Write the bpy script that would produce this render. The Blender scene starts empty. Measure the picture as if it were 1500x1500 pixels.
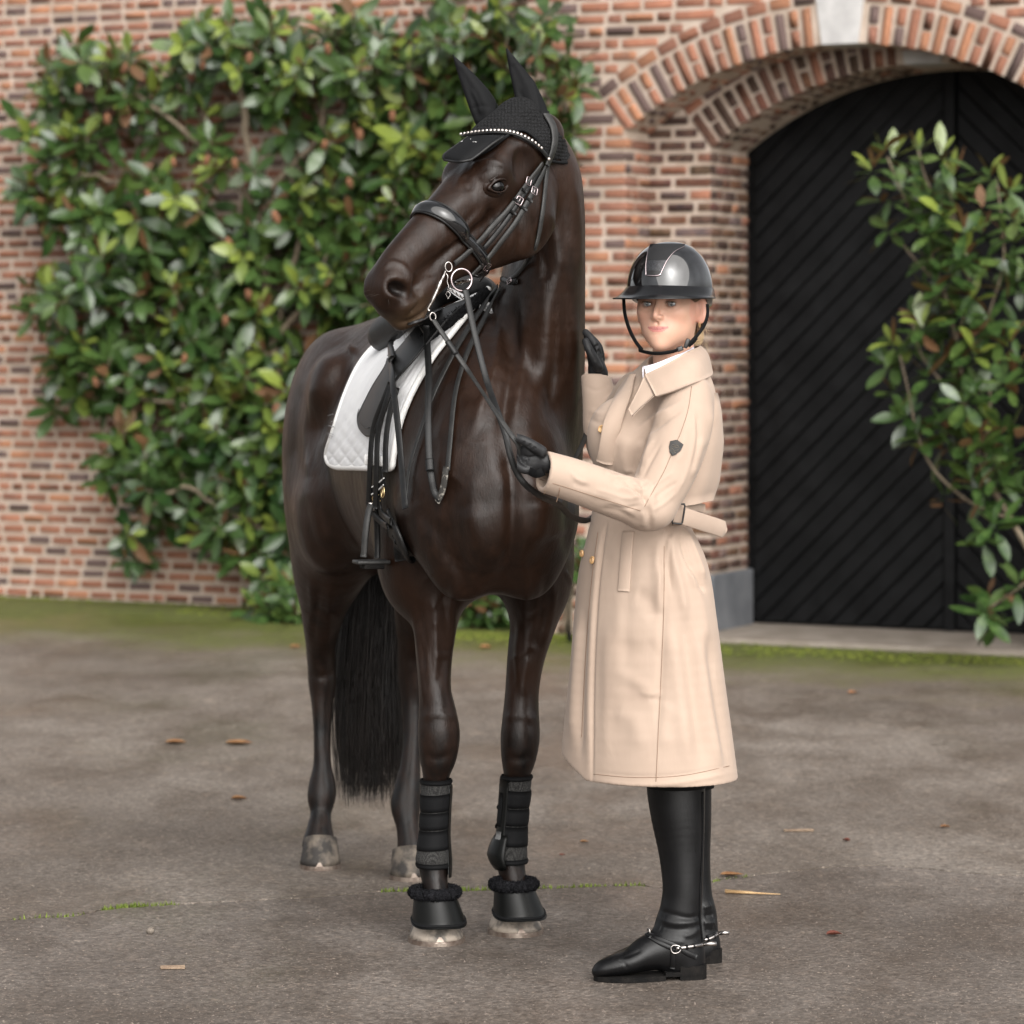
import bpy, bmesh, math, random
import numpy as np
from mathutils import Vector, Matrix
from mathutils.bvhtree import BVHTree
R = math.radians
sc = bpy.context.scene
COL = sc.collection

# ------------------------------------------------------------------ camera
F = 4760.0            # focal length in pixels of the 1500 px frame
CX, HY, CAMZ = 750.0, 496.0, 1.53
cam = bpy.data.cameras.new("camera")
cam.sensor_width = 36.0
cam.lens = 36.0 * F / 1500.0
cam.shift_y = (HY - 750.0) / 1500.0
cam.clip_end = 500.0
cam.dof.use_dof = True
cam.dof.focus_distance = 7.85
cam.dof.aperture_fstop = 4.4
camo = bpy.data.objects.new("camera", cam)
camo.location = (0, 0, CAMZ)
camo.rotation_euler = (R(90), 0, 0)
COL.objects.link(camo)
sc.camera = camo

# ------------------------------------------------------------------ sky, sun, exposure
SUN_EL, SUN_AZ = 36.0, 160.0
world = bpy.data.worlds.new("World")
sc.world = world
world.use_nodes = True
wn = world.node_tree.nodes
wl = world.node_tree.links
sky = wn.new("ShaderNodeTexSky")
sky.sky_type = 'NISHITA'
sky.sun_disc = False
sky.sun_elevation = R(SUN_EL)
sky.sun_rotation = R(SUN_AZ)
sky.air_density = 1.0
sky.dust_density = 4.0
sky.ozone_density = 1.0
hsv = wn.new("ShaderNodeHueSaturation")
hsv.inputs["Saturation"].default_value = 0.12      # closed cloud cover: nearly grey
wl.new(sky.outputs[0], hsv.inputs["Color"])
# broken cloud brightness
tcw = wn.new("ShaderNodeTexCoord")
ns = wn.new("ShaderNodeTexNoise")
ns.inputs["Scale"].default_value = 2.6
ns.inputs["Detail"].default_value = 5.0
wl.new(tcw.outputs["Generated"], ns.inputs["Vector"])
mr = wn.new("ShaderNodeMapRange")
mr.inputs[1].default_value = 0.3
mr.inputs[2].default_value = 0.7
mr.inputs[3].default_value = 0.72
mr.inputs[4].default_value = 1.22
wl.new(ns.outputs["Fac"], mr.inputs[0])
mulw = wn.new("ShaderNodeMix")
mulw.data_type = 'RGBA'
mulw.blend_type = 'MULTIPLY'
mulw.inputs[0].default_value = 1.0
wl.new(hsv.outputs[0], mulw.inputs[6])
wl.new(mr.outputs[0], mulw.inputs[7])
bg = wn["Background"]
bg.inputs["Strength"].default_value = 0.080
wl.new(mulw.outputs[2], bg.inputs["Color"])
sun = bpy.data.lights.new("sun", 'SUN')
sun.energy = 1.5
sun.angle = R(95)
sun.color = (1.0, 0.955, 0.90)
suno = bpy.data.objects.new("sun", sun)
_az, _el = R(SUN_AZ), R(SUN_EL)
_d = Vector((math.sin(_az) * math.cos(_el), math.cos(_az) * math.cos(_el), math.sin(_el)))
suno.rotation_euler = _d.to_track_quat('Z', 'Y').to_euler()
COL.objects.link(suno)
sc.view_settings.view_transform = 'Standard'
sc.view_settings.look = 'None'
sc.view_settings.gamma = 1.0
sc.view_settings.use_curve_mapping = False
sc.view_settings.exposure = 1.46
sc.render.engine = 'CYCLES'
sc.cycles.max_bounces = 6

# ------------------------------------------------------------------ measuring helpers
def P(px, py, Y):
    """metres of the thing seen at photo pixel (px,py) when it stands Y metres away"""
    return Vector(((px - CX) / F * Y, Y, CAMZ - (py - HY) / F * Y))
def PA(l):
    return [P(*a) for a in l]
def ray(px, py):
    return Vector((0, 0, CAMZ)), Vector(((px - CX) / F, 1.0, -(py - HY) / F)).normalized()
def to_px(v):
    v = np.asarray(v)
    return CX + F * v[..., 0] / v[..., 1], HY + F * (CAMZ - v[..., 2]) / v[..., 1]

# ------------------------------------------------------------------ object helpers
def link(o, parent=None):
    COL.objects.link(o)
    if parent is not None:
        o.parent = parent
        o.matrix_parent_inverse = Matrix.Translation(parent.location).inverted() if parent.type == 'EMPTY' and parent.parent is None else Matrix.Identity(4)
    return o
def tag(o, label=None, cat=None, group=None, kind=None):
    for k, v in (("label", label), ("category", cat), ("group", group), ("kind", kind)):
        if v: o[k] = v
    return o
def empty(name, loc, label, cat, group=None):
    o = bpy.data.objects.new(name, None)
    o.location = loc
    o.empty_display_size = 0.1
    COL.objects.link(o)
    return tag(o, label, cat, group)
def mesh_np(name, V, Fq, mats, parent=None, smooth=True, mi=None):
    """V (n,3) array, Fq list/array of faces"""
    me = bpy.data.meshes.new(name)
    V = np.asarray(V, dtype=np.float32)
    if isinstance(Fq, np.ndarray):
        n, k = Fq.shape
        me.vertices.add(len(V)); me.vertices.foreach_set("co", V.ravel())
        me.loops.add(n * k); me.loops.foreach_set("vertex_index", Fq.ravel().astype(np.int32))
        me.polygons.add(n)
        me.polygons.foreach_set("loop_start", np.arange(0, n * k, k, dtype=np.int32))
        me.polygons.foreach_set("loop_total", np.full(n, k, dtype=np.int32))
        me.update(calc_edges=True)
    else:
        me.from_pydata(V.tolist(), [], Fq)
    for m in (mats if isinstance(mats, (list, tuple)) else [mats]):
        me.materials.append(m)
    if mi is not None:
        me.polygons.foreach_set("material_index", np.asarray(mi, dtype=np.int32))
    me.polygons.foreach_set("use_smooth", np.full(len(me.polygons), smooth))
    me.validate(); me.update()
    return link(bpy.data.objects.new(name, me), parent)

class MB:
    """collects verts and faces for one mesh"""
    def __init__(s): s.v = []; s.f = []; s.m = []
    def add(s, V, Fc, m=0):
        o = len(s.v)
        s.v.extend([tuple(x) for x in V])
        s.f.extend([tuple(i + o for i in f) for f in Fc]); s.m.extend([m] * len(Fc))
    def build(s, name, mats, parent=None, smooth=True):
        return mesh_np(name, np.array(s.v), s.f, mats, parent, smooth, s.m)

def catmull(pts, n=8, closed=False):
    """resample control rows (each any length) with a Catmull-Rom curve"""
    A = np.array([list(p) for p in pts], dtype=float)
    N = len(A); out = []
    rng = range(N if closed else N - 1)
    for i in rng:
        p1, p2 = A[i], A[(i + 1) % N]
        p0 = A[(i - 1) % N] if (closed or i > 0) else 2 * p1 - p2
        p3 = A[(i + 2) % N] if (closed or i + 2 < N) else 2 * p2 - p1
        for j in range(n):
            t = j / n
            out.append(.5 * ((2 * p1) + (-p0 + p2) * t + (2 * p0 - 5 * p1 + 4 * p2 - p3) * t * t + (-p0 + 3 * p1 - 3 * p2 + p3) * t ** 3))
    if not closed: out.append(A[-1])
    return np.array(out)

def tube_vf(path, rad, seg=8, caps=True, flat=None):
    """round tube along path; rad scalar or list; flat scales the second axis"""
    path = [Vector(p) for p in path]; n = len(path)
    if not hasattr(rad, '__len__'): rad = [rad] * n
    V = []; Fc = []; prev = None
    for i, p in enumerate(path):
        t = (path[min(i + 1, n - 1)] - path[max(i - 1, 0)]).normalized()
        if prev is None:
            a = Vector((0, 0, 1)) if abs(t.z) < .9 else Vector((1, 0, 0))
            u = t.cross(a).normalized()
        else:
            u = (prev - t * prev.dot(t)).normalized()
        prev = u; w = t.cross(u)
        for k in range(seg):
            an = 2 * math.pi * k / seg
            V.append(p + (u * math.cos(an) + w * math.sin(an) * (flat or 1)) * rad[i])
    for i in range(n - 1):
        for k in range(seg):
            k2 = (k + 1) % seg
            Fc.append((i * seg + k, i * seg + k2, (i + 1) * seg + k2, (i + 1) * seg + k))
    if caps:
        Fc.append(tuple(range(seg))[::-1]); Fc.append(tuple(range((n - 1) * seg, n * seg)))
    return V, Fc
def tube(name, path, rad, mat, parent=None, seg=8, flat=None):
    V, Fc = tube_vf(path, rad, seg, True, flat)
    return mesh_np(name, np.array(V), Fc, mat, parent)
def ring_path(c, ax, ay, r, r2=None, n=24):
    c = Vector(c); ax = Vector(ax).normalized(); ay = Vector(ay).normalized(); r2 = r2 or r
    return [c + ax * (r * math.cos(2 * math.pi * k / n)) + ay * (r2 * math.sin(2 * math.pi * k / n)) for k in range(n)]
def torus_vf(path, rad, seg=8):
    V, Fc = tube_vf(list(path) + [path[0], path[1]], rad, seg, False)
    n = len(path)
    V = V[seg:(n + 1) * seg]; out = []
    for i in range(n):
        j = (i + 1) % n
        for k in range(seg):
            k2 = (k + 1) % seg
            out.append((i * seg + k, i * seg + k2, j * seg + k2, j * seg + k))
    return V, out
def ribbon_vf(pts, nrm, width, thick, crown=0.0, closed=False):
    """a strap: pts on the surface, nrm outward; rectangular section with softened edges"""
    n = len(pts); V = []; Fc = []
    pts = [Vector(p) for p in pts]; nrm = [Vector(a) for a in nrm]
    if not hasattr(width, '__len__'): width = [width] * n
    for i in range(n):
        if closed: t = pts[(i + 1) % n] - pts[i - 1]
        else: t = pts[min(i + 1, n - 1)] - pts[max(i - 1, 0)]
        t.normalize()
        b = t.cross(nrm[i])
        if b.length < 1e-6: b = t.orthogonal()
        b.normalize(); nn = b.cross(t).normalized()
        w = width[i] / 2; e = min(thick * .5, w * .5)
        for (x, y) in ((-w, 0), (-w, thick - e), (-w + e, thick), (0, thick + crown), (w - e, thick), (w, thick - e), (w, 0)):
            V.append(pts[i] + b * x + nn * y)
    S = 7
    for i in range(n if closed else n - 1):
        j = (i + 1) % n
        for k in range(S):
            k2 = (k + 1) % S
            Fc.append((i * S + k, i * S + k2, j * S + k2, j * S + k))
    if not closed:
        Fc.append(tuple(range(S))); Fc.append(tuple(range((n - 1) * S, n * S))[::-1])
    return V, Fc
def smooth_vecs(A, it=3):
    A = np.array([list(a) for a in A], dtype=float)
    for _ in range(it):
        B = A.copy(); B[1:-1] = (A[:-2] + 2 * A[1:-1] + A[2:]) / 4; A = B
    return A
def cast(bvh, px, py, far=30):
    o, d = ray(px, py)
    h = bvh.ray_cast(o, d, far)
    return (h[0], h[1]) if h[0] is not None else (None, None)
def drape(bvh, path, step=4.0, it=4, off=0.0):
    """follow pixel path over a surface; returns points and normals (misses filled in)"""
    c = catmull(path, 12)
    L = np.r_[0, np.cumsum(np.hypot(*np.diff(c[:, :2], axis=0).T))]
    m = max(3, int(L[-1] / step) + 1)
    q = np.array([[np.interp(s, L, c[:, k]) for k in range(2)] for s in np.linspace(0, L[-1], m)])
    pts, nr = [], []
    for x, y in q:
        h, n = cast(bvh, x, y)
        pts.append(h); nr.append(n)
    ok = [i for i in range(m) if pts[i] is not None]
    for i in range(m):
        if pts[i] is None:
            j = min(ok, key=lambda a: abs(a - i))
            pts[i] = P(q[i][0], q[i][1], pts[j].y); nr[i] = nr[j]
    pts = smooth_vecs(pts, it); nr = smooth_vecs(nr, it + 4)
    nr /= np.linalg.norm(nr, axis=1)[:, None]
    return pts + nr * off, nr
def strap(name, bvh, path, width, thick, mat, parent, off=0.001, step=4.0, it=4, crown=0.0, lift=0.0):
    p, n = drape(bvh, path, step, it, off)
    if lift:                                   # hangs clear of the coat, on the viewer's side
        d = np.array([0, 0, CAMZ]) - p; d[:, 2] *= .3; p = p + d / np.linalg.norm(d, axis=1)[:, None] * lift; n = n * .5 + np.array([0, -.5, 0])
    V, Fc = ribbon_vf(p, n, width, thick, crown)
    return mesh_np(name, np.array(V), Fc, mat, parent)
def box_vf(c, ax, ay, az, sx, sy, sz, bev=0.0):
    c = Vector(c); ax, ay, az = Vector(ax), Vector(ay), Vector(az)
    bm = bmesh.new()
    bmesh.ops.create_cube(bm, size=1.0)
    for v in bm.verts: v.co = Vector((v.co.x * sx, v.co.y * sy, v.co.z * sz))
    if bev > 0: bmesh.ops.bevel(bm, geom=bm.edges[:], offset=bev, segments=2, affect='EDGES', profile=.6)
    bm.verts.index_update()
    V = [c + ax * v.co.x + ay * v.co.y + az * v.co.z for v in bm.verts]
    Fc = [tuple(v.index for v in f.verts) for f in bm.faces]
    bm.free()
    return V, Fc
def sphere_vf(c, rx, ry=None, rz=None, ax=(1, 0, 0), ay=(0, 1, 0), az=(0, 0, 1), nu=12, nv=8):
    ry = ry or rx; rz = rz or rx
    c = Vector(c); ax, ay, az = Vector(ax), Vector(ay), Vector(az)
    V = [c + az * rz]; Fc = []
    for j in range(1, nv):
        th = math.pi * j / nv
        for i in range(nu):
            a = 2 * math.pi * i / nu
            V.append(c + ax * (rx * math.sin(th) * math.cos(a)) + ay * (ry * math.sin(th) * math.sin(a)) + az * (rz * math.cos(th)))
    V.append(c - az * rz)
    for i in range(nu):
        Fc.append((0, 1 + i, 1 + (i + 1) % nu))
        for j in range(nv - 2):
            a = 1 + j * nu
            Fc.append((a + i, a + nu + i, a + nu + (i + 1) % nu, a + (i + 1) % nu))
        Fc.append((len(V) - 1, 1 + (nv - 2) * nu + (i + 1) % nu, 1 + (nv - 2) * nu + i))
    return V, Fc

# ------------------------------------------------------------------ signed-distance sculpting
class SDF:
    def __init__(s, lo, hi, h):
        s.lo = np.array(lo, dtype=np.float64); s.h = h
        s.n = np.ceil((np.array(hi) - s.lo) / h).astype(int) + 1
        s.f = np.full(s.n, 1.0, dtype=np.float32)
        s.ax = [(s.lo[i] + h * np.arange(s.n[i])).astype(np.float32) for i in range(3)]
    def win(s, lo, hi):
        a = np.clip(np.floor((np.array(lo) - s.lo) / s.h).astype(int), 0, s.n)
        b = np.clip(np.ceil((np.array(hi) - s.lo) / s.h).astype(int) + 1, 0, s.n)
        if np.any(b <= a): return None, None
        sl = tuple(slice(a[i], b[i]) for i in range(3))
        x = s.ax[0][sl[0]][:, None, None]; y = s.ax[1][sl[1]][None, :, None]; z = s.ax[2][sl[2]][None, None, :]
        return sl, (x, y, z)
    def put(s, fn, lo, hi, k, op='add'):
        m = k + 4 * s.h
        sl, c = s.win(np.array(lo) - m, np.array(hi) + m)
        if sl is None: return
        d = fn(*c); a = s.f[sl]
        if op == 'add':
            hh = np.maximum(k - np.abs(a - d), 0) / max(k, 1e-6)
            s.f[sl] = np.minimum(a, d) - hh * hh * k * .25
        else:
            d = -d
            hh = np.maximum(k - np.abs(a - d), 0) / max(k, 1e-6)
            s.f[sl] = np.maximum(a, d) + hh * hh * k * .25
    def loft(s, st, side=(1, 0, 0), k=.03, sub=6, op='add'):
        """st rows: x,y,z,r_side,r_other ; smooth curve through them"""
        C = catmull(st, sub)
        sd0 = np.array(side, dtype=float)
        lo = (C[:, :3] - C[:, 3:5].max(1)[:, None]).min(0); hi = (C[:, :3] + C[:, 3:5].max(1)[:, None]).max(0)
        sl, c = s.win(lo - k - 4 * s.h, hi + k + 4 * s.h)
        if sl is None: return
        D = np.full(s.f[sl].shape, 1.0, dtype=np.float32)
        T = SDF.__new__(SDF); T.lo = s.lo; T.h = s.h; T.n = s.n; T.ax = s.ax
        base = [q.start for q in sl]
        for i in range(len(C) - 1):
            a, b = C[i], C[i + 1]
            t = b[:3] - a[:3]; L = np.linalg.norm(t)
            if L < 1e-6: continue
            t = t / L
            sd = sd0 - t * sd0.dot(t); sd /= np.linalg.norm(sd); ot = np.cross(t, sd)
            rm = max(a[3], a[4], b[3], b[4]) + k + 4 * s.h
            l2 = np.minimum(a[:3], b[:3]) - rm; h2 = np.maximum(a[:3], b[:3]) + rm
            sl2, (x, y, z) = T.win(l2, h2)
            if sl2 is None: continue
            dx, dy, dz = x - np.float32(a[0]), y - np.float32(a[1]), z - np.float32(a[2])
            pr = dx * np.float32(t[0]) + dy * np.float32(t[1]) + dz * np.float32(t[2])
            tt = np.clip(pr / np.float32(L), 0, 1)
            w = pr - tt * np.float32(L)
            u = dx * np.float32(sd[0]) + dy * np.float32(sd[1]) + dz * np.float32(sd[2])
            v = dx * np.float32(ot[0]) + dy * np.float32(ot[1]) + dz * np.float32(ot[2])
            r1 = np.float32(a[3]) + tt * np.float32(b[3] - a[3]); r2 = np.float32(a[4]) + tt * np.float32(b[4] - a[4])
            d = ell(u, v, w, r1, r2, np.minimum(r1, r2))
            sub_sl = tuple(slice(sl2[q].start - base[q], sl2[q].stop - base[q]) for q in range(3))
            # windows stay inside the big window
            sub_sl = tuple(slice(max(q.start, 0), q.stop) for q in sub_sl)
            tgt = D[sub_sl]
            d = d[tuple(slice(0 if sl2[q].start >= base[q] else base[q] - sl2[q].start, None) for q in range(3))]
            d = d[:tgt.shape[0], :tgt.shape[1], :tgt.shape[2]]
            np.minimum(tgt, d, out=tgt)
        a = s.f[sl]
        if op == 'add':
            hh = np.maximum(k - np.abs(a - D), 0) / k
            s.f[sl] = np.minimum(a, D) - hh * hh * k * .25
        else:
            D = -D
            hh = np.maximum(k - np.abs(a - D), 0) / k
            s.f[sl] = np.maximum(a, D) + hh * hh * k * .25
    def ell(s, c, r, axes=None, k=.03, op='add'):
        c = np.array(c, dtype=float); r = np.array(r, dtype=float)
        A = np.eye(3) if axes is None else np.array([list(a) for a in axes], dtype=float)
        ext = np.sqrt(((A * r[:, None]) ** 2).sum(0))
        def fn(x, y, z):
            q = [(x - np.float32(c[0])) * np.float32(A[i][0]) + (y - np.float32(c[1])) * np.float32(A[i][1]) + (z - np.float32(c[2])) * np.float32(A[i][2]) for i in range(3)]
            return ell(q[0], q[1], q[2], np.float32(r[0]), np.float32(r[1]), np.float32(r[2]))
        s.put(fn, c - ext, c + ext, k, op)
    def mesh(s, smooth=2):
        f = s.f; sg = f < 0
        n = np.array(f.shape) - 1
        cnt = np.zeros(n, dtype=np.uint8)
        off = [(i, j, k) for i in (0, 1) for j in (0, 1) for k in (0, 1)]
        for (i, j, k) in off: cnt += sg[i:i + n[0], j:j + n[1], k:k + n[2]]
        m = (cnt > 0) & (cnt < 8)
        idx = np.argwhere(m)
        vals = np.stack([f[idx[:, 0] + i, idx[:, 1] + j, idx[:, 2] + k] for (i, j, k) in off], 1)
        oa = np.array(off, dtype=np.float32)
        acc = np.zeros((len(idx), 3), dtype=np.float32); num = np.zeros(len(idx), dtype=np.float32)
        for a in range(8):
            for b in range(a + 1, 8):
                if abs(oa[a] - oa[b]).sum() != 1: continue
                fa, fb = vals[:, a], vals[:, b]
                cr = (fa < 0) != (fb < 0)
                t = np.where(cr, fa / np.where(cr, fa - fb, 1), 0)
                acc += np.where(cr[:, None], oa[a] + t[:, None] * (oa[b] - oa[a]), 0); num += cr
        V = (s.lo + s.h * (idx + acc / num[:, None])).astype(np.float32)
        vid = np.full(n, -1, dtype=np.int32); vid[m] = np.arange(len(idx))
        faces = []
        for ax in range(3):
            o1, o2 = (ax + 1) % 3, (ax + 2) % 3
            A = [slice(None)] * 3; B = [slice(None)] * 3
            A[ax] = slice(0, n[ax]); B[ax] = slice(1, n[ax] + 1)
            for o in (o1, o2): A[o] = B[o] = slice(1, n[o])
            e = sg[tuple(A)] != sg[tuple(B)]
            ii = np.argwhere(e); pos = sg[tuple(A)][e]
            for o in (o1, o2): ii[:, o] += 1
            q = []
            for (d1, d2) in ((1, 1), (0, 1), (0, 0), (1, 0)):
                c = ii.copy(); c[:, o1] -= d1; c[:, o2] -= d2
                q.append(vid[c[:, 0], c[:, 1], c[:, 2]])
            q = np.stack(q, 1)
            q[~pos] = q[~pos][:, ::-1]
            faces.append(q)
        Q = np.concatenate(faces)
        Q = Q[(Q >= 0).all(1)]
        for _ in range(smooth): V = lap(V, Q, .5)
        return V, Q
def lap(V, Q, lam=.5):
    a = np.concatenate([Q[:, i] for i in range(4)] * 2); b = np.concatenate([Q[:, (i + 1) % 4] for i in range(4)] + [Q[:, (i - 1) % 4] for i in range(4)])
    S = np.stack([np.bincount(a, V[b, k], len(V)) for k in range(3)], 1); c = np.bincount(a, minlength=len(V))[:, None]
    return (V + lam * (S / np.maximum(c, 1) - V)).astype(np.float32)
def ell(u, v, w, a, b, c):
    k0 = np.sqrt((u / a) ** 2 + (v / b) ** 2 + (w / c) ** 2)
    k1 = np.sqrt((u / (a * a)) ** 2 + (v / (b * b)) ** 2 + (w / (c * c)) ** 2)
    return (k0 * (k0 - 1) / np.maximum(k1, 1e-4)).astype(np.float32)
def normals(V, Q):
    n = np.cross(V[Q[:, 2]] - V[Q[:, 0]], V[Q[:, 3]] - V[Q[:, 1]])
    N = np.stack([np.bincount(Q.ravel(), np.repeat(n[:, k], 4), len(V)) for k in range(3)], 1)
    return N / np.maximum(np.linalg.norm(N, axis=1), 1e-9)[:, None]
def sculpt(V, Q, strokes):
    """carve ridges (+) and grooves (-) along pixel lines: (path, half width px, height m)"""
    N = normals(V, Q)
    view = np.array([0, 0, CAMZ]) - V
    view /= np.linalg.norm(view, axis=1)[:, None]
    face = np.clip((N * view).sum(1) * 3, 0, 1)
    px, py = to_px(V)
    disp = np.zeros(len(V))
    for st in strokes:
        path, w, amp = st[:3]; ymax = st[3] if len(st) > 3 else 99
        c = catmull(path, 6)
        lo = c[:, :2].min(0) - 3 * w; hi = c[:, :2].max(0) + 3 * w
        sel = np.where((px > lo[0]) & (px < hi[0]) & (py > lo[1]) & (py < hi[1]) & (face > 0) & (V[:, 1] < ymax))[0]
        if len(sel) == 0: continue
        best = np.full(len(sel), 1e9); par = np.zeros(len(sel))
        q = np.stack([px[sel], py[sel]], 1)
        for i in range(len(c) - 1):
            a, b = c[i, :2], c[i + 1, :2]; ab = b - a; L2 = max(ab.dot(ab), 1e-9)
            t = np.clip(((q - a) @ ab) / L2, 0, 1)
            d = np.hypot(*(q - a - t[:, None] * ab).T)
            u = d < best; best[u] = d[u]; par[u] = (i + t[u]) / (len(c) - 1)
        taper = np.clip(np.minimum(par, 1 - par) * 5 + .15, 0, 1) if len(path) > 1 else 1
        disp[sel] += amp * np.exp(-(best / w) ** 2) * face[sel] * taper
    return (V + N * disp[:, None]).astype(np.float32)
def bvh_of(V, Q):
    return BVHTree.FromPolygons(V.tolist(), Q.tolist())

# ------------------------------------------------------------------ materials
MATS = {}
def nodes_of(name):
    m = bpy.data.materials.new(name); m.use_nodes = True
    nt = m.node_tree; b = nt.nodes["Principled BSDF"]
    return m, nt, b
def ramp(nt, src, stops, interp='LINEAR'):
    r = nt.nodes.new("ShaderNodeValToRGB"); r.color_ramp.interpolation = interp
    el = r.color_ramp.elements
    while len(el) < len(stops): el.new(.5)
    for e, (p, c) in zip(el, stops):
        e.position = p; e.color = (c[0], c[1], c[2], 1) if hasattr(c, '__len__') else (c, c, c, 1)
    nt.links.new(src, r.inputs[0])
    return r.outputs[0]
def noise(nt, scale, detail=4, rough=.55, coord=None, stretch=None, dist=0.0):
    n = nt.nodes.new("ShaderNodeTexNoise")
    n.inputs["Scale"].default_value = scale; n.inputs["Detail"].default_value = detail
    n.inputs["Roughness"].default_value = rough; n.inputs["Distortion"].default_value = dist
    c = coord or objco(nt)
    if stretch:
        mp = nt.nodes.new("ShaderNodeMapping"); mp.inputs["Scale"].default_value = stretch
        nt.links.new(c, mp.inputs["Vector"]); c = mp.outputs[0]
    nt.links.new(c, n.inputs["Vector"])
    return n.outputs["Fac"]
def objco(nt):
    for n in nt.nodes:
        if n.type == 'TEX_COORD': return n.outputs["Object"]
    return nt.nodes.new("ShaderNodeTexCoord").outputs["Object"]
def mixc(nt, fac, a, b, mode='MIX'):
    m = nt.nodes.new("ShaderNodeMix"); m.data_type = 'RGBA'; m.blend_type = mode
    for i, x in ((0, fac), (6, a), (7, b)):
        if hasattr(x, 'is_linked'): nt.links.new(x, m.inputs[i])
        elif i == 0: m.inputs[0].default_value = x
        else: m.inputs[i].default_value = (x[0], x[1], x[2], 1)
    return m.outputs[2]
def math_n(nt, op, a, b=None, clamp=False):
    m = nt.nodes.new("ShaderNodeMath"); m.operation = op; m.use_clamp = clamp
    for i, x in ((0, a), (1, b)):
        if x is None: continue
        if hasattr(x, 'is_linked'): nt.links.new(x, m.inputs[i])
        else: m.inputs[i].default_value = x
    return m.outputs[0]
def bump(nt, bsdf, h, strength=.3, dist=.01, prev=None):
    b = nt.nodes.new("ShaderNodeBump"); b.inputs["Strength"].default_value = strength; b.inputs["Distance"].default_value = dist
    nt.links.new(h, b.inputs["Height"])
    if prev is not None: nt.links.new(prev, b.inputs["Normal"])
    nt.links.new(b.outputs[0], bsdf.inputs["Normal"])
    return b.outputs[0]
def mat(name, col, rough=.5, spec=.5, col2=None, nscale=20, nlo=.35, nhi=.65, bscale=None, bstr=.2, bdist=.002, metal=0, sheen=0, coat=0, stretch=None, rvar=0.0):
    m, nt, b = nodes_of(name)
    b.inputs["Base Color"].default_value = (*col, 1); b.inputs["Roughness"].default_value = rough
    b.inputs["Specular IOR Level"].default_value = spec; b.inputs["Metallic"].default_value = metal
    b.inputs["Sheen Weight"].default_value = sheen; b.inputs["Coat Weight"].default_value = coat
    b.inputs["Coat Roughness"].default_value = .08
    if col2 is not None:
        nt.links.new(ramp(nt, noise(nt, nscale, stretch=stretch), [(nlo, col), (nhi, col2)]), b.inputs["Base Color"])
    if rvar:
        nt.links.new(ramp(nt, noise(nt, nscale * 2.3), [(.3, rough - rvar), (.7, rough + rvar)]), b.inputs["Roughness"])
    if bscale: bump(nt, b, noise(nt, bscale, stretch=stretch), bstr, bdist)
    MATS[name] = m
    return m
# =================================================================== THE PLACE
TA = math.atan(.5)
EV = Vector((math.cos(TA), -math.sin(TA), 0)); NR = Vector((-math.sin(TA), -math.cos(TA), 0)); UZ = Vector((0, 0, 1))
GO = Vector((0, 16.9, 0)); WO = Vector((0, 17.78, 0))
def on(o, s, z, d=0.0): return o + EV * s + UZ * z - NR * d
def plane_px(o, px, py, d=0.0):
    a, r = ray(px, py); q = o - NR * d
    t = (q - a).dot(NR) / r.dot(NR)
    p = a + r * t
    return (p - q).dot(EV), p.z
# ---- materials
def brick_mat(name, src):
    m, nt, b = nodes_of(name)
    if src == 'obj':
        oi = nt.nodes.new("ShaderNodeObjectInfo"); col = oi.outputs["Color"]
    else:
        at = nt.nodes.new("ShaderNodeAttribute"); at.attribute_name = "tint"; col = at.outputs["Color"]
    n1 = noise(nt, 38, 5); n2 = noise(nt, 9, 3)
    c = mixc(nt, ramp(nt, n2, [(.42, 0), (.68, .55)]), col, (.055, .04, .042))
    c = mixc(nt, ramp(nt, n1, [(.35, .0), (.75, .35)]), c, (.36, .2, .13))
    nt.links.new(c, b.inputs["Base Color"]); b.inputs["Roughness"].default_value = .88
    b.inputs["Specular IOR Level"].default_value = .2
    bump(nt, b, noise(nt, 160, 5), .6, .004)
    return m
M_BRICK, M_BRICKS = brick_mat("brick clay", 'obj'), brick_mat("brick clay mass", 'att')
M_MORTAR = mat("lime mortar", (.37, .295, .235), .95, .15, (.48, .395, .33), 7, bscale=90, bstr=.7, bdist=.006)
M_PLINTH = mat("plinth stone", (.10, .105, .115), .8, .3, (.15, .155, .165), 5, bscale=70, bstr=.3)
M_KEY = mat("key stone", (.36, .35, .345), .85, .3, (.46, .45, .44), 9, bscale=60, bstr=.3)
M_DOOR = mat("black door paint", (.0035, .0036, .004), .50, .16, (.007, .0072, .0078), 6, bscale=30, bstr=.15, rvar=.08)
M_SILL = mat("sill concrete", (.27, .235, .20), .9, .2, (.19, .16, .13), 6, bscale=80, bstr=.4)
rng = random.Random(7)
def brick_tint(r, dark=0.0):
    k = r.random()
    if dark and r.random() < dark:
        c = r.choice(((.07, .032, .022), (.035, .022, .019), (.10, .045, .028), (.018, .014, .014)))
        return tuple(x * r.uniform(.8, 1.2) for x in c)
    if k < .50: c = (.27, .115, .072)
    elif k < .68: c = (.34, .155, .085)
    elif k < .86 - dark * .2: c = (.20, .088, .060)
    else: c = (.085, .065, .066)
    f = r.uniform(.8, 1.2)
    return tuple(x * f for x in c)
def brick_variant(seed):
    r = random.Random(seed); bm = bmesh.new()
    bmesh.ops.create_cube(bm, size=1)
    bmesh.ops.bevel(bm, geom=[e for e in bm.edges], offset=.035, segments=1, affect='EDGES')
    V = []
    for v in bm.verts:
        V.append((v.co.x + r.uniform(-.012, .012), v.co.y, v.co.z + r.uniform(-.05, .05)))
    Fc = [tuple(v.index for v in f.verts) for f in bm.faces]; bm.free()
    return V, Fc
BV = [brick_variant(i) for i in range(6)]
BME = []
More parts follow.
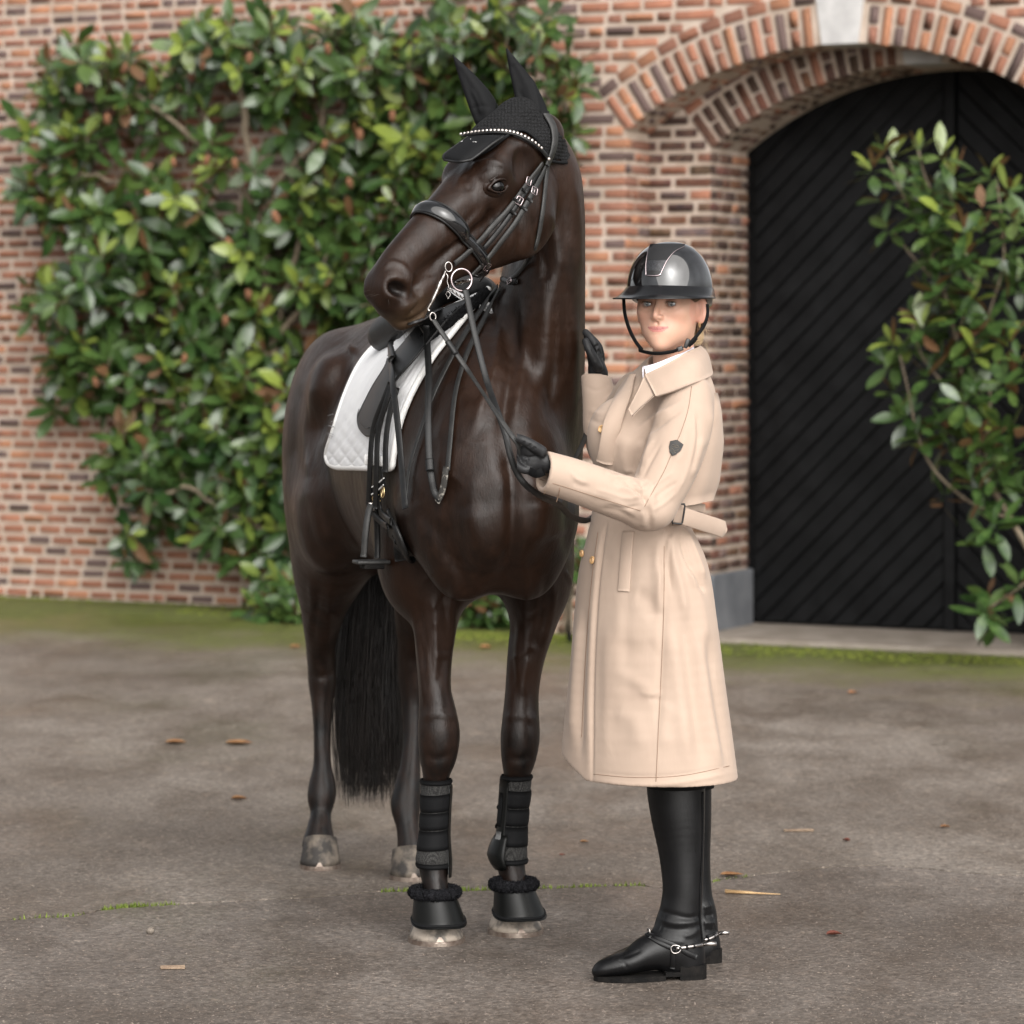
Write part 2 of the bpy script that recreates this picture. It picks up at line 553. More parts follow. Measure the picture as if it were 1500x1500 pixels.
for i, (V, Fc) in enumerate(BV):
    me = bpy.data.meshes.new("brick"); me.from_pydata(V, [], Fc); me.materials.append(M_BRICK)
    me.polygons.foreach_set("use_smooth", np.ones(len(me.polygons), dtype=bool)); BME.append(me)

building = empty("brick_building", on(GO, 1.2, 0), "weathered red brick stable building with pale mortar, arched gateway and black plank door", "building")
rot_wall = Matrix((EV, -NR, UZ)).transposed()
BR = []    # (centre, x axis, z axis, len, depth, height, priority, part)
def lay(o, s0, s1, zlo, zhi, course, pitch, part, prio, d=0.0, phase=0, cut=None, axis=EV, nrm=None, jr=.0235):
    r = random.Random(phase + 11); nrm = nrm or NR
    n0 = int(round(zlo / course)); row = n0
    while row * course < zhi - .5 * course + 1e-6:
        z = (row + .5) * course
        ivs = cut(z) if cut else [(s0, s1)]
        for (a, b) in ivs:
            x = a; first = True
            while x < b - .02:
                w = pitch - jr if r.random() < .84 else pitch * .55 - jr
                if first and row % 2: w = pitch * .5 - jr
                if first and row % 4 == 2: w = pitch * .75 - jr
                first = False
                if b - (x + w + jr) < .055: w = b - x
                l, q = x, x + w
                if True:
                    c = o + axis * ((l + q) / 2) + UZ * z - nrm * (d + .023 + r.uniform(-.003, .003))
                    BR.append((c, axis, UZ, nrm, q - l, .05, course - jr + r.uniform(-.003, .003), prio(c), part))
                x += w + jr
        row += 1
def prio_wall(c):
    px, py = to_px(np.array(c))
    if not (20 < px < 1480 and 20 < py < 1000): return 9
    if px < 380 and py > 770: return 0
    if px < 130 + max(0, (py - 520)) * .45 and py > 440: return 1
    if px < 110: return 2
    if 430 < px < 610: return 6
    return 4
def prio_gate(c):
    px, py = to_px(np.array(c))
    if not (20 < px < 1500 and 20 < py < 1000): return 9
    if 850 < px < 945 and 200 < py < 530: return 0
    if 800 < px < 1000 and py < 200: return 0
    if px > 940: return .5
    return 5
# left wall (set back), its mortar body
sL, zT = -8.5, 4.6
mb = MB()
def slab(mb, o, s0, s1, z0, z1, d0, d1, m=0):
    c = on(o, (s0 + s1) / 2, (z0 + z1) / 2, (d0 + d1) / 2)
    V, Fc = box_vf(c, EV, -NR, UZ, s1 - s0, d1 - d0, z1 - z0)
    mb.add(V, Fc, m)
slab(mb, WO, sL, .55, -.3, zT, .006, .4)
wall_left = mb.build("wall", M_MORTAR, building, False)
lay(WO, sL, .1, -.01, 3.75, .0625, .168, wall_left, prio_wall, phase=1)
# gate block
S1, Z1 = plane_px(GO, 915, 192); SA, ZA = plane_px(GO, 1231, 63)
def arc_from(s1, z1, sa, za):
    w, h = sa - s1, za - z1; rr = (w * w + h * h) / (2 * h)
    return sa, za - rr, rr
A1 = arc_from(S1, Z1, SA, ZA)
D1, D2 = .30, .80
S2, Z2 = plane_px(GO, 1040, 217, D1); SB, ZB = plane_px(GO, 1352, 92, D1)
A2 = arc_from(S2, Z2, SB, ZB)
RT = .185; RO = .062      # voussoir ring and outer course
GL = plane_px(GO, 772, 500)[0]; GR = 2 * SA - S1 + .9; ZTG = 4.6
def wall_with_arch(o, sl, sr, arc, s_open, zt, d0, d1, parent, name):
    """solid wall panel with a segmental arch opening, mortar body"""
    ca, cz, rr = arc; so = 2 * ca - s_open; zs = cz + math.sqrt(rr * rr - (ca - s_open) ** 2)
    m = MB()
    slab(m, o, sl, s_open, -.3, zs, d0, d1); slab(m, o, so, sr, -.3, zs, d0, d1)
    n = 40
    for sgn in (0, 1):
        pass
    th = [math.atan2(zs - cz, s_open - ca) + (math.atan2(zs - cz, so - ca) - math.atan2(zs - cz, s_open - ca)) * i / n for i in range(n + 1)]
    lo = [(ca + rr * math.cos(t), cz + rr * math.sin(t)) for t in th]
    xs = [sl] + [p[0] for p in lo] + [sr]; zs_ = [zs] + [p[1] for p in lo] + [zs]
    V = []; Fc = []
    for x, z in zip(xs, zs_):
        V += [on(o, x, z, d0), on(o, x, zt, d0), on(o, x, z, d1), on(o, x, zt, d1)]
    for i in range(len(xs) - 1):
        a, b = 4 * i, 4 * i + 4
        Fc += [(a, b, b + 1, a + 1), (a + 2, a + 3, b + 3, b + 2), (a, a + 2, b + 2, b), (a + 1, b + 1, b + 3, a + 3)]
    m.add(V, Fc)
    return m.build(name, M_MORTAR, parent, False)
gate_wall = wall_with_arch(GO, GL, GR, A1, S1, ZTG, .006, D1, building, "gate_wall")
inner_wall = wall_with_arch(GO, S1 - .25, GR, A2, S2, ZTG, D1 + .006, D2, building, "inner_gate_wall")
def arc_cut(arc, s_open, ring, sl, sr):
    ca, cz, rr = arc
    zs = cz + math.sqrt(rr * rr - (ca - s_open) ** 2)
    ro = rr + ring
    dx, dz = s_open - ca, zs - cz; L = math.hypot(dx, dz)
    exs, exz = ca + dx / L * ro, cz + dz / L * ro
    def f(z):
        if z < zs: e = s_open
        elif z < exz: e = s_open + (exs - s_open) * (z - zs) / (exz - zs) - .012
        elif z < cz + ro: e = ca - math.sqrt(max(ro * ro - (z - cz) ** 2, 0)) - .015
        else: return [(sl, sr)]
        return [(sl, e), (2 * ca - e, sr)]
    return f
lay(GO, 0, 0, -.01, 3.45, .0640, .178, gate_wall, prio_gate, phase=2, cut=arc_cut(A1, S1, RT + RO + .03, GL, GR))
c2 = arc_cut(A2, S2, RT + RO + .03, S1 - .02, GR)
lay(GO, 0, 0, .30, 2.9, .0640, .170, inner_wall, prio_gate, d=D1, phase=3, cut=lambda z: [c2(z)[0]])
# jambs
lay(on(GO, S1, 0), .004, D1, .30, Z1, .0640, .17, gate_wall, prio_gate, d=-.007, phase=4, axis=-NR, nrm=EV)
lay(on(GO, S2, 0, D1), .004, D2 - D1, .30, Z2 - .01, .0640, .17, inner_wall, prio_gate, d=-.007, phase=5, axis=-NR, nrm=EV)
# arch rings
def ring(arc, s_open, d, part, name, layers, outer=True):
    ca, cz, rr = arc
    zs = cz + math.sqrt(rr * rr - (ca - s_open) ** 2)
    t0 = math.atan2(zs - cz, s_open - ca); t1 = math.pi - t0
    n = int(round((t0 - t1) * rr / .066)); pt = (t0 - t1) / n
    kk = n // 2
    for i in range(n):
        t = t0 - (i + .5) * pt
        if abs(t - math.pi / 2) < .115 / rr: continue
        rad = EV * math.cos(t) + UZ * math.sin(t); tan = EV * math.sin(t) - UZ * math.cos(t)
        for ly in range(layers):
            dd = d + ly * .118
            segs = [(0, RT)] if (i + ly) % 2 == 0 else [(0, RT * .5 - .008), (RT * .5 + .008, RT)]
            for (a, b) in segs:
                ctr = on(GO, 0, 0, dd) + EV * ca + UZ * cz + rad * (rr + (a + b) / 2)
                BR.append((ctr + NR * (-.048), tan, rad, NR, .045, .1, b - a, 0 if ly == 0 else 8, part))
    if outer:
        ro = rr + RT + .018; m = int(round((t0 - t1) * (ro) / .125)); p2 = (t0 - t1) / m
        for i in range(m):
            t = t0 - (i + .5) * p2
            rad = EV * math.cos(t) + UZ * math.sin(t); tan = EV * math.sin(t) - UZ * math.cos(t)
            ctr = on(GO, 0, 0, d + .024) + EV * ca + UZ * cz + rad * (ro + RO / 2)
            BR.append((ctr, tan, rad, NR, .125 - .02, .05, RO - .01, 0, part))
    V = []
    k0 = .105 / rr
    for dd in (-.008, .2):
        for (dr, dk) in ((-.002, .9), (-.002, -.9), (RT + .19, -1.15), (RT + .19, 1.15)):
            t = math.pi / 2 + k0 * dk
            V.append(on(GO, 0, 0, d + dd) + EV * (ca + (rr + dr) * math.cos(t)) + UZ * (cz + (rr + dr) * math.sin(t)))
    mesh_np("keystone", np.array(V), [(0, 1, 2, 3), (4, 7, 6, 5), (0, 4, 5, 1), (1, 5, 6, 2), (2, 6, 7, 3), (3, 7, 4, 0)], M_KEY, part, False)
ring(A1, S1, -.004, gate_wall, "a", 3)
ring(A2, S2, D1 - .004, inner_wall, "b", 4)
# place the bricks: 300 that show best as parts, the rest as one mass per wall
def vis(b):
    return b[7]
order = sorted(range(len(BR)), key=lambda i: (vis(BR[i]), rng.random()))
single = set(order[:300]); mass = {}
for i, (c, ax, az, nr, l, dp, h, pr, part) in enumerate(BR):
    k = rng.randrange(6); tint = brick_tint(rng, .82 if part.name == 'inner_gate_wall' else 0)  # inner gate wall: blackish bricks, with the recess's deep shade put into their tint
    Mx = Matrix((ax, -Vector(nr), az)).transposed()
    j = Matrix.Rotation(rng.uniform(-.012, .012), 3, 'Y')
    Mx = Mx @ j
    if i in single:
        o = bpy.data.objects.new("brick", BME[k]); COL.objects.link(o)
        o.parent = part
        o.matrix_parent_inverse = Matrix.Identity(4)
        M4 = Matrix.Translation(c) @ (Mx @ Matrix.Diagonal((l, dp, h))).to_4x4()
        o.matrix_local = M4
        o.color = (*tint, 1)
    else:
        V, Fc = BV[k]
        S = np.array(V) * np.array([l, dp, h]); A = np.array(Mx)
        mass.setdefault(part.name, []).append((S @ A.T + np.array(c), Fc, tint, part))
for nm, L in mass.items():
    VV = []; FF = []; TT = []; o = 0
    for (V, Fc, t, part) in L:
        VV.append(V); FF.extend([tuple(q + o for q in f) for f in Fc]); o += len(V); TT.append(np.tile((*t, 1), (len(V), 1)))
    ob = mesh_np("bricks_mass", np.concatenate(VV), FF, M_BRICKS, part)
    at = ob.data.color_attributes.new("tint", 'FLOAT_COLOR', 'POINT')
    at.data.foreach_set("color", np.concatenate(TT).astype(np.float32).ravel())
    ob["kind"] = "stuff"
# the building's empty has no rotation; its children were given world coordinates
# plinth blocks and sill
mb = MB()
def blk(o, s0, s1, z0, z1, d0, d1, name, m, parent=building, bev=.012):
    c = on(o, (s0 + s1) / 2, (z0 + z1) / 2, (d0 + d1) / 2)
    V, Fc = box_vf(c, EV, -NR, UZ, s1 - s0, d1 - d0, z1 - z0, bev)
    return mesh_np(name, np.array(V), Fc, m, parent, False)
blk(GO, GL + .4, S1 + .025, -.05, .315, -.03, D1 - .02, "plinth_block", M_PLINTH)
blk(GO, S1 - .2, S2 + .03, -.05, .315, D1 - .03, D2 + .02, "plinth_block", M_PLINTH)
blk(GO, 2 * SA - S1 - .02, GR, -.05, .315, -.03, D2, "plinth_block", M_PLINTH)
blk(GO, S1 + .03, 2 * SA - S1 - .03, -.06, .022, -.02, D2 + .3, "door_sill", M_SILL, bev=.008)
# the door: two leaves of diagonal boards with a meeting stile
door = blk(GO, S2 - .05, 2 * SB - S2 + .05, .024, 3.4, D2 + .07, D2 + .10, "gate_door", M_DOOR)
sm = plane_px(GO, 1388, 800, D2)[0]
def clip_poly(poly, s0, s1, z0, z1):
    def cl(p, f):
        out = []
        for i in range(len(p)):
            a, b = p[i], p[(i + 1) % len(p)]; fa, fb = f(a), f(b)
            if fa >= 0: out.append(a)
            if fa * fb < 0:
                t = fa / (fa - fb); out.append((a[0] + (b[0] - a[0]) * t, a[1] + (b[1] - a[1]) * t))
        return out
    for f in (lambda q: q[0] - s0, lambda q: s1 - q[0], lambda q: q[1] - z0, lambda q: z1 - q[1]):
        if len(poly) < 3: return []
        poly = cl(poly, f)
    return poly
def boards(s0, s1, sg):
    z = -2.0; wv = .128; k = 0
    while z < 4.6:
        za, zb = z + .006, z + wv - .006
        # board line: z = z_base + sg*(s - sm)*slope
        sl = .98 * sg
        p = [(s0, za + sl * (s0 - sm)), (s1, za + sl * (s1 - sm)), (s1, zb + sl * (s1 - sm)), (s0, zb + sl * (s0 - sm))]
        p = clip_poly(p, s0, s1, .04, 3.38)
        if len(p) >= 3:
            n = len(p); cxm = sum(q[0] for q in p) / n; czm = sum(q[1] for q in p) / n
            fd = D2 + .045 + rng.uniform(-.003, .003)
            V = [on(GO, q[0], q[1], D2 + .072) for q in p] + [on(GO, q[0], q[1], fd + .006) for q in p]
            V += [on(GO, cxm + (q[0] - cxm) * .985, q[1] + (.006 if q[1] < (za + zb) / 2 + sl * (q[0] - sm) else -.006), fd) for q in p]
            Fc = [tuple(range(2 * n, 3 * n))]
            for i in range(n):
                j = (i + 1) % n
                Fc += [(i, j, n + j, n + i), (n + i, n + j, 2 * n + j, 2 * n + i)]
            mesh_np("door_board", np.array(V), Fc, M_DOOR, door, False)
        z += wv; k += 1
boards(S2 + .02, sm - .035, 1); boards(sm + .035, 2 * SB - S2, -1)
blk(GO, sm - .028, sm + .028, .03, 3.39, D2 + .02, D2 + .071, "door_stile", M_DOOR, door, .006)

# =================================================================== GROUND
def ground_mat(name, near):
    m, nt, b = nodes_of(name)
    co = objco(nt)
    sep = nt.nodes.new("ShaderNodeSeparateXYZ"); nt.links.new(co, sep.inputs[0])
    big = noise(nt, .75, 4, .6, stretch=(1, .6, 1)); mid = noise(nt, 2.8, 6, .68, stretch=(1, .55, 1)); fine = noise(nt, 45, 5, .7)
    grit = nt.nodes.new("ShaderNodeTexVoronoi"); grit.inputs["Scale"].default_value = 95; nt.links.new(co, grit.inputs["Vector"])
    grit2 = nt.nodes.new("ShaderNodeTexVoronoi"); grit2.inputs["Scale"].default_value = 38; nt.links.new(co, grit2.inputs["Vector"])
    c = ramp(nt, big, [(.32, (.125, .108, .096)), (.5, (.200, .177, .160)), (.66, (.270, .245, .225))])
    c = mixc(nt, ramp(nt, mid, [(.44, 0), (.62, .75)]), c, (.105, .085, .070))
    c = mixc(nt, ramp(nt, fine, [(.40, 0), (.66, .75)]), c, (.075, .060, .050))
    # the aggregate itself: every stone its own shade
    ag = nt.nodes.new("ShaderNodeTexVoronoi"); ag.inputs["Scale"].default_value = 120; nt.links.new(co, ag.inputs["Vector"])
    sp_ = nt.nodes.new("ShaderNodeSeparateColor"); nt.links.new(ag.outputs["Color"], sp_.inputs[0])
    c = mixc(nt, .50, c, ramp(nt, sp_.outputs[0], [(.0, (.42, .40, .38)), (.55, (.95, .94, .92)), (.85, (1.15, 1.12, 1.1)), (1.0, (1.9, 1.8, 1.7))]), 'MULTIPLY')
    ag2 = nt.nodes.new("ShaderNodeTexVoronoi"); ag2.inputs["Scale"].default_value = 46; nt.links.new(co, ag2.inputs["Vector"])
    sp2 = nt.nodes.new("ShaderNodeSeparateColor"); nt.links.new(ag2.outputs["Color"], sp2.inputs[0])
    c = mixc(nt, .35, c, ramp(nt, sp2.outputs[1], [(.0, (.5, .47, .45)), (.3, (.95, .95, .95)), (.9, (1.0, 1.0, 1.0)), (1.0, (1.5, 1.42, 1.35))]), 'MULTIPLY')
    # pale chips of aggregate
    chips = math_n(nt, 'MULTIPLY', ramp(nt, grit.outputs["Distance"], [(.10, 1), (.26, 0)]), ramp(nt, noise(nt, 60, 2), [(.48, 0), (.56, 1)]))
    c = mixc(nt, math_n(nt, 'MULTIPLY', chips, .9), c, (.50, .43, .37))
    ch2 = math_n(nt, 'MULTIPLY', ramp(nt, grit2.outputs["Distance"], [(.08, 1), (.2, 0)]), ramp(nt, noise(nt, 21, 2), [(.54, 0), (.60, 1)]))
    c = mixc(nt, math_n(nt, 'MULTIPLY', ch2, .8), c, (.46, .38, .31))
    # dried pale smears of mud
    smear = noise(nt, 4.5, 6, .7, stretch=(1, .55, 1), dist=1.0)
    c = mixc(nt, ramp(nt, smear, [(.60, 0), (.74, .5)]), c, (.31, .255, .21))
    if near: c = mixc(nt, 1.0, c, (.80, .78, .76), 'MULTIPLY')
    else: c = mixc(nt, 1.0, c, (.94, .92, .88), 'MULTIPLY')
    # moss creeping out from the foot of the wall
    dw = nt.nodes.new("ShaderNodeVectorMath"); dw.operation = 'DOT_PRODUCT'
    nt.links.new(co, dw.inputs[0]); dw.inputs[1].default_value = (-NR.x, -NR.y, 0)
    k = GO.dot(-NR)
    prox = nt.nodes.new("ShaderNodeMapRange"); nt.links.new(dw.outputs["Value"], prox.inputs[0])
    prox.inputs[1].default_value = k - 2.4; prox.inputs[2].default_value = k + .1; prox.inputs[3].default_value = 0; prox.inputs[4].default_value = 1
    mo = noise(nt, 1.5, 5, .62); mo2 = noise(nt, 16, 4, .7)
    f = math_n(nt, 'ADD', math_n(nt, 'MULTIPLY', prox.outputs[0], .62), math_n(nt, 'ADD', math_n(nt, 'MULTIPLY', mo, .55), math_n(nt, 'MULTIPLY', mo2, .22)))
    damp = ramp(nt, f, [(.46, 0), (.80, .8)])
    c = mixc(nt, damp, c, (.125, .103, .060))
    moss = ramp(nt, f, [(.57, 0), (.86, .9)])
    c = mixc(nt, moss, c, ramp(nt, mo2, [(.35, (.050, .062, .014)), (.65, (.105, .125, .022))]))
    nt.links.new(c, b.inputs["Base Color"])
    wet = ramp(nt, noise(nt, 1.3, 5, .6, stretch=(1, .5, 1)), [(.46, .68), (.60, .34)])
    nt.links.new(wet, b.inputs["Roughness"])
    b.inputs["Specular IOR Level"].default_value = .35
    h = math_n(nt, 'ADD', math_n(nt, 'MULTIPLY', fine, .6), math_n(nt, 'MULTIPLY', grit.outputs["Distance"], .5))
    n1 = bump(nt, b, h, .55, .006)
    bump(nt, b, mid, .35, .03, n1)
    return m
M_GROUND = ground_mat("worn courtyard", False); M_GROUNDN = ground_mat("darker front slab", True)
# crack across the yard: the slab is cast in two fields with an open, mossy joint
cpx = [(-400, 1382), (-150, 1362), (40, 1345), (110, 1341), (170, 1330), (300, 1322), (430, 1316), (560, 1306), (690, 1304), (800, 1301), (930, 1297), (1000, 1303), (1050, 1290), (1090, 1284), (1200, 1272), (1300, 1268), (1440, 1280), (1600, 1285), (1900, 1290)]
cz = catmull(cpx, 14); rg = np.random.default_rng(3)
def gp(px, py):
    Y = CAMZ * F / (py - HY); return ((px - CX) / F * Y, Y)
line = np.array([gp(a, b) for a, b in cz[:, :2]])
line = np.concatenate([[[-30, line[0, 1]]], line, [[30, line[-1, 1]]]])
jit = rg.normal(0, .006, len(line)); line[:, 1] += np.convolve(jit, [.3, .4, .3], 'same')
x0, x1 = line[0, 0], line[-1, 0]
def field(name, near):
    gap = np.interp(line[:, 0], [-1.4, -.9, -.4, .2, .6, 1.2], [.020, .022, .016, .010, .020, .017]) * (1 + .5 * rg.random(len(line)))
    edge = line.copy(); edge[:, 1] += (-gap / 2 if near else gap / 2)
    V = []; Fc = []
    n = len(edge)
    rows = ([0, -.02, -.3, -1.2, -3, -9] if near else [0, .02, .5, 2, 5, 12, 60])
    for r_i, dy in enumerate(rows):
        for i in range(n):
            V.append((edge[i, 0], edge[i, 1] + dy, 0))
    for r_i in range(len(rows) - 1):
        for i in range(n - 1):
            a = r_i * n + i
            f = (a, a + 1, a + n + 1, a + n)
            Fc.append(f[::-1] if near else f)
    o = len(V)
    for i in range(n): V.append((edge[i, 0], edge[i, 1], -.03))
    for i in range(n - 1): Fc.append((i, i + 1, o + i + 1, o + i) if near else (i, o + i, o + i + 1, i + 1))
    return tag(mesh_np(name, np.array(V), Fc, M_GROUNDN if near else M_GROUND, None, False), kind='structure')
field("courtyard", True); field("courtyard", False)
M_EARTH = mat("joint earth", (.012, .009, .006), .95, .1, (.025, .022, .010), 30, bscale=60, bstr=.6)
V = [(x, y + d, -.022) for d in (-.06, .06) for x, y in line]; n = len(line)
tag(mesh_np("joint_earth", np.array(V), [(i, i + 1, n + i + 1, n + i) for i in range(n - 1)], M_EARTH, None, False), kind='structure')
# moss tufts in the joint
M_MOSS = mat("joint moss", (.10, .14, .025), .85, .2, (.16, .20, .04), 40)
V = []; Fc = []
for (pa, pb, dens) in ((150, 215, 120), (190, 260, 60), (560, 600, 50), (660, 730, 90), (770, 870, 70), (860, 950, 60), (20, 120, 40), (1040, 1100, 25)):
    for _ in range(dens):
        px = rg.uniform(pa, pb); Y = np.interp(px, cz[:, 0], cz[:, 1]); x, y = gp(px, Y); y += rg.normal(0, .008); x += rg.normal(0, .004)
        a = rg.uniform(0, 6.28); h = rg.uniform(.004, .014); w = rg.uniform(.002, .004); l = rg.uniform(0, .009)
        dx, dy = math.cos(a), math.sin(a); o = len(V)
        V += [(x - dy * w, y + dx * w, -.004), (x + dy * w, y - dx * w, -.004), (x + dx * l, y + dy * l, h)]
        Fc.append((o, o + 1, o + 2))
tag(mesh_np("joint_moss", np.array(V), Fc, M_MOSS, None, False), kind='stuff')
# moss cushion band along the wall's foot (real low relief)
M_MOSS2 = mat("wall foot moss", (.085, .115, .018), .95, .1, (.15, .165, .035), 14, bscale=120, bstr=.8, bdist=.01)
V = []; Fc = []
for (o, s0, s1, d, dens) in ((WO, sL, -.1, -.05, 900), (WO, -1.9, .0, -.40, 420), (GO, S1 - .6, S1 + .5, -.05, 600), (GO, S1 - .9, S1 - .1, -.2, 400), (GO, S1 + .1, GR, -.30, 700)):
    for _ in range(dens):
        s = rg.uniform(s0, s1); dd = d + rg.normal(0, .05 if d > -.1 else .12)
        if dd > -.004: continue
        c = on(o, s, 0, dd); r = rg.uniform(.006, .02); q = len(V); h = rg.uniform(.004, .012)
        for a in range(5):
            an = a * 1.2566 + rg.uniform(-.3, .3)
            V.append((c.x + r * math.cos(an), c.y + r * math.sin(an), 0.0))
        V.append((c.x, c.y, h))
        for a in range(5): Fc.append((q + a, q + (a + 1) % 5, q + 5))
tag(mesh_np("moss", np.array(V), Fc, M_MOSS2), kind='stuff')

# =================================================================== MAGNOLIAS
def leaf_mat(name, top1, top2, under):
    m, nt, b = nodes_of(name)
    oi = nt.nodes.new("ShaderNodeObjectInfo"); geo = nt.nodes.new("ShaderNodeNewGeometry")
    at = nt.nodes.new("ShaderNodeAttribute"); at.attribute_name = "tint"
    n = noise(nt, 3.5, 3)
    c = ramp(nt, n, [(.35, top1), (.65, top2)])
    c = mixc(nt, at.outputs["Fac"], c, (.20, .25, .045))
    c = mixc(nt, geo.outputs["Backfacing"], c, under)
    nt.links.new(c, b.inputs["Base Color"])
    nt.links.new(math_n(nt, 'ADD', math_n(nt, 'MULTIPLY', geo.outputs["Backfacing"], .4), .28), b.inputs["Roughness"])
    b.inputs["Specular IOR Level"].default_value = .6
    tr = nt.nodes.new("ShaderNodeBsdfTranslucent"); nt.links.new(mixc(nt, .5, c, (.12, .16, .02)), tr.inputs["Color"])
    mx = nt.nodes.new("ShaderNodeMixShader"); mx.inputs[0].default_value = .12
    out = nt.nodes["Material Output"]
    nt.links.new(b.outputs[0], mx.inputs[1]); nt.links.new(tr.outputs[0], mx.inputs[2]); nt.links.new(mx.outputs[0], out.inputs[0])
    return m
M_LEAF = leaf_mat("magnolia leaf", (.015, .040, .010), (.056, .102, .026), (.105, .048, .016))
M_BARK = mat("magnolia bark", (.11, .085, .06), .9, .2, (.19, .155, .11), 25, bscale=60, bstr=.5)
M_CONE = mat("seed cone", (.22, .105, .055), .9, .15, (.12, .06, .038), 60, bscale=90, bstr=.8, bdist=.006)
def leaf_variant(seed):
    r = random.Random(seed); V = []; Fc = []
    prof = [(0, .012), (.12, .075), (.35, .165), (.6, .198), (.82, .138), (.94, .055), (1.0, .006)]
    bend = r.uniform(-.30, .12); fold = r.uniform(.10, .3); tw = r.uniform(-.3, .3)
    for (t, w) in prof:
        z = bend * t * t; a = tw * t
        for sx in (-1, 0, 1):
            x = sx * w * 1.0
            zz = z + (abs(sx) * w * fold)
            V.append((t, x * math.cos(a) - 0 * math.sin(a), zz + x * math.sin(a)))
    for i in range(len(prof) - 1):
        a = 3 * i
        Fc += [(a, a + 3, a + 4, a + 1), (a + 1, a + 4, a + 5, a + 2)]
    return V, Fc
LV = [leaf_variant(i + 50) for i in range(6)]
LME = {}
for i, (V, Fc) in enumerate(LV):
    for y in range(4):
        me = bpy.data.meshes.new("leaf"); me.from_pydata(V, [], Fc); me.materials.append(M_LEAF)
        me.polygons.foreach_set("use_smooth", np.ones(len(me.polygons), dtype=bool))
        at = me.attributes.new("tint", 'FLOAT', 'POINT'); at.data.foreach_set("value", np.full(len(V), (0, .12, .45, .85)[y], dtype=np.float32))
        LME[(i, y)] = me
def rosette(c, axis, n, size, r, young=0):
    """whorl of leaves at a shoot tip -> list of (matrix4, variant, youngness)"""
    out = []
    axis = Vector(axis).normalized(); u = axis.orthogonal().normalized(); w = axis.cross(u)
    for i in range(n):
        lev = i / max(n - 1, 1)
        an = i * 2.4 + r.uniform(-.4, .4)
        el = (.95 - 1.25 * lev) + r.uniform(-.25, .25)          # inner leaves stand up, outer ones lie out or droop
        if young and lev < .45: el += .25
        rad = u * math.cos(an) + w * math.sin(an)
        d = (rad * math.cos(el) + axis * math.sin(el)).normalized()
        d = (d + Vector((0, 0, -.22 * lev))).normalized()
        up = (axis * math.cos(el) - rad * math.sin(el))
        up = (up + Vector((0, -.25, .55))).normalized()
        y = d.cross(up)
        if y.length < .05: continue
        y = -y.normalized(); z = d.cross(y).normalized()
        if z.dot(up) < 0: y, z = -y, -z
        if r.random() < .035: y, z = -y, -z                    # twisted leaf, rusty underside up
        s = size * r.uniform(.72, 1.15) * (.72 if lev < .25 else 1)
        M3 = Matrix((d, y, z)).transposed() @ Matrix.Diagonal((s, s * r.uniform(.9, 1.15), s))
        pos = Vector(c) - axis * (.06 * lev) + rad * .008
        yg = (3 if lev < .3 else 2 if lev < .5 else 1 if r.random() < .3 else 0) if young else (1 if r.random() < .15 else 0)
        out.append((Matrix.Translation(pos) @ M3.to_4x4(), r.randrange(6), yg))
    return out
def foliage(root, leaves, singles):
    """leaves as parts (the largest in the picture) and the rest as one mass"""
    def score(L):
        p = np.array(L[0].translation); px, py = to_px(p)
        return (0 if (10 < px < 1490 and 10 < py < 1490) else 5) + p[1] * .3 + L[3] * .5
    leaves = sorted(leaves, key=score)
    for (M4, k, yg, _) in leaves[:singles]:
        o = bpy.data.objects.new("leaf", LME[(k, yg)]); COL.objects.link(o)
        o.parent = root; o.matrix_parent_inverse = Matrix.Translation(-root.location); o.matrix_basis = M4
    rest = leaves[singles:]
    if rest:
        VV = []; FF = []; T = []; q = 0
        for (M4, k, yg, _) in rest:
            V, Fc = LV[k]; A = np.array(M4)
            W = np.array(V) @ A[:3, :3].T + A[:3, 3]
            VV.append(W); FF.extend([tuple(x + q for x in f) for f in Fc]); q += len(V); T.append(np.full(len(V), (0, .12, .45, .85)[yg]))
        o = mesh_np("leaf_mass", np.concatenate(VV), FF, M_LEAF, root)
        at = o.data.attributes.new("tint", 'FLOAT', 'POINT'); at.data.foreach_set("value", np.concatenate(T).astype(np.float32))
        o["kind"] = "stuff"
def wallY(px, d):          # depth of a point d metres in front of the set-back wall
    x = (px - CX) / F
    # point p = t*(x,1): p.NR distance
    t = (WO.dot(NR) + d) / (x * NR.x + NR.y)
    return t
def limb_px(pts, r0, r1, parent, name="branch"):
    c = catmull([P(px, py, wallY(px, d)) for (px, py, d) in pts], 6)
    c += rg.normal(0, .006, c.shape)
    return tube(name, c, list(np.linspace(r0, r1, len(c))), M_BARK, parent, 6)
mr_ = random.Random(21)
big = empty("magnolia_tree", P(470, 935, wallY(470, .35)), "large magnolia trained flat against the brick wall behind the horse, with orange seed cones", "tree")
limb_px([(470, 940, .35), (455, 860, .35), (440, 780, .3), (430, 690, .28), (415, 600, .28), (400, 500, .3), (390, 400, .3), (375, 300, .3), (360, 190, .3), (345, 60, .3)], .05, .02, big, "trunk")
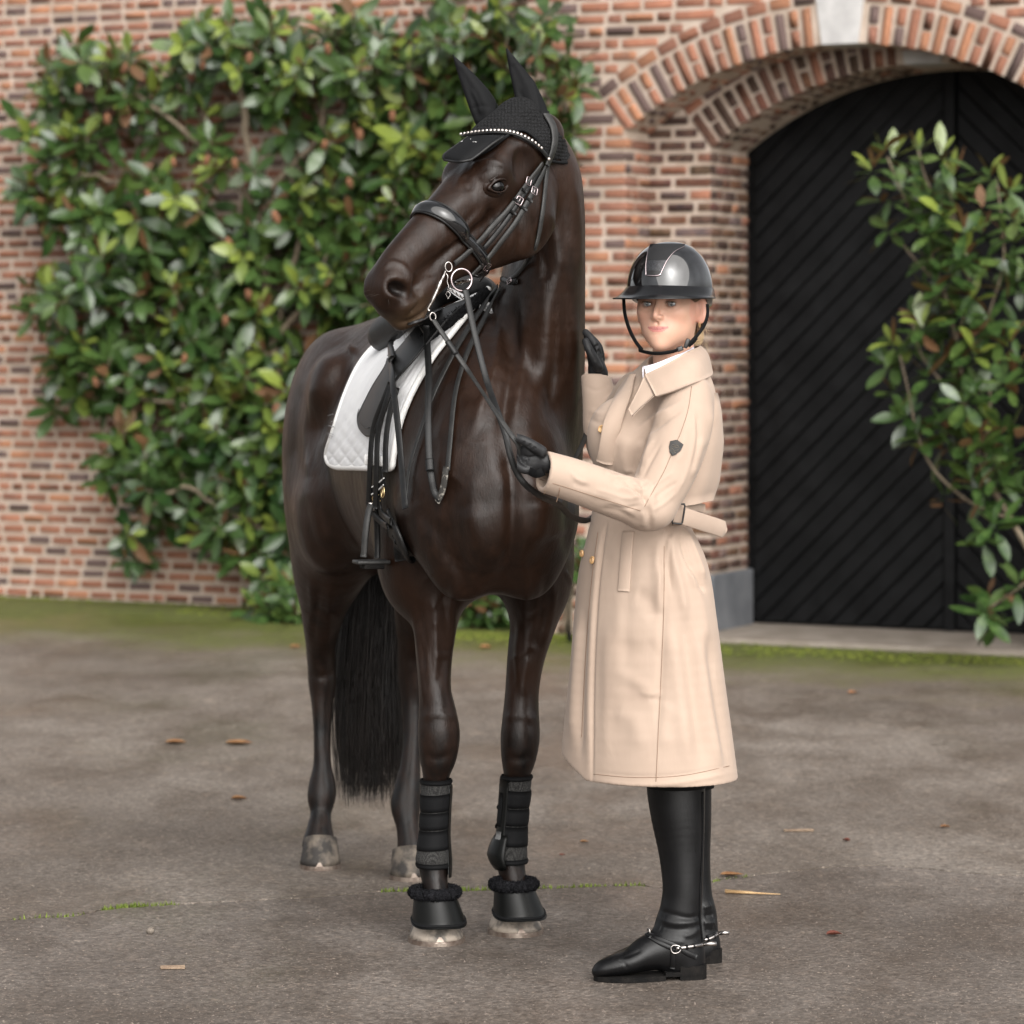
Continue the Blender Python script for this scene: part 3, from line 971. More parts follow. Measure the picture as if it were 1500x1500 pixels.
for b in ([(440, 780, .3), (380, 770, .3), (320, 745, .35), (270, 715, .4), (215, 745, .45)],
          [(430, 690, .28), (360, 640, .3), (280, 600, .35), (190, 575, .4), (110, 545, .4)],
          [(415, 600, .28), (330, 520, .3), (240, 470, .35), (150, 440, .4)],
          [(400, 500, .3), (470, 420, .3), (520, 370, .3), (600, 330, .3)],
          [(400, 500, .3), (420, 420, .3), (440, 330, .3), (420, 230, .3), (390, 150, .3)],
          [(390, 400, .3), (300, 330, .3), (210, 280, .35), (110, 250, .4)],
          [(375, 300, .3), (300, 220, .3), (220, 150, .3), (140, 110, .35)],
          [(375, 300, .3), (470, 200, .3), (560, 130, .3), (650, 90, .3), (760, 70, .35)],
          [(420, 620, .28), (480, 560, .3), (530, 500, .3), (560, 440, .3)],
          [(600, 330, .3), (680, 240, .35), (760, 170, .5), (815, 180, .8)],
          [(470, 200, .3), (480, 120, .3), (500, 40, .3)]):
    limb_px(b, .02, .008, big)
# where the foliage is thick: (px, py, radius px, tips)
blobs = [(75, 180, 42, 7), (62, 320, 36, 6), (205, 110, 40, 6), (110, 95, 50, 7), (92, 430, 46, 8), (100, 560, 40, 6), (640, 50, 60, 10), (300, 45, 50, 8), (420, 45, 60, 9), (75, 250, 40, 6), (730, 40, 60, 9),
         (120, 140, 75, 16), (80, 250, 55, 10), (150, 230, 55, 10), (230, 160, 60, 6), (330, 120, 70, 10), (300, 70, 45, 6), (430, 110, 80, 20), (520, 90, 80, 20), (600, 90, 80, 20), (690, 90, 75, 20),
         (760, 70, 60, 16), (810, 120, 45, 10), (825, 210, 26, 5), (560, 190, 70, 16), (470, 210, 60, 10), (660, 200, 70, 16), (380, 90, 60, 9), (250, 90, 45, 5), (700, 150, 40, 8),
         (170, 330, 90, 24), (100, 300, 50, 7), (270, 300, 70, 12), (240, 390, 90, 28), (330, 370, 80, 20), (130, 410, 60, 12), (410, 330, 70, 14), (480, 300, 75, 18), (560, 290, 75, 20), (620, 260, 60, 14),
         (330, 250, 55, 7), (420, 260, 45, 6), (400, 420, 55, 10), (480, 400, 65, 14), (550, 370, 60, 14), (190, 490, 85, 24), (120, 500, 50, 7), (280, 490, 80, 22), (360, 470, 60, 12), (430, 500, 50, 10), (500, 450, 55, 10), (550, 440, 45, 8),
         (250, 580, 85, 24), (330, 560, 80, 20), (400, 580, 65, 16), (180, 590, 50, 8), (440, 560, 40, 9), (280, 650, 75, 20), (360, 650, 75, 20), (410, 660, 50, 14), (200, 660, 50, 10), (150, 680, 40, 6), (230, 720, 50, 9),
         (330, 720, 60, 14), (400, 740, 50, 14), (190, 790, 22, 4), (195, 815, 16, 4), (370, 790, 45, 8), (320, 780, 30, 4), (425, 800, 35, 8), (430, 690, 30, 8)]
HOLES = [(206, 102, 19), (350, 195, 29), (418, 238, 25), (212, 222, 17), (150, 240, 14), (325, 303, 19), (490, 152, 17), (440, 386, 14), (225, 456, 19), (410, 422, 17), (270, 525, 14), (408, 478, 17), (560, 340, 12), (620, 165, 12), (340, 620, 10), (455, 560, 14), (70, 380, 16)]
LEAVES = []; TIPS = []
for (bx, by, br, nt_) in blobs:
    for i in range(max(2, int(nt_ * .95))):
        a = mr_.uniform(0, 6.283); q = br * math.sqrt(mr_.random())
        px, py = bx + q * math.cos(a), by + q * math.sin(a)
        if any(math.hypot(px - hx_, py - hy_) < hr_ + 7 for hx_, hy_, hr_ in HOLES) and mr_.random() < .9: continue
        d = .12 + .55 * mr_.random() * (1 - .5 * q / br)
        if px > 775: d += .9
        c = P(px, py, wallY(px, d))
        ax = Vector((mr_.uniform(-.8, .8) + (px - bx) / br * .3, mr_.uniform(-1.1, -.1), mr_.uniform(-.2, 1.0)))
        yg = 1 if mr_.random() < .30 + (.14 if (py < 330 or px > 650) else 0) else 0
        TIPS.append((c, ax, d))
        LEAVES += [(m, k, y, -d) for (m, k, y) in rosette(c, ax, mr_.randrange(8, 12), .175 if mr_.random() < .7 else .13, mr_, yg)]
foliage(big, LEAVES, 300)
# twigs to the tips
tv = MB()
for (c, ax, d) in TIPS:
    e = Vector(c) - ax.normalized() * .22 - NR * (-.0); e = e + (-NR) * min(.1, d * .3)
    mid = (Vector(c) + e) / 2 + Vector((0, 0, -.02))
    V, Fc = tube_vf([e, mid, c], [.007, .006, .004], 5); tv.add(V, Fc)
o = tv.build("twig_mass", M_BARK, big); o["kind"] = "stuff"
for (px, py) in ((115, 130), (182, 100), (157, 175), (254, 238), (303, 235), (344, 240), (217, 285), (404, 318), (335, 357), (364, 432), (475, 212), (527, 197), (365, 85), (297, 95), (480, 72), (512, 268), (270, 525), (330, 470), (140, 560), (405, 600), (575, 170), (440, 740)):
    c = P(px, py, wallY(px, mr_.uniform(.45, .7)))
    V = []; Fc = []
    az = Vector((mr_.uniform(-.5, .5), mr_.uniform(-.6, .1), 1)).normalized(); au = az.orthogonal().normalized(); q_ = mr_.uniform(.75, 1.05)
    s, Fc = sphere_vf(c, .021 * q_, .021 * q_, .037 * q_, au, az.cross(au), az, nu=10, nv=9)
    V = [Vector(v) + (Vector(v) - c) * mr_.uniform(-.08, .12) for v in s]
    mesh_np("seed_cone", np.array(V), Fc, M_CONE, big)

def shrub(name, label, cat, base, tips, size, root_px, spread, npart, yprob, stems=True):
    root = empty(name, base, label, cat)
    LL = []
    for (px, py, Y, ax) in tips:
        c = P(px, py, Y)
        if c.z < .07: c.z = .07
        LL += [(m, k, y, 0) for (m, k, y) in rosette(c, ax, mr_.randrange(6, 10), size, mr_, 1 if mr_.random() < yprob else 0)]
    foliage(root, LL, npart)
    if stems:
        for (px, py, Y, ax) in tips[::2]:
            c = P(px, py, Y); b = Vector(root.location) + Vector((mr_.uniform(-spread, spread), mr_.uniform(-.05, .05), 0))
            m = (b + c) / 2 + Vector((0, 0, .05))
            tube("stem", catmull([b, m, c - Vector(ax).normalized() * .02], 4), .006, M_BARK, root, 5)
    return root
def rt(x0, x1, y0, y1, d0, d1, n):
    out = []
    for _ in range(n):
        px = mr_.uniform(x0, x1); py = mr_.uniform(y0, y1)
        out.append((px, py, wallY(px, mr_.uniform(d0, d1)), (mr_.uniform(-.7, .7), mr_.uniform(-1, 0), mr_.uniform(.1, 1))))
    return out
shrub("low_shrub", "low bright green leafy shrub at the wall foot, left of the horse's legs", "shrub",
      P(410, 942, wallY(410, .62)), rt(375, 450, 840, 905, .45, .8, 26) + rt(385, 450, 890, 925, .5, .9, 14), .13, None, .1, 120, .4)
shrub("evergreen_shrub", "dark leafy shrub seen between the horse's front legs at the wall foot", "shrub",
      P(715, 928, wallY(715, .5)), rt(585, 620, 830, 900, .5, .8, 12) + rt(680, 760, 865, 905, .45, .8, 20), .13, None, .15, 80, 0.0)
shrub("young_magnolia", "small green plant by the plinth, peeping between the horse's chest and the beige coat", "shrub",
      P(846, 925, wallY(846, 1.3)), rt(838, 862, 800, 828, 1.25, 1.5, 7), .10, None, .1, 30, 0.0)
# right-hand magnolia in front of the door
def gateY(px, d):
    x = (px - CX) / F
    return (GO.dot(NR) + d) / (x * NR.x + NR.y)
rmag = empty("magnolia_tree", P(1530, 960, gateY(1530, .5)), "open branching magnolia with brown leaf undersides in front of the black door", "tree")
def rl(pts, r0, r1, name="branch"):
    c = catmull([P(px, py, gateY(px, d)) for (px, py, d) in pts], 7)
    return tube(name, c, list(np.linspace(r0, r1, len(c))), M_BARK, rmag, 7)
rl([(1530, 960, .5), (1520, 840, .5), (1480, 760, .5), (1440, 690, .5), (1415, 600, .5), (1400, 500, .5), (1380, 420, .5), (1350, 340, .5), (1320, 280, .5), (1300, 230, .5)], .017, .005, "trunk")
RB = [[(1480, 760, .5), (1420, 735, .55), (1370, 690, .6), (1345, 640, .6), (1330, 570, .6), (1318, 520, .6)],
      [(1415, 600, .5), (1380, 560, .6), (1350, 520, .6), (1335, 470, .65)],
      [(1400, 500, .5), (1420, 420, .4), (1400, 330, .5), (1385, 240, .5)],
      [(1380, 420, .5), (1340, 380, .6), (1310, 340, .6)],
      [(1440, 690, .5), (1450, 590, .4), (1445, 480, .4), (1470, 380, .4), (1460, 260, .4)],
      [(1400, 330, .5), (1360, 270, .6), (1345, 220, .6)],
      [(1520, 840, .5), (1480, 870, .5), (1450, 890, .6)]]
for b in RB: rl(b, .0075, .004)
RL = []
def radd(px, py, ax, n, yg, d=.55, size=.150):
    c = P(px, py, gateY(px, d)); RL.extend([(m, k, y, -d) for (m, k, y) in rosette(c, ax, n, size, mr_, yg)])
for (px, py, yg) in ((1290, 215, 1), (1315, 220, 1), (1345, 215, 1), (1385, 215, 1), (1270, 240, 1), (1290, 290, 0), (1300, 330, 0), (1320, 260, 0), (1350, 270, 0), (1375, 270, 0), (1400, 250, 1), (1390, 310, 1), (1340, 320, 0), (1355, 370, 0), (1380, 360, 0), (1405, 330, 1),
                     (1365, 420, 0), (1390, 400, 0), (1420, 370, 1), (1440, 330, 1), (1450, 250, 1), (1475, 280, 1), (1340, 460, 1), (1310, 505, 1), (1300, 530, 0), (1330, 500, 1), (1355, 470, 1), (1375, 470, 0), (1400, 450, 0), (1425, 440, 1),
                     (1310, 570, 0), (1330, 600, 0), (1355, 540, 0), (1380, 520, 0), (1405, 530, 0), (1430, 520, 1), (1445, 570, 1), (1345, 640, 0), (1370, 650, 1), (1390, 620, 0), (1410, 580, 0), (1430, 640, 1), (1450, 620, 1), (1395, 680, 0),
                     (1420, 700, 0), (1440, 720, 0), (1455, 760, 0), (1440, 780, 0), (1380, 590, 0), (1445, 470, 0), (1460, 540, 0), (1420, 480, 0), (1460, 420, 0), (1445, 890, 0), (1440, 870, 0), (1455, 910, 0), (1480, 650, 0), (1480, 500, 1), (1490, 400, 0), (1490, 720, 0), (1490, 850, 0)):
    radd(px + mr_.uniform(-6, 6), py + mr_.uniform(-6, 6), (mr_.uniform(-.7, .3), mr_.uniform(-.8, .1), mr_.uniform(.4, 1.1)), mr_.randrange(7, 10), yg, mr_.uniform(.35, .7))
for _ in range(34):
    px = mr_.uniform(1340, 1490); py = mr_.uniform(260, 740)
    if px < 1385 and 560 < py: px += 60
    radd(px, py, (mr_.uniform(-.7, .5), mr_.uniform(-.8, .1), mr_.uniform(.1, 1.1)), mr_.randrange(6, 9), 0, mr_.uniform(.35, .75))
foliage(rmag, RL, 300)

# low black rail that shows between the horse and the coat
rail = empty("low_rail", P(850, 925, gateY(850, .35)), "low black metal rail by the grey plinth, showing between horse and coat", "rail")
Yr = gateY(850, .35)
V, Fc = box_vf(P(852, 850, Yr), EV, -NR, UZ, .16, .05, .050, .006); mesh_np("rail_bar", np.array(V), Fc, M_DOOR, rail)
for px_ in (834, 870):
    c = P(px_, 850, Yr); V, Fc = box_vf(Vector((c.x, c.y, c.z / 2 - .013)), EV, -NR, UZ, .022, .022, c.z - .026, .003); mesh_np("post", np.array(V), Fc, M_DOOR, rail)
# =================================================================== THE HORSE
def horse_coat():
    m, nt, b = nodes_of("bay brown horse coat")
    big = noise(nt, 3.2, 3); fur = noise(nt, 260, 3, .6, stretch=(1, 1, .16)); mid = noise(nt, 30, 4, .6, stretch=(1, 1, .5))
    co = objco(nt); sep = nt.nodes.new("ShaderNodeSeparateXYZ"); nt.links.new(co, sep.inputs[0])
    c = ramp(nt, big, [(.3, (.0065, .0034, .0022)), (.52, (.0115, .0052, .0028)), (.72, (.0200, .0082, .0038))])
    # black points: lower legs
    c = mixc(nt, ramp(nt, sep.outputs[2], [(.42, 1), (.66, 0)]), c, (.0045, .0038, .0036))
    c = mixc(nt, ramp(nt, mid, [(.38, 0), (.7, .55)]), c, (.024, .0102, .0052))
    at = nt.nodes.new("ShaderNodeAttribute"); at.attribute_name = "muzzle"
    c = mixc(nt, at.outputs["Fac"], c, (.060, .038, .021))
    a2 = nt.nodes.new("ShaderNodeAttribute"); a2.attribute_name = "nostril"
    c = mixc(nt, a2.outputs["Fac"], c, (.0015, .0012, .0012))
    nt.links.new(c, b.inputs["Base Color"])
    nt.links.new(ramp(nt, mid, [(.3, .33), (.7, .47)]), b.inputs["Roughness"])
    b.inputs["Specular IOR Level"].default_value = .27
    b.inputs["Sheen Weight"].default_value = .0; b.inputs["Sheen Roughness"].default_value = .4
    n1 = bump(nt, b, fur, .22, .0022)
    n2 = bump(nt, b, mid, .22, .007, n1); bump(nt, b, noise(nt, 90, 4, .65, stretch=(1, 1, .4)), .20, .003, n2)
    return m
M_HORSE = horse_coat()
hs = SDF((-.78, 7.48, -.01), (.34, 9.85, 2.12), .0078)
O0 = Vector((-.22, 8.85, 0)); HU = Vector((.221, -.975, 0)).normalized(); HV = Vector((.975, .221, 0)).normalized()
def L3(u, v, w): return O0 + HU * u + HV * v + Vector((0, 0, w))
def body_loft(rows, k=.04, sub=5, op='add'):
    hs.loft([(*L3(u, v, w), rv, rw) for (u, v, w, rv, rw) in rows], side=tuple(HV), k=k, sub=sub, op=op)
# trunk: (along, left, height, half width, half height)
body_loft([(-.86, 0, 1.26, .09, .12), (-.78, 0, 1.25, .19, .23), (-.62, 0, 1.24, .275, .335), (-.42, 0, 1.235, .285, .365), (-.20, 0, 1.225, .262, .345),
           (.03, 0, 1.205, .275, .335), (.28, 0, 1.215, .268, .345), (.48, 0, 1.235, .235, .375), (.64, 0, 1.20, .215, .325), (.78, 0, 1.13, .185, .24), (.86, 0, 1.09, .13, .15)], sub=6)
# quarters and shoulders
for sg in (-1, 1):
    hs.ell(L3(-.56, .165 * sg, 1.30), (.27, .135, .25), (HU, HV, UZ), .06)
    hs.ell(L3(-.60, .17 * sg, 1.06), (.21, .125, .28), (HU, HV, UZ), .10)
    hs.ell(L3(-.30, .225 * sg, 1.40), (.085, .055, .075), (HU, HV, UZ), .07)       # point of hip
    hs.ell(L3(.47, .15 * sg, 1.20), (.20, .10, .30), ((HU * .9 + UZ * -.44), HV, (UZ * .9 + HU * .44)), .06)   # shoulder blade
    hs.ell(L3(.72, .135 * sg, 1.10), (.12, .095, .13), (HU, HV, UZ), .05)          # point of shoulder
    hs.ell(L3(.80, .085 * sg, 1.05), (.095, .10, .17), (HU, HV, UZ), .06)         # breast
    hs.ell(L3(.50, .155 * sg, .98), (.13, .085, .16), (HU, HV, UZ), .05)           # upper arm
def limb(rows, k=.03, sub=5):
    """rows: px, py, Y, half width px, half depth m"""
    st = []
    for (px, py, Y, hw, rd) in rows:
        c = P(px, py, Y); st.append((*c, hw * Y / F, rd))
    hs.loft(st, side=(1, 0, 0), k=k, sub=sub)
# right foreleg (left in the picture)
FR = [(640, 790, 8.36, 50, .12), (642, 850, 8.33, 47, .105), (638, 905, 8.30, 34, .080), (636, 960, 8.28, 27, .062), (637, 1010, 8.26, 24, .052), (641, 1045, 8.25, 28, .050), (643, 1075, 8.245, 31, .054), (642, 1105, 8.25, 28, .050),
      (639, 1135, 8.265, 20, .040), (638, 1180, 8.27, 17, .036), (636, 1225, 8.27, 17.5, .037), (634, 1258, 8.265, 22, .045), (636, 1282, 8.255, 20, .040), (640, 1312, 8.235, 18, .036), (643, 1338, 8.225, 23, .046)]
FL = [(795, 790, 8.42, 44, .12), (793, 850, 8.40, 45, .105), (783, 905, 8.385, 35, .080), (771, 960, 8.375, 28, .062), (765, 1010, 8.37, 25, .052), (763, 1050, 8.36, 27, .050), (762, 1080, 8.355, 29, .054), (760, 1108, 8.36, 26, .050),
      (757, 1135, 8.375, 19.5, .040), (754, 1175, 8.38, 17, .036), (750, 1222, 8.385, 17.5, .037), (747, 1252, 8.385, 22, .045), (750, 1276, 8.375, 20, .040), (756, 1300, 8.36, 18, .036), (760, 1325, 8.35, 22, .046)]
limb(FR, .055); limb(FL, .055)
# right hind leg (left in the picture) and left hind leg
HR = [(500, 740, 9.32, 72, .20), (487, 800, 9.36, 52, .17), (478, 850, 9.42, 43, .125), (473, 900, 9.48, 31, .09), (470, 940, 9.54, 22.5, .072), (471, 972, 9.57, 20.5, .072), (472, 1000, 9.57, 20.5, .062), (472, 1030, 9.56, 16, .046),
      (472, 1075, 9.545, 13, .034), (472, 1120, 9.53, 13.5, .034), (472, 1150, 9.52, 20, .043), (471, 1168, 9.51, 21, .044), (470, 1190, 9.495, 15.5, .036), (468, 1215, 9.47, 19, .040), (467, 1238, 9.45, 25, .05)]
HL = [(640, 740, 9.20, 70, .20), (630, 800, 9.24, 54, .17), (620, 850, 9.30, 46, .125), (612, 900, 9.36, 34, .09), (606, 940, 9.41, 24, .072), (604, 972, 9.43, 21.5, .072), (605, 1000, 9.43, 21.5, .062), (604, 1030, 9.42, 17, .046),
      (604, 1075, 9.395, 14, .034), (601, 1120, 9.37, 15, .034), (597, 1155, 9.35, 20, .043), (594, 1180, 9.335, 22, .044), (597, 1210, 9.31, 17, .036), (601, 1240, 9.29, 19, .042), (603, 1260, 9.28, 23, .05)]
limb(HR, .075); limb(HL, .075)
for hp in ((462, 948, 9.60), (598, 950, 9.46)):
    hs.ell(P(*hp), (.020, .032, .045), None, .03)        # point of hock
# stifle
hs.ell(P(480, 765, 9.10), (.070, .10, .13), None, .13)
# neck
def necks(rows, k):
    hs.loft([(*P(px, py, Y), hx, hd) for (px, py, Y, hx, hd) in rows], side=(.985, .17, 0), k=k, sub=6)
necks([(783, 205, 8.085, .060, .075), (800, 250, 8.15, .082, .115), (803, 300, 8.20, .090, .145), (800, 360, 8.24, .096, .170), (794, 430, 8.27, .106, .195), (783, 520, 8.32, .124, .235), (764, 620, 8.38, .155, .275), (742, 700, 8.42, .185, .29)], .045)
# withers
hs.ell(L3(.40, 0, 1.50), (.22, .075, .12), (HU, HV, UZ), .07)
# ---- head
AX = Vector((-.578, -.523, -.627)); AX.normalize()
LT = Vector((.671, -.742, 0)).normalized(); DN = AX.cross(LT).normalized()
if DN.z < 0: DN = -DN
H0 = P(777, 217, 8.02)
def H(a, l, n): return H0 + AX * a + LT * l + DN * n
def head_loft(rows, k=.02, sub=6, op='add'):
    hs.loft([(*H(a, l, n), rl, rn) for (a, l, n, rl, rn) in rows], side=tuple(LT), k=k, sub=sub, op=op)
# cranium and nasal bone
head_loft([(-.045, 0, .005, .062, .060), (.03, 0, .02, .078, .075), (.11, 0, .028, .090, .074), (.18, 0, .030, .090, .070), (.25, 0, .034, .076, .064), (.33, 0, .040, .058, .056), (.42, 0, .043, .049, .050), (.51, 0, .038, .047, .048), (.560, 0, .026, .048, .048), (.585, 0, .010, .045, .042), (.598, 0, .0, .036, .034)])
# jaw
head_loft([(.05, 0, -.075, .058, .085), (.12, 0, -.085, .066, .105), (.20, 0, -.085, .064, .100), (.28, 0, -.070, .054, .082), (.36, 0, -.050, .046, .062), (.44, 0, -.042, .040, .052), (.51, 0, -.048, .039, .047), (.56, 0, -.062, .038, .042), (.590, 0, -.066, .030, .032)])
for sg in (-1, 1):
    hs.ell(H(.165, .045 * sg, -.095), (.105, .040, .095), (AX, LT, DN), .03)      # cheek
    hs.ell(H(.175, .070 * sg, .062), (.050, .032, .034), (AX, LT, DN), .03)       # brow
    hs.ell(H(.10, .062 * sg, .05), (.06, .03, .04), (AX, LT, DN), .03)
    hs.ell(H(.30, .050 * sg, .012), (.115, .014, .014), ((AX * .97 + DN * .24), LT, DN), .03)   # facial crest
    hs.ell(H(.575, .034 * sg, .022), (.045, .026, .036), (AX, LT, DN), .02)       # nostril wing
    hs.ell(H(.582, .030 * sg, -.030), (.032, .022, .022), (AX, LT, DN), .02)      # lip
hs.ell(H(.548, 0, -.075), (.030, .030, .024), (AX, LT, DN), .02)                  # chin
hs.ell(H(.593, 0, -.028), (.026, .038, .034), (AX, LT, DN), .02)                  # upper lip
for sg in (-1, 1):
    hs.ell(H(.210, .096 * sg, .035), (.017, .012, .012), (AX, LT, DN), .010, 'sub')   # eye socket
    hs.ell(H(.588, .056 * sg, .020), (.017, .030, .030), ((AX * .9 + DN * -.43), LT, (DN * .9 + AX * .43)), .010, 'sub')   # nostril
    hs.ell(H(.112, .088 * sg, .03), (.03, .012, .028), (AX, LT, DN), .03, 'sub')  # hollow above the eye
hs.loft([(*H(.475, .050, -.052), .006, .004), (*H(.52, .052, -.056), .006, .004), (*H(.56, .045, -.054), .006, .0035), (*H(.60, .02, -.050), .006, .003)], side=tuple(LT), k=.006, sub=3, op='sub')
EYE_C = [H(.210, .080 * s_, .036) for s_ in (1, -1)]
hs.ell(H(-.005, 0, .090), (.060, .052, .040), (AX, LT, DN), .03); hs.ell(H(.070, -.012, .092), (.058, .064, .036), (AX, LT, DN), .03)                 # poll and forelock
HV_, HQ_ = hs.mesh(2)
# ---- muscle, tendon and vein relief
ST = [
 # chest
 ([(748, 640), (752, 720), (750, 800), (738, 850)], 12, -.012), ([(690, 740), (700, 790), (690, 840)], 24, .008), ([(800, 730), (815, 790)], 26, .007),
 ([(600, 700), (625, 760), (660, 800), (690, 850)], 14, -.007), ([(645, 800), (672, 840), (690, 880)], 9, -.005), ([(740, 560), (735, 640), (745, 700)], 15, -.006), ([(700, 560), (665, 640), (640, 720)], 26, .006),
 ([(735, 430), (730, 500), (718, 560), (690, 640)], 7, .006), ([(752, 430), (752, 500), (745, 580), (735, 640)], 9, -.006), ([(800, 420), (795, 500), (780, 600), (775, 680)], 16, .005), ([(825, 400), (830, 480), (825, 560)], 9, -.005),
 ([(845, 700), (830, 760), (836, 820)], 10, -.005),
 # forearm veins and tendons
 ([(637, 842), (622, 850), (613, 870), (608, 885)], 2.6, .0028), ([(655, 862), (640, 880), (632, 895)], 2.2, .0016), ([(605, 900), (612, 940), (618, 990), (622, 1030)], 3.0, .0028), ([(612, 900), (616, 930), (625, 960), (628, 1000)], 2.2, .0022), ([(664, 960), (648, 960), (637, 964)], 2.4, .0022),
 ([(800, 885), (785, 900), (772, 905), (770, 930), (768, 960)], 2.4, .0022), ([(745, 966), (758, 962), (770, 954), (775, 948), (790, 955)], 2.4, .0026), ([(775, 960), (768, 990), (764, 1020)], 5, .004), ([(752, 910), (748, 960), (752, 1010)], 5, -.004),
 ([(645, 905), (648, 960), (640, 1010)], 8, -.004), ([(826, 835), (834, 848), (838, 860)], 2.2, .003), ([(660, 870), (663, 920), (660, 960)], 7, .003),
 ([(620, 1050), (643, 1046), (668, 1052)], 6, .003), ([(618, 1105), (640, 1112), (664, 1104)], 6, -.003), ([(741, 1052), (760, 1048), (786, 1055)], 6, .003), ([(740, 1108), (760, 1113), (782, 1106)], 6, -.003),
 # quarters
 ([(470, 545), (455, 600), (450, 660), (455, 700)], 10, .006), ([(510, 520), (490, 570), (474, 610), (466, 650)], 12, -.010), ([(440, 560), (432, 620), (430, 680)], 8, -.004), ([(520, 508), (512, 518)], 7, .012),
 ([(478, 640), (481, 690), (498, 750), (520, 790)], 6, -.008, 9.3), ([(455, 700), (470, 760), (480, 800)], 18, .006), ([(445, 900), (470, 895), (495, 905)], 5, -.003), ([(448, 868), (470, 872), (496, 860)], 3, .002),
 ([(452, 985), (470, 992), (490, 985)], 5, -.003), ([(455, 850), (458, 880), (455, 920)], 5, .003),
 # head
 ([(690, 285), (670, 300), (640, 345), (612, 385)], 12, .003), ([(705, 300), (680, 330), (650, 370), (625, 400)], 6, -.004), ([(702, 338), (680, 358), (652, 380)], 8, .0035), ([(745, 285), (760, 320), (762, 360), (752, 395)], 7, -.003),
 ([(690, 250), (700, 238), (722, 236), (742, 244)], 3.2, .0032), ([(702, 252), (720, 246), (740, 252)], 1.8, -.002), ([(700, 272), (716, 284), (738, 280)], 2.4, -.0022), ([(697, 262), (708, 270)], 2, -.002), ([(678, 256), (690, 280)], 6, -.004), ([(690, 215), (672, 245), (655, 280)], 7, -.003),
 ([(560, 395), (572, 385), (590, 390), (600, 405), (600, 425)], 4, .004), ([(603, 408), (606, 425), (598, 442)], 4, -.003), ([(640, 405), (620, 412), (605, 425)], 4, -.003), ([(585, 455), (610, 440), (625, 425)], 5, .003),
 ([(648, 424), (634, 445), (619, 459), (601, 470), (582, 473)], 2.6, -.0055), ([(640, 447), (628, 462), (612, 474)], 4, .004), ([(655, 300), (650, 330), (655, 352)], 5, .002), ([(715, 300), (720, 330), (712, 360)], 6, -.003), ([(800, 300), (815, 350), (822, 400)], 8, .004), ([(780, 300), (790, 350), (800, 395), (790, 410)], 8, -.005), ([(840, 260), (848, 330), (850, 400)], 6, .003), ([(812, 255), (825, 300), (833, 360)], 8, -.004)]
ST += [([(610, 880), (618, 930), (620, 980)], 5, -.003), ([(650, 880), (656, 930), (652, 990)], 5, -.003), ([(632, 870), (640, 930), (640, 1000)], 5, .003), ([(670, 810), (655, 850), (650, 890)], 8, -.004), ([(765, 820), (772, 870), (768, 920)], 8, .004), ([(800, 840), (795, 900), (782, 960)], 7, -.004), ([(815, 850), (808, 900), (795, 950)], 5, .003),
 ([(700, 690), (690, 730), (700, 780), (720, 820)], 14, .005), ([(665, 700), (655, 750), (665, 790)], 12, -.005), ([(780, 690), (790, 740), (785, 800)], 14, .005), ([(620, 640), (612, 700), (610, 760)], 12, .005), ([(640, 640), (632, 700), (640, 760)], 10, -.004),
 ([(770, 450), (765, 540), (750, 620)], 7, .004), ([(815, 420), (812, 520), (800, 620)], 8, -.004), ([(840, 450), (842, 550), (838, 640)], 8, .004), ([(690, 560), (660, 600), (640, 650)], 7, .0025), ([(672, 640), (690, 650), (712, 648)], 3, .0015), ([(650, 690), (668, 700), (680, 715)], 3, .0015),
 ([(735, 300), (728, 325), (708, 352)], 2.4, .0016), ([(728, 325), (738, 345), (735, 372)], 2.2, .0014), ([(668, 345), (655, 365), (640, 375)], 2.4, .0014), ([(765, 340), (758, 365), (742, 385)], 5, -.002),
 ([(470, 855), (462, 900), (458, 945)], 5, -.004), ([(484, 860), (482, 910), (478, 955)], 5, .003), ([(462, 1010), (464, 1060), (464, 1110)], 3, .002), ([(480, 1010), (478, 1060), (478, 1110)], 3, -.002), ([(445, 730), (455, 780), (470, 820)], 10, -.004)]
ST = [(s_[0], s_[1], s_[2] * 1.45, *s_[3:]) for s_ in ST]
HV_ = sculpt(HV_, HQ_, ST)
BVH_H = bvh_of(HV_, HQ_)
horse = empty("horse", L3(0, 0, 0), "tall dark brown horse in dressage tack, head turned left, standing on the courtyard", "horse")
hb = mesh_np("body", HV_, HQ_, M_HORSE, horse)
mz = np.zeros(len(HV_), dtype=np.float32)
d = HV_ - np.array(H0); a_ = d @ np.array(AX); n_ = d @ np.array(DN); l_ = d @ np.array(LT)
near = (np.abs(l_) < .12) & (np.abs(n_) < .2)
mz = np.where(near, np.clip((a_ - .50) / .08, 0, 1) * np.clip((-.020 - n_) / .03, 0, 1) * .55, 0)
qx, qy = to_px(HV_); lc = catmull([(646, 428), (634, 447), (619, 461), (601, 472)], 8)
dl = np.min(np.hypot(qx[:, None] - lc[None, :, 0], qy[:, None] - lc[None, :, 1]), axis=1) if False else np.full(len(HV_), 1e9)
for (x_, y_) in lc[:, :2]: dl = np.minimum(dl, np.hypot(qx - x_, qy - y_))
mz = np.maximum(mz, np.where(near & (a_ > .42), np.exp(-(dl / 3.2) ** 2) * .9, 0))
at = hb.data.attributes.new("muzzle", 'FLOAT', 'POINT'); at.data.foreach_set("value", mz.astype(np.float32))
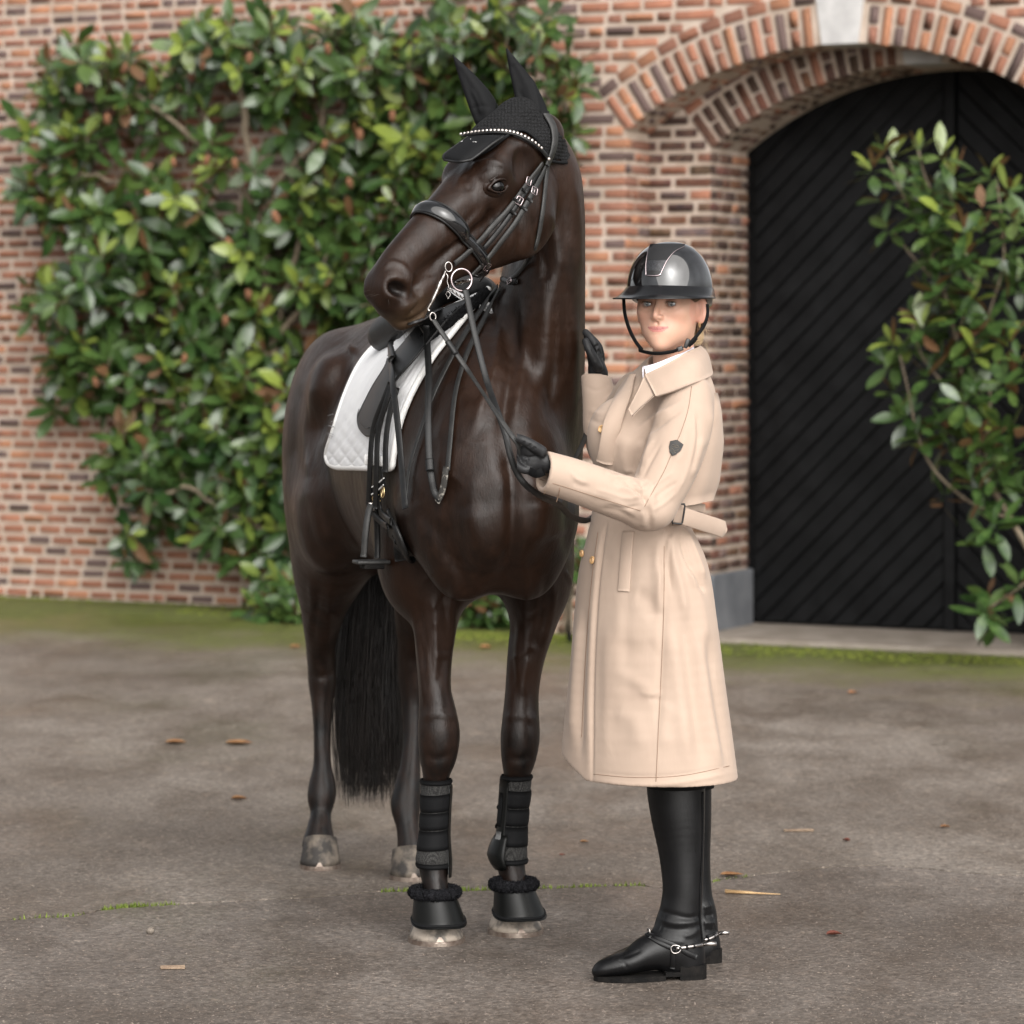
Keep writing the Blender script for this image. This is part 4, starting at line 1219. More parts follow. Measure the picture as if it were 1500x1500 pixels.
# eyes and lids
M_EYE = mat("horse eye", (.0018, .0013, .0012), .07, .38)
M_SKIN = mat("dark skin", (.0085, .0055, .0042), .45, .35, (.012, .0075, .005), 60, bscale=200, bstr=.2)
nz = np.zeros(len(HV_), dtype=np.float32)
for sg in (-1, 1):
    dd = HV_ - np.array(H(.588, .056 * sg, .020)); q1 = dd @ np.array((AX * .9 + DN * -.43)); q2 = dd @ np.array(LT); q3 = dd @ np.array(DN * .9 + AX * .43)
    nz = np.maximum(nz, np.clip((1.02 - np.sqrt((q1 / .019) ** 2 + (q2 / .034) ** 2 + (q3 / .032) ** 2)) * 4, 0, 1))
at = hb.data.attributes.new("nostril", 'FLOAT', 'POINT'); at.data.foreach_set("value", nz.astype(np.float32))
EH = Vector((-.742, -.671, 0)).normalized()
for ec, sg in zip(EYE_C, (1, -1)):
    LS = LT * sg; e1 = (EH * .98 - UZ * .16).normalized(); e3 = (UZ * .98 + EH * .16).normalized()
    V, Fc = sphere_vf(ec, .0215, .0190, .0190, e1, LS, e3, 20, 14)
    eye = mesh_np("eye", np.array(V), Fc, M_EYE, horse)
    m_ = Vector(ec); q = SDF(m_ - Vector((.062, .062, .055)), m_ + Vector((.062, .062, .055)), .0019)
    q.ell(m_ - LS * .010, (.038, .0245, .030), (e1, LS, e3), .01)
    q.loft([(*(m_ - e1 * .030 + LS * .010 + e3 * .006), .004, .004), (*(m_ - e1 * .012 + LS * .0165 + e3 * .0165), .0036, .0036), (*(m_ + e1 * .012 + LS * .0165 + e3 * .0150), .0036, .0036), (*(m_ + e1 * .030 + LS * .009 + e3 * .002), .0035, .0035)], tuple(LS), .006, 5)
    q.loft([(*(m_ - e1 * .028 + LS * .010 - e3 * .004), .0035, .0035), (*(m_ - e1 * .010 + LS * .0150 - e3 * .0120), .0028, .0028), (*(m_ + e1 * .010 + LS * .0150 - e3 * .0120), .0028, .0028), (*(m_ + e1 * .031 + LS * .009 - e3 * .002), .0035, .0035)], tuple(LS), .006, 5)
    q.loft([(*(m_ - e1 * .026 + LS * .013 + e3 * .022), .0022, .0022), (*(m_ + LS * .0165 + e3 * .0275), .0022, .0022), (*(m_ + e1 * .026 + LS * .012 + e3 * .018), .0022, .0022)], tuple(LS), .006, 4)
    q.ell(m_ + LS * .0185 + e3 * .0005, (.0250, .017, .0112), (e1, LS, e3), .005, 'sub')
    q.ell(m_, (.0213, .0188, .0188), (e1, LS, e3), .001, 'sub')
    V, Q = q.mesh(1)
    mesh_np("eyelid", V, Q, M_HORSE, horse)
# hooves
M_HOOF = mat("hoof horn", (.035, .031, .028), .6, .3, (.15, .125, .10), 22, .42, .60, bscale=70, bstr=.5)
M_HOOFG = mat("pale worn hoof", (.10, .09, .08), .6, .4, (.34, .29, .24), 26, .38, .58, bscale=70, bstr=.6)
M_SHOE = mat("hoof shoe steel", (.30, .25, .21), .45, .5, (.14, .10, .08), 30, metal=.6)
def hoof(px, pyb, Ytoe, wpx, hgt, top_w, yaw, m, hd):
    """hoof with its sole at photo row pyb"""
    c = P(px, pyb, Ytoe); s = Ytoe / F; rw = wpx * s / 2; rd = rw * 1.12
    fy = Vector((math.sin(yaw), -math.cos(yaw), 0)); fx = Vector((math.cos(yaw), math.sin(yaw), 0))
    base = Vector((c.x, c.y, 0)) - fy * (-.0) + (-fy) * rd
    V = []; Fc = []; n = 28; lev = 7
    for j in range(lev):
        t = j / (lev - 1); z = .012 + t * (hgt - .012)
        w = rw + (top_w * s / 2 - rw) * t ** .9; dd = rd + (top_w * s / 2 * 1.05 - rd) * t
        off = -fy * (rd * .42 * t) if True else 0
        w *= 1 + .012 * math.sin(j * 2.1)
        for i in range(n):
            an = 2 * math.pi * i / n
            ca, sa = math.cos(an), math.sin(an)
            V.append(base + off + fx * (w * ca) + fy * (dd * (sa if sa > 0 else sa * .82)) + UZ * (z - (.018 * t * (1 - sa) if t > .5 else 0)))
    for j in range(lev - 1):
        for i in range(n):
            i2 = (i + 1) % n
            Fc.append((j * n + i, j * n + i2, (j + 1) * n + i2, (j + 1) * n + i))
    Fc.append(tuple(range((lev - 1) * n, lev * n))); Fc.append(tuple(range(n))[::-1])
    hf = mesh_np("hoof", np.array(V), Fc, m, horse)
    V = []; Fc = []
    for z, k in ((0.0, 1.035), (.0, .8), (.012, 1.035), (.012, .8)):
        for i in range(n):
            an = 2 * math.pi * i / n; sa = math.sin(an)
            V.append(base + fx * (rw * k * math.cos(an)) + fy * (rd * k * (sa if sa > 0 else sa * .82)) + UZ * z)
    for i in range(n):
        j = (i + 1) % n
        Fc += [(i, j, 2 * n + j, 2 * n + i), (2 * n + i, 2 * n + j, 3 * n + j, 3 * n + i), (n + i, 3 * n + i, 3 * n + j, n + j), (i, n + i, n + j, j)]
    mesh_np("shoe", np.array(V), Fc, M_SHOE, hf, False)
    for q in (.0,):                                  # toe clips
        an = math.pi / 2 + q * 1.6
        p0 = base + fx * (rw * 1.03 * math.cos(an)) + fy * (rd * 1.03 * math.sin(an))
        tdir = (fx * -math.sin(an) + fy * math.cos(an)); up = (UZ - fy * .45).normalized()
        w = .013
        mesh_np("toe_clip", np.array([p0 - tdir * w + UZ * .008, p0 + tdir * w + UZ * .008, p0 + tdir * w * .25 + UZ * .008 + up * .017, p0 - tdir * w * .25 + UZ * .008 + up * .017]), [(0, 1, 2, 3)], M_SHOE, hf, False)
    return base
hoof(645, 1387, CAMZ * F / (1387 - HY), 82, .085, 54, .15, M_HOOFG, 0)
hoof(764, 1374, CAMZ * F / (1374 - HY), 80, .085, 52, .20, M_HOOFG, 0)
hoof(468, 1276, CAMZ * F / (1276 - HY), 60, .098, 48, .02, M_HOOF, 0)
hoof(607, 1292, CAMZ * F / (1292 - HY), 58, .098, 46, .25, M_HOOF, 0)
# tail: strands
M_TAIL = mat("tail hair", (.0045, .0038, .0036), .40, .5, (.016, .0095, .0065), 14, .35, .75, stretch=(1, 1, .12))
V = []; Fc = []
rt_ = random.Random(5)
clumps = []
for i in range(46):
    a = rt_.uniform(0, 6.283); q = math.sqrt(rt_.random()); clumps.append((math.cos(a) * q, math.sin(a) * q, rt_.uniform(-1, 1), rt_.uniform(.8, 2.2), rt_.uniform(0, 6), rt_.random()))
for i in range(1500):
    cl = clumps[i % 46]; a = rt_.uniform(0, 6.283); q = math.sqrt(rt_.random())
    wx0, wy0 = math.cos(a) * q, math.sin(a) * q
    yend = 1186 - 34 * cl[5] - 30 * rt_.random() ** 2 - (220 * rt_.random() if rt_.random() < .22 else 0)
    pts = []
    for j in range(10):
        t = j / 9
        k = .15 + .45 * t                                   # strands gather into locks lower down
        wx = wx0 * (1 - k) + (cl[0] * 1.05 + wx0 * .22) * k; wy = wy0 * (1 - k) + (cl[1] + wy0 * .22) * k
        py = 640 + (yend - 640) * t
        hw = np.interp(py, [640, 760, 850, 950, 1050, 1130, 1190], [24, 44, 52, 58, 62, 60, 54])
        cx = np.interp(py, [640, 850, 1000, 1190], [556, 547, 540, 541])
        x = cx + hw * wx + cl[2] * 5 * math.sin(cl[3] * t * 3 + cl[4]) * t + rt_.uniform(-1, 1) * t
        pts.append(P(x, py, 9.74 + wy * .07 * (1 - .3 * t)))
    r = rt_.uniform(.0011, .0022)
    s, f = tube_vf(pts, [r * (1, 1.1, 1.1, 1.1, 1.05, 1, .9, .75, .5, .12)[j] for j in range(10)], 3, False)
    o = len(V); V += s; Fc += [tuple(x + o for x in q_) for q_ in f]
mesh_np("tail", np.array(V), Fc, M_TAIL, horse)
# long whiskers on brow and muzzle
V = []; Fc = []
for (px, py, dx, dy, l_w, n_w) in ((652, 258, -14, -12, 0, 5), (560, 470, -6, 12, 0, 5), (590, 482, 2, 10, 0, 7), (620, 474, 6, 9, 0, 6), (552, 430, -7, 3, 0, 3), (578, 440, 2, 10, 0, 3)):
    for k in range(n_w):
        x = px + rt_.uniform(-12, 12); y = py + rt_.uniform(-5, 3)
        h, nn = cast(BVH_H, x, y)
        if h is None: continue
        e = h + nn * .02 + Vector((dx, 0, -dy)) * .0012 * rt_.uniform(.6, 1.2)
        s, f = tube_vf([h, (h + e) / 2 + nn * .004, e], [.0003, .00025, .0001], 3, False); o = len(V); V += s; Fc += [tuple(a + o for a in q_) for q_ in f]
if V: mesh_np("whiskers", np.array(V), Fc, mat("whisker hair", (.03, .022, .015), .5), horse)
# =================================================================== THE WOMAN
M_COAT = mat("beige cotton twill", (.365, .276, .217), .70, .18, (.390, .298, .236), 9, bscale=420, bstr=.05, bdist=.0008, sheen=.10)
_nt = M_COAT.node_tree; _b = _nt.nodes["Principled BSDF"]
_prev = _b.inputs["Normal"].links[0].from_socket
bump(_nt, _b, noise(_nt, 11, 3, .55, stretch=(1, 1, .45), dist=1.2), .10, .02, _prev)
M_SEAM = mat("beige seam thread", (.22, .145, .10), .8, .2)
M_GLOVE = mat("black glove leather", (.012, .012, .0128), .48, .28, (.020, .020, .021), 40, bscale=120, bstr=.35, bdist=.002)
M_BOOT = mat("black boot leather", (.0035, .0035, .0038), .36, .26, (.006, .006, .0065), 18, bscale=60, bstr=.12, bdist=.002)
M_BREECH = mat("black stretch fabric", (.004, .004, .0043), .65, .2, bscale=200, bstr=.2)
M_SOLE = mat("boot sole rubber", (.0045, .0043, .0043), .8, .12, (.012, .0105, .0095), 40)
M_SHELL = mat("gloss black helmet shell", (.004, .004, .0045), .035, .6, coat=1.0)
M_PEAK = mat("satin black peak", (.005, .005, .0055), .20, .45)
M_PANEL = mat("matt black helmet panel", (.012, .012, .013), .75, .3, bscale=500, bstr=.3)
M_GLIT = mat("dark glitter", (.02, .02, .022), .3, .8, (.20, .20, .22), 900, .55, .7, metal=.5)
M_CHROME = mat("bright steel", (.40, .375, .36), .24, .5, metal=1.0)
M_ROSE = mat("rose silver trim", (.48, .40, .41), .24, .5, metal=1.0)
M_WEB = mat("black webbing", (.0035, .0035, .0038), .7, .15, bscale=300, bstr=.4)
M_SHIRT = mat("white shirt cotton", (.76, .76, .80), .7, .3, (.70, .68, .76), 30)
M_GOLD = mat("amber horn button", (.52, .29, .12), .28, .6, (.66, .42, .2), 60, coat=.5)
M_BLACKM = mat("black enamel", (.008, .007, .007), .35, .5)
M_BADGE = mat("black rubber badge", (.014, .013, .012), .5, .4, (.03, .027, .022), 60)
M_BMARK = mat("dull bronze emboss", (.15, .12, .085), .45, .5, metal=.4)
def skin_mat():
    m, nt, b = nodes_of("skin")
    at = nt.nodes.new("ShaderNodeAttribute"); at.attribute_name = "pig"
    n = noise(nt, 55, 4)
    c = mixc(nt, ramp(nt, n, [(.35, 0), (.7, .35)]), at.outputs["Color"], (.60, .33, .225), 'MIX')
    n3 = noise(nt, 130, 4, .7); c = mixc(nt, ramp(nt, n, [(.35, 0), (.68, .10)]), at.outputs["Color"], (.58, .27, .19)); c = mixc(nt, ramp(nt, n3, [(.5, 0), (.8, .15)]), c, (.50, .27, .18)); nt.links.new(c, b.inputs["Base Color"])
    b.inputs["Subsurface Weight"].default_value = .12; b.inputs["Subsurface Radius"].default_value = (.012, .004, .002); b.inputs["Subsurface Scale"].default_value = .6
    b.inputs["Roughness"].default_value = .46; b.inputs["Specular IOR Level"].default_value = .4
    bump(nt, b, noise(nt, 600, 3), .08, .0006)
    return m
M_SKINP = skin_mat()
M_HAIR = mat("ash blonde hair", (.56, .42, .26), .42, .5, (.38, .26, .14), 120, .35, .7, stretch=(1, 1, .3))
M_HAIRD = mat("dark blonde hair", (.16, .095, .05), .45, .5, (.09, .05, .026), 140, .35, .7)

person = empty("person", P(985, 1436, 7.86) * 1.0, "woman in a beige trench coat, black riding helmet, gloves and tall boots holding the reins", "person")
person.location.z = 0
YAW = R(21)
hf = Vector((-math.sin(YAW), -math.cos(YAW), 0)); hl = Vector((math.cos(YAW), -math.sin(YAW), 0))
HC = P(981, 445, 7.85)
def K(f, l, z): return HC + hf * f + hl * l + UZ * z
FAX = (hf, hl, UZ)
fs = SDF((HC.x - .25, 7.58, HC.z - .36), (HC.x + .22, 8.12, HC.z + .14), .0027)
def fe(f, l, z, r, k=.015, op='add', axes=FAX): fs.ell(K(f, l, z), r, axes, k, op)
fe(-.012, 0, .018, (.094, .072, .100), .02)
fe(.030, 0, -.030, (.058, .0625, .080), .03)
fe(.036, 0, -.068, (.054, .045, .043), .025)
fe(.060, 0, -.070, (.034, .034, .036), .02)
for s_ in (-1, 1):
    fe(.056, .039 * s_, -.020, (.024, .021, .019), .02)
    fe(.012, .044 * s_, -.060, (.026, .012, .028), .025)
    fe(.050, .028 * s_, -.058, (.022, .016, .022), .02)
    fe(.079, .028 * s_, .020, (.014, .025, .008), .010)
fe(.076, 0, -.098, (.016, .016, .013), .02)
fs.loft([(*K(.084, 0, .012), .007, .009), (*K(.094, 0, -.006), .0068, .010), (*K(.106, 0, -.024), .0072, .0095), (*K(.108, 0, -.031), .0072, .0070), (*K(.096, 0, -.038), .006, .006)], tuple(hl), .012, 5)
for s_ in (-1, 1): fe(.097, .0102 * s_, -.033, (.0095, .0052, .0060), .006)
for s_ in (-1, 1): fe(.104, .0065 * s_, -.0405, (.004, .0028, .0024), .0015, 'sub')
# lips
def lipf(l): return .0912 - (l / .027) ** 2 * .0125
fs.loft([(*K(lipf(l), l, z), r, r) for l, z, r in ((-.027, -.0575, .0016), (-.014, -.0578, .0032), (-.004, -.0565, .0039), (0, -.0570, .0036), (.004, -.0565, .0039), (.014, -.0576, .0032), (.028, -.0565, .0016))], (0, 0, 1), .005, 3)
fs.loft([(*K(lipf(l) - .001, l, z), r, r) for l, z, r in ((-.022, -.0625, .0018), (-.010, -.0660, .0040), (0, -.0668, .0046), (.010, -.0660, .0040), (.022, -.0620, .0018))], (0, 0, 1), .005, 3)
fs.loft([(*K(lipf(l) + .0035, l, z), .0013, .0016) for l, z in ((-.029, -.0565), (-.014, -.0608), (0, -.0614), (.014, -.0606), (.030, -.0555))], (0, 0, 1), .002, 3, 'sub')
fe(.0955, 0, -.047, (.004, .0035, .006), .004, 'sub')
# eyes
EYES = []
for s_ in (-1, 1):
    fe(.096, .0305 * s_, .000, (.018, .019, .012), .016, 'sub')
    e = K(.0725, .0305 * s_, -.001); EYES.append((e, s_))
    fs.ell(e, (.0150, .0150, .0138), FAX, .006)
    fs.ell(e + hf * .0120 + UZ * .0003, (.0095, .0132, .0060), FAX, .0015, 'sub')
# ears, neck, shoulders
for s_ in (-1, 1):
    en = (hl * (s_ * .82) + hf * .57).normalized(); eb = (hl * (s_ * .57) - hf * .82).normalized(); ea = (en, eb, UZ)
    ec_ = K(-.010, .079 * s_, -.014)
    fs.ell(ec_, (.0070, .0165, .0300), ea, .005)
    fs.ell(ec_ + UZ * .004 + en * .005 - eb * .001, (.0055, .0105, .0200), ea, .003, 'sub')
    fs.ell(ec_ - UZ * .0265 - eb * .006, (.0065, .0085, .0090), ea, .006)
    fs.ell(K(-.004, .070 * s_, -.014), (.014, .010, .022), FAX, .008)
nb = P(984, 570, 7.89)
fs.loft([(*K(-.022, 0, -.045), .052, .056), (*K(-.020, .002, -.085), .049, .053), (*K(-.018, .005, -.125), .051, .054), (*(K(-.02, .008, -.165)), .057, .058), (*K(-.02, .01, -.20), .09, .065)], tuple(hl), .02, 5)
BF = Vector((-.80, -.60, 0)); BL = Vector((.60, -.80, 0))
fs.ell(K(-.03, .0, -.30), (.075, .150, .105), (BF, BL, UZ), .05)
fV, fQ = fs.mesh(1)
fV = sculpt(fV, fQ, [([(944, 474), (948, 480)], 3, -.0008), ([(972, 470), (978, 480)], 3, -.0008), ([(950, 489), (958, 490), (967, 488)], 3, -.0012)])
body = mesh_np("body", fV, fQ, M_SKINP, person)
# pigment: lips, brows, cheeks, ear tips (colour of the skin itself)
rel = fV - np.array(HC); pf = rel @ np.array(hf); pl = rel @ np.array(hl); pz = rel[:, 2]
pig = np.tile(np.array([.60, .365, .265]), (len(fV), 1))
def blend(wgt, col):
    global pig
    wgt = np.clip(wgt, 0, 1)[:, None]; pig = pig * (1 - wgt) + np.array(col) * wgt
blend(.28 * np.exp(-(((np.abs(pl) - .042) / .02) ** 2 + ((pz + .035) / .02) ** 2)) * (pf > .03), (.66, .30, .22))
blend(.2 * np.exp(-((pl / .012) ** 2 + ((pz + .03) / .012) ** 2)) * (pf > .08), (.66, .31, .24))
lipz = -.0615 + .0; zc = np.where(np.abs(pl) < .028, 1, 0)
lw = np.clip(1 - (np.abs(pl) / .0265) ** 2, 0, 1)
up = .0066 * lw ** .6; dn = .0078 * lw ** .6
cv_ = .0045 * (np.abs(pl) / .027) ** 2
inl = (pz - cv_ < -.0611 + up) & (pz - cv_ > -.0618 - dn) & (pf > .07) & (np.abs(pl) < .0265)
blend(inl * .9, (.50, .185, .17))
blend(((np.abs(pz - cv_ + .0612) < .0014) & (np.abs(pl) < .026) & (pf > .07)) * .7, (.26, .09, .08))
bz = .0205 + .004 * np.clip(1 - ((np.abs(pl) - .032) / .02) ** 2, -1, 1)
blend(np.exp(-((pz - bz) / .0030) ** 2) * ((np.abs(pl) > .012) & (np.abs(pl) < .053) & (pf > .05)) * .75, (.17, .095, .055))
dE = np.minimum(np.sqrt((pl - .0305) ** 2 + ((pz) * 1.3) ** 2), np.sqrt((pl + .0305) ** 2 + (pz * 1.3) ** 2))
blend(np.exp(-((dE - .0115) / .0035) ** 2) * (pf > .05) * .7, (.20, .105, .08))
blend(((np.abs(pl) > .066) & (np.abs(pz + .01) < .045)) * .35, (.66, .26, .20))
_t = np.clip((-.015 - pz) / .08, 0, 1); _t = _t * _t * (3 - 2 * _t); _w = np.clip((pf + .005) / .03, 0, 1) * (pz > -.125)
_sh = -(.065 * _t * _w * pl)
fV = (fV + np.outer(_sh, np.array(hl))).astype(np.float32); body.data.vertices.foreach_set("co", fV.ravel()); body.data.update()
ca = body.data.color_attributes.new("pig", 'FLOAT_COLOR', 'POINT')
ca.data.foreach_set("color", np.c_[pig, np.ones(len(pig))].astype(np.float32).ravel())
M_WHITE = mat("eye white", (.30, .275, .26), .12, .5, coat=.5); M_IRIS = mat("blue grey iris", (.055, .068, .075), .08, .5, (.025, .03, .035), 300, coat=1.0); M_PUP = mat("pupil", (.004, .004, .004), .05, .6, coat=1.0)
gaze = (Vector((0, 0, CAMZ)) - HC).normalized()
for e, s_ in EYES:
    V, Fc = sphere_vf(e, .0123, nu=16, nv=12); eye = mesh_np("eye", np.array(V), Fc, M_WHITE, person)
    g = (gaze + Vector((.02, 0, 0))).normalized(); u = g.cross(UZ).normalized(); w = u.cross(g)
    for nm, r, dd, mm in (("iris", .0060, .0114, M_IRIS), ("pupil", .0026, .0122, M_PUP)):
        V = [e + g * (dd + .0008)] + [e + g * (math.sqrt(.0125 ** 2 - r * r) + .0002) + (u * math.cos(a) + w * math.sin(a)) * r for a in [k * math.pi / 8 for k in range(16)]]
        mesh_np(nm, np.array(V), [(0, 1 + (k + 1) % 16, 1 + k) for k in range(16)], mm, eye)
    V = []; Fc = []
    for k in range(22):                                  # upper lashes
        t = -1 + 2 * k / 21
        b0 = e + hl * (t * .0118) + hf * (.0145 - .004 * t * t) + UZ * (.0048 * (1 - t * t) ** .5 + .0006)
        s, f = tube_vf([b0, b0 + hf * .004 + hl * t * .003 * 1 + UZ * .0022], [.0008, .0002], 3, False); o = len(V); V += s; Fc += [tuple(a + o for a in q) for q in f]
    mesh_np("eyelashes", np.array(V), Fc, M_HAIRD, eye)

# ------------------------------------------------------------------ coat
cs = SDF((.03, 7.36, .44), (.58, 8.28, 1.56), .0037)
TOR = [(988, 536, 7.87, .050, .050), (988, 552, 7.87, .088, .070), (984, 570, 7.87, .128, .083), (973, 600, 7.86, .158, .102), (964, 650, 7.855, .162, .116), (952, 705, 7.85, .153, .116), (936, 758, 7.85, .134, .100), (938, 800, 7.85, .152, .118),
       (943, 850, 7.85, .180, .145), (945, 920, 7.85, .197, .158), (947, 1000, 7.85, .213, .170), (948, 1080, 7.85, .232, .184), (950, 1150, 7.85, .246, .194), (951, 1200, 7.85, .258, .203)]
TS = [(*P(a, b, c), d, e) for (a, b, c, d, e) in TOR]
cs.loft(TS, tuple(BL), .03, 5)
LA = [(1006, 580, 7.735, .058), (1003, 615, 7.70, .068), (989, 660, 7.665, .070), (970, 705, 7.635, .066), (950, 737, 7.61, .058), (920, 732, 7.575, .054), (880, 718, 7.545, .052), (835, 702, 7.515, .050), (795, 690, 7.49, .048), (770, 682, 7.475, .048)]
cs.loft([(*P(a, b, c), r, r) for (a, b, c, r) in LA], (0, 1, 0), .035, 5)
cs.ell(P(952, 752, 7.61), (.050, .055, .036), None, .03)
RA = [(935, 580, 8.0, .062), (915, 620, 8.05, .066), (897, 656, 8.06, .058), (885, 630, 8.07, .052), (879, 590, 8.085, .044), (872, 548, 8.10, .037), (868, 530, 8.11, .036)]
cs.loft([(*P(a, b, c), r, r) for (a, b, c, r) in RA], (0, 1, 0), .02, 5)
# bust
cs.ell(P(905, 640, 7.80), (.07, .08, .09), (BF, BL, UZ), .06)
# cut the cuffs, the hem and the neck opening, hollow the skirt
def cut_plane(s, pt, n, ext, k=.002):
    n = Vector(n).normalized(); pt = Vector(pt)
    def fn(x, y, z): return (-( (x - np.float32(pt.x)) * np.float32(n.x) + (y - np.float32(pt.y)) * np.float32(n.y) + (z - np.float32(pt.z)) * np.float32(n.z))).astype(np.float32)
    s.put(fn, ext[0], ext[1], k, 'sub')
ca_ = (P(795, 690, 7.49) - P(835, 702, 7.515)).normalized()
cq = P(795, 691, 7.49); ca2 = (ca_ + Vector((0, 0, -.12))).normalized()
cut_plane(cs, cq, ca2, (cq - Vector((.09, .09, .09)) + ca2 * .03, cq + Vector((.06, .09, .09)) + ca2 * .03))
cb_ = (P(868, 530, 8.11) - P(879, 590, 8.085)).normalized(); cbq = P(872.5, 551, 8.10); cb2 = (cb_ + Vector((.25, 0, 0.1))).normalized()
cut_plane(cs, cbq, cb2, (cbq - Vector((.045, .06, .03)), cbq + Vector((.045, .06, .08))))
cut_plane(cs, P(866, 1150, 7.75), (-.62, 0, -.78), (P(800, 1200, 7.5), P(866, 1080, 8.2)))
hz = CAMZ - (1152 - HY) / F * 7.66
cut_plane(cs, (0, 0, hz), (0, 0, -1), ((0, 7.3, .3), (.6, 8.3, hz)))
cs.loft([(x, y, z, a - .007, b - .007) for (x, y, z, a, b) in TS[8:]], tuple(BL), .002, 5, 'sub')
inn = [(*(P(a, b, c)), r - .012, r - .012) for (a, b, c, r) in LA[7:]] ; cs.loft([(*(P(760, 679, 7.468)), .037, .037)] + inn[::-1][1:], (0, 1, 0), .002, 4, 'sub')
cs.loft([(*P(866, 522, 8.113), .026, .026), (*P(872, 548, 8.10), .026, .026), (*P(876, 566, 8.09), .026, .026)], (0, 1, 0), .002, 4, 'sub')
cs.loft([(*K(-.018, .005, -.075), .058, .060), (*K(-.018, .006, -.115), .060, .062), (*K(-.012, .006, -.15), .060, .060)], tuple(hl), .004, 4, 'sub')
# open V at the throat
cs.loft([(*P(944, 555, 7.735), .018, .035), (*P(938, 575, 7.72), .014, .03), (*P(927, 596, 7.70), .006, .018)], (1, 0, 0), .004, 4, 'sub')
cV, cQ = cs.mesh(5)
CF = [
 # elbow and forearm folds
 ([(925, 700), (932, 712), (945, 715), (955, 708)], 5, .009), ([(928, 716), (938, 724), (947, 735)], 4, -.010), ([(938, 703), (944, 722), (947, 742)], 3.5, -.009), ([(932, 698), (925, 690), (915, 692)], 4, .007), ([(905, 712), (920, 716), (935, 730)], 5, .006), ([(895, 705), (912, 702), (925, 712)], 4, -.006),
 ([(948, 740), (952, 760), (952, 776)], 5, -.007), ([(940, 748), (944, 762), (942, 772)], 5, .006), ([(962, 715), (956, 740), (958, 765)], 6, .006), ([(975, 690), (955, 720), (945, 745)], 7, .005), ([(880, 745), (905, 748), (935, 765)], 5, -.004), ([(860, 722), (890, 728), (915, 738)], 6, .004), ([(838, 705), (850, 712), (865, 714)], 5, -.004), ([(885, 735), (912, 742), (930, 755)], 6, .005),
 ([(985, 660), (975, 690), (962, 712)], 8, -.005), ([(945, 640), (940, 665), (935, 690)], 6, -.006), ([(955, 625), (950, 655), (943, 685)], 7, .006), ([(1005, 620), (1000, 650), (992, 680)], 9, .004), ([(1020, 600), (1024, 640), (1018, 690)], 8, -.004),
 # raglan folds across the chest
 ([(985, 600), (960, 612), (935, 630)], 7, .006), ([(980, 615), (955, 628), (932, 650)], 5, -.006), ([(960, 600), (940, 608), (922, 622)], 6, -.004), ([(920, 640), (915, 670), (918, 695)], 10, .006), ([(905, 650), (898, 680), (900, 700)], 6, -.006), ([(935, 655), (930, 680), (928, 700)], 6, -.006),
 # front edge of the overlap
 ([(889, 768), (884, 790), (877, 850), (872, 920), (869, 1000), (868, 1080), (868, 1150)], 2.6, -.010), ([(880, 775), (874, 830), (868, 900), (864, 1000), (862, 1140)], 7, .0045), ([(938, 560), (915, 600), (895, 640), (885, 690)], 3, -.007), ([(925, 570), (905, 605), (886, 645), (876, 690)], 8, .007),
 ([(850, 900), (842, 1000), (838, 1090)], 7, .006), ([(858, 900), (852, 1000), (850, 1110)], 5, -.006),
 # skirt: folds running down from the belt and creases
 ([(985, 770), (972, 800), (968, 840)], 6, -.010), ([(993, 775), (1002, 810), (1022, 850), (1030, 870)], 6, -.010), ([(978, 772), (984, 810), (997, 860), (1006, 910)], 9, .007), ([(1000, 770), (1020, 815), (1032, 850)], 6, .009), ([(965, 790), (964, 850), (968, 900)], 8, .006), ([(1010, 830), (1024, 880), (1036, 950)], 10, .006),
 ([(1000, 900), (1012, 1000), (1030, 1130)], 12, -.007), ([(1020, 920), (1036, 1030), (1056, 1135)], 10, .007), ([(1035, 930), (1050, 1030), (1066, 1130)], 7, -.006), ([(985, 920), (996, 1010), (1010, 1130)], 14, .007), ([(975, 800), (972, 900), (967, 1010), (963, 1090)], 6, -.003),
 ([(936, 1013), (954, 1018), (970, 1012)], 4, .0022), ([(950, 1023), (968, 1024)], 3, -.002), ([(905, 985), (935, 1000), (958, 1020)], 10, .003), ([(900, 940), (935, 955), (965, 945)], 14, -.003), ([(930, 870), (950, 880), (960, 910)], 12, -.004), ([(900, 1040), (930, 1060), (940, 1100)], 14, .003), ([(985, 1030), (970, 1060), (978, 1100)], 12, .003), ([(910, 890), (905, 960), (900, 1040)], 16, .004), ([(890, 800), (892, 860), (888, 930)], 10, -.003),
 ([(870, 1144), (930, 1150), (1000, 1146), (1078, 1130)], 3, .0035), ([(870, 1131), (930, 1137), (1000, 1134), (1070, 1120)], 2.2, -.002),
 # far sleeve
 ([(862, 600), (880, 606), (900, 600)], 5, .004), ([(860, 612), (880, 620), (898, 618)], 5, -.004), ([(857, 566), (875, 572), (895, 562)], 4, -.0025),
 # shoulder and back
 ([(1040, 600), (1048, 640), (1050, 680)], 6, .005), ([(1030, 640), (1022, 670), (1012, 700)], 7, .008), ([(1038, 650), (1030, 680), (1020, 705)], 5, -.008)]
CF = [(p_, w_, a_ * (1.55 if min(q[1] for q in p_) > 765 and w_ >= 5 else 1)) for (p_, w_, a_) in CF]
CF = [(p_, w_ * (.75 if min(q[1] for q in p_) < 780 else 1), a_ * (.62 if min(q[1] for q in p_) < 780 and w_ < 9 else .85)) for (p_, w_, a_) in CF]
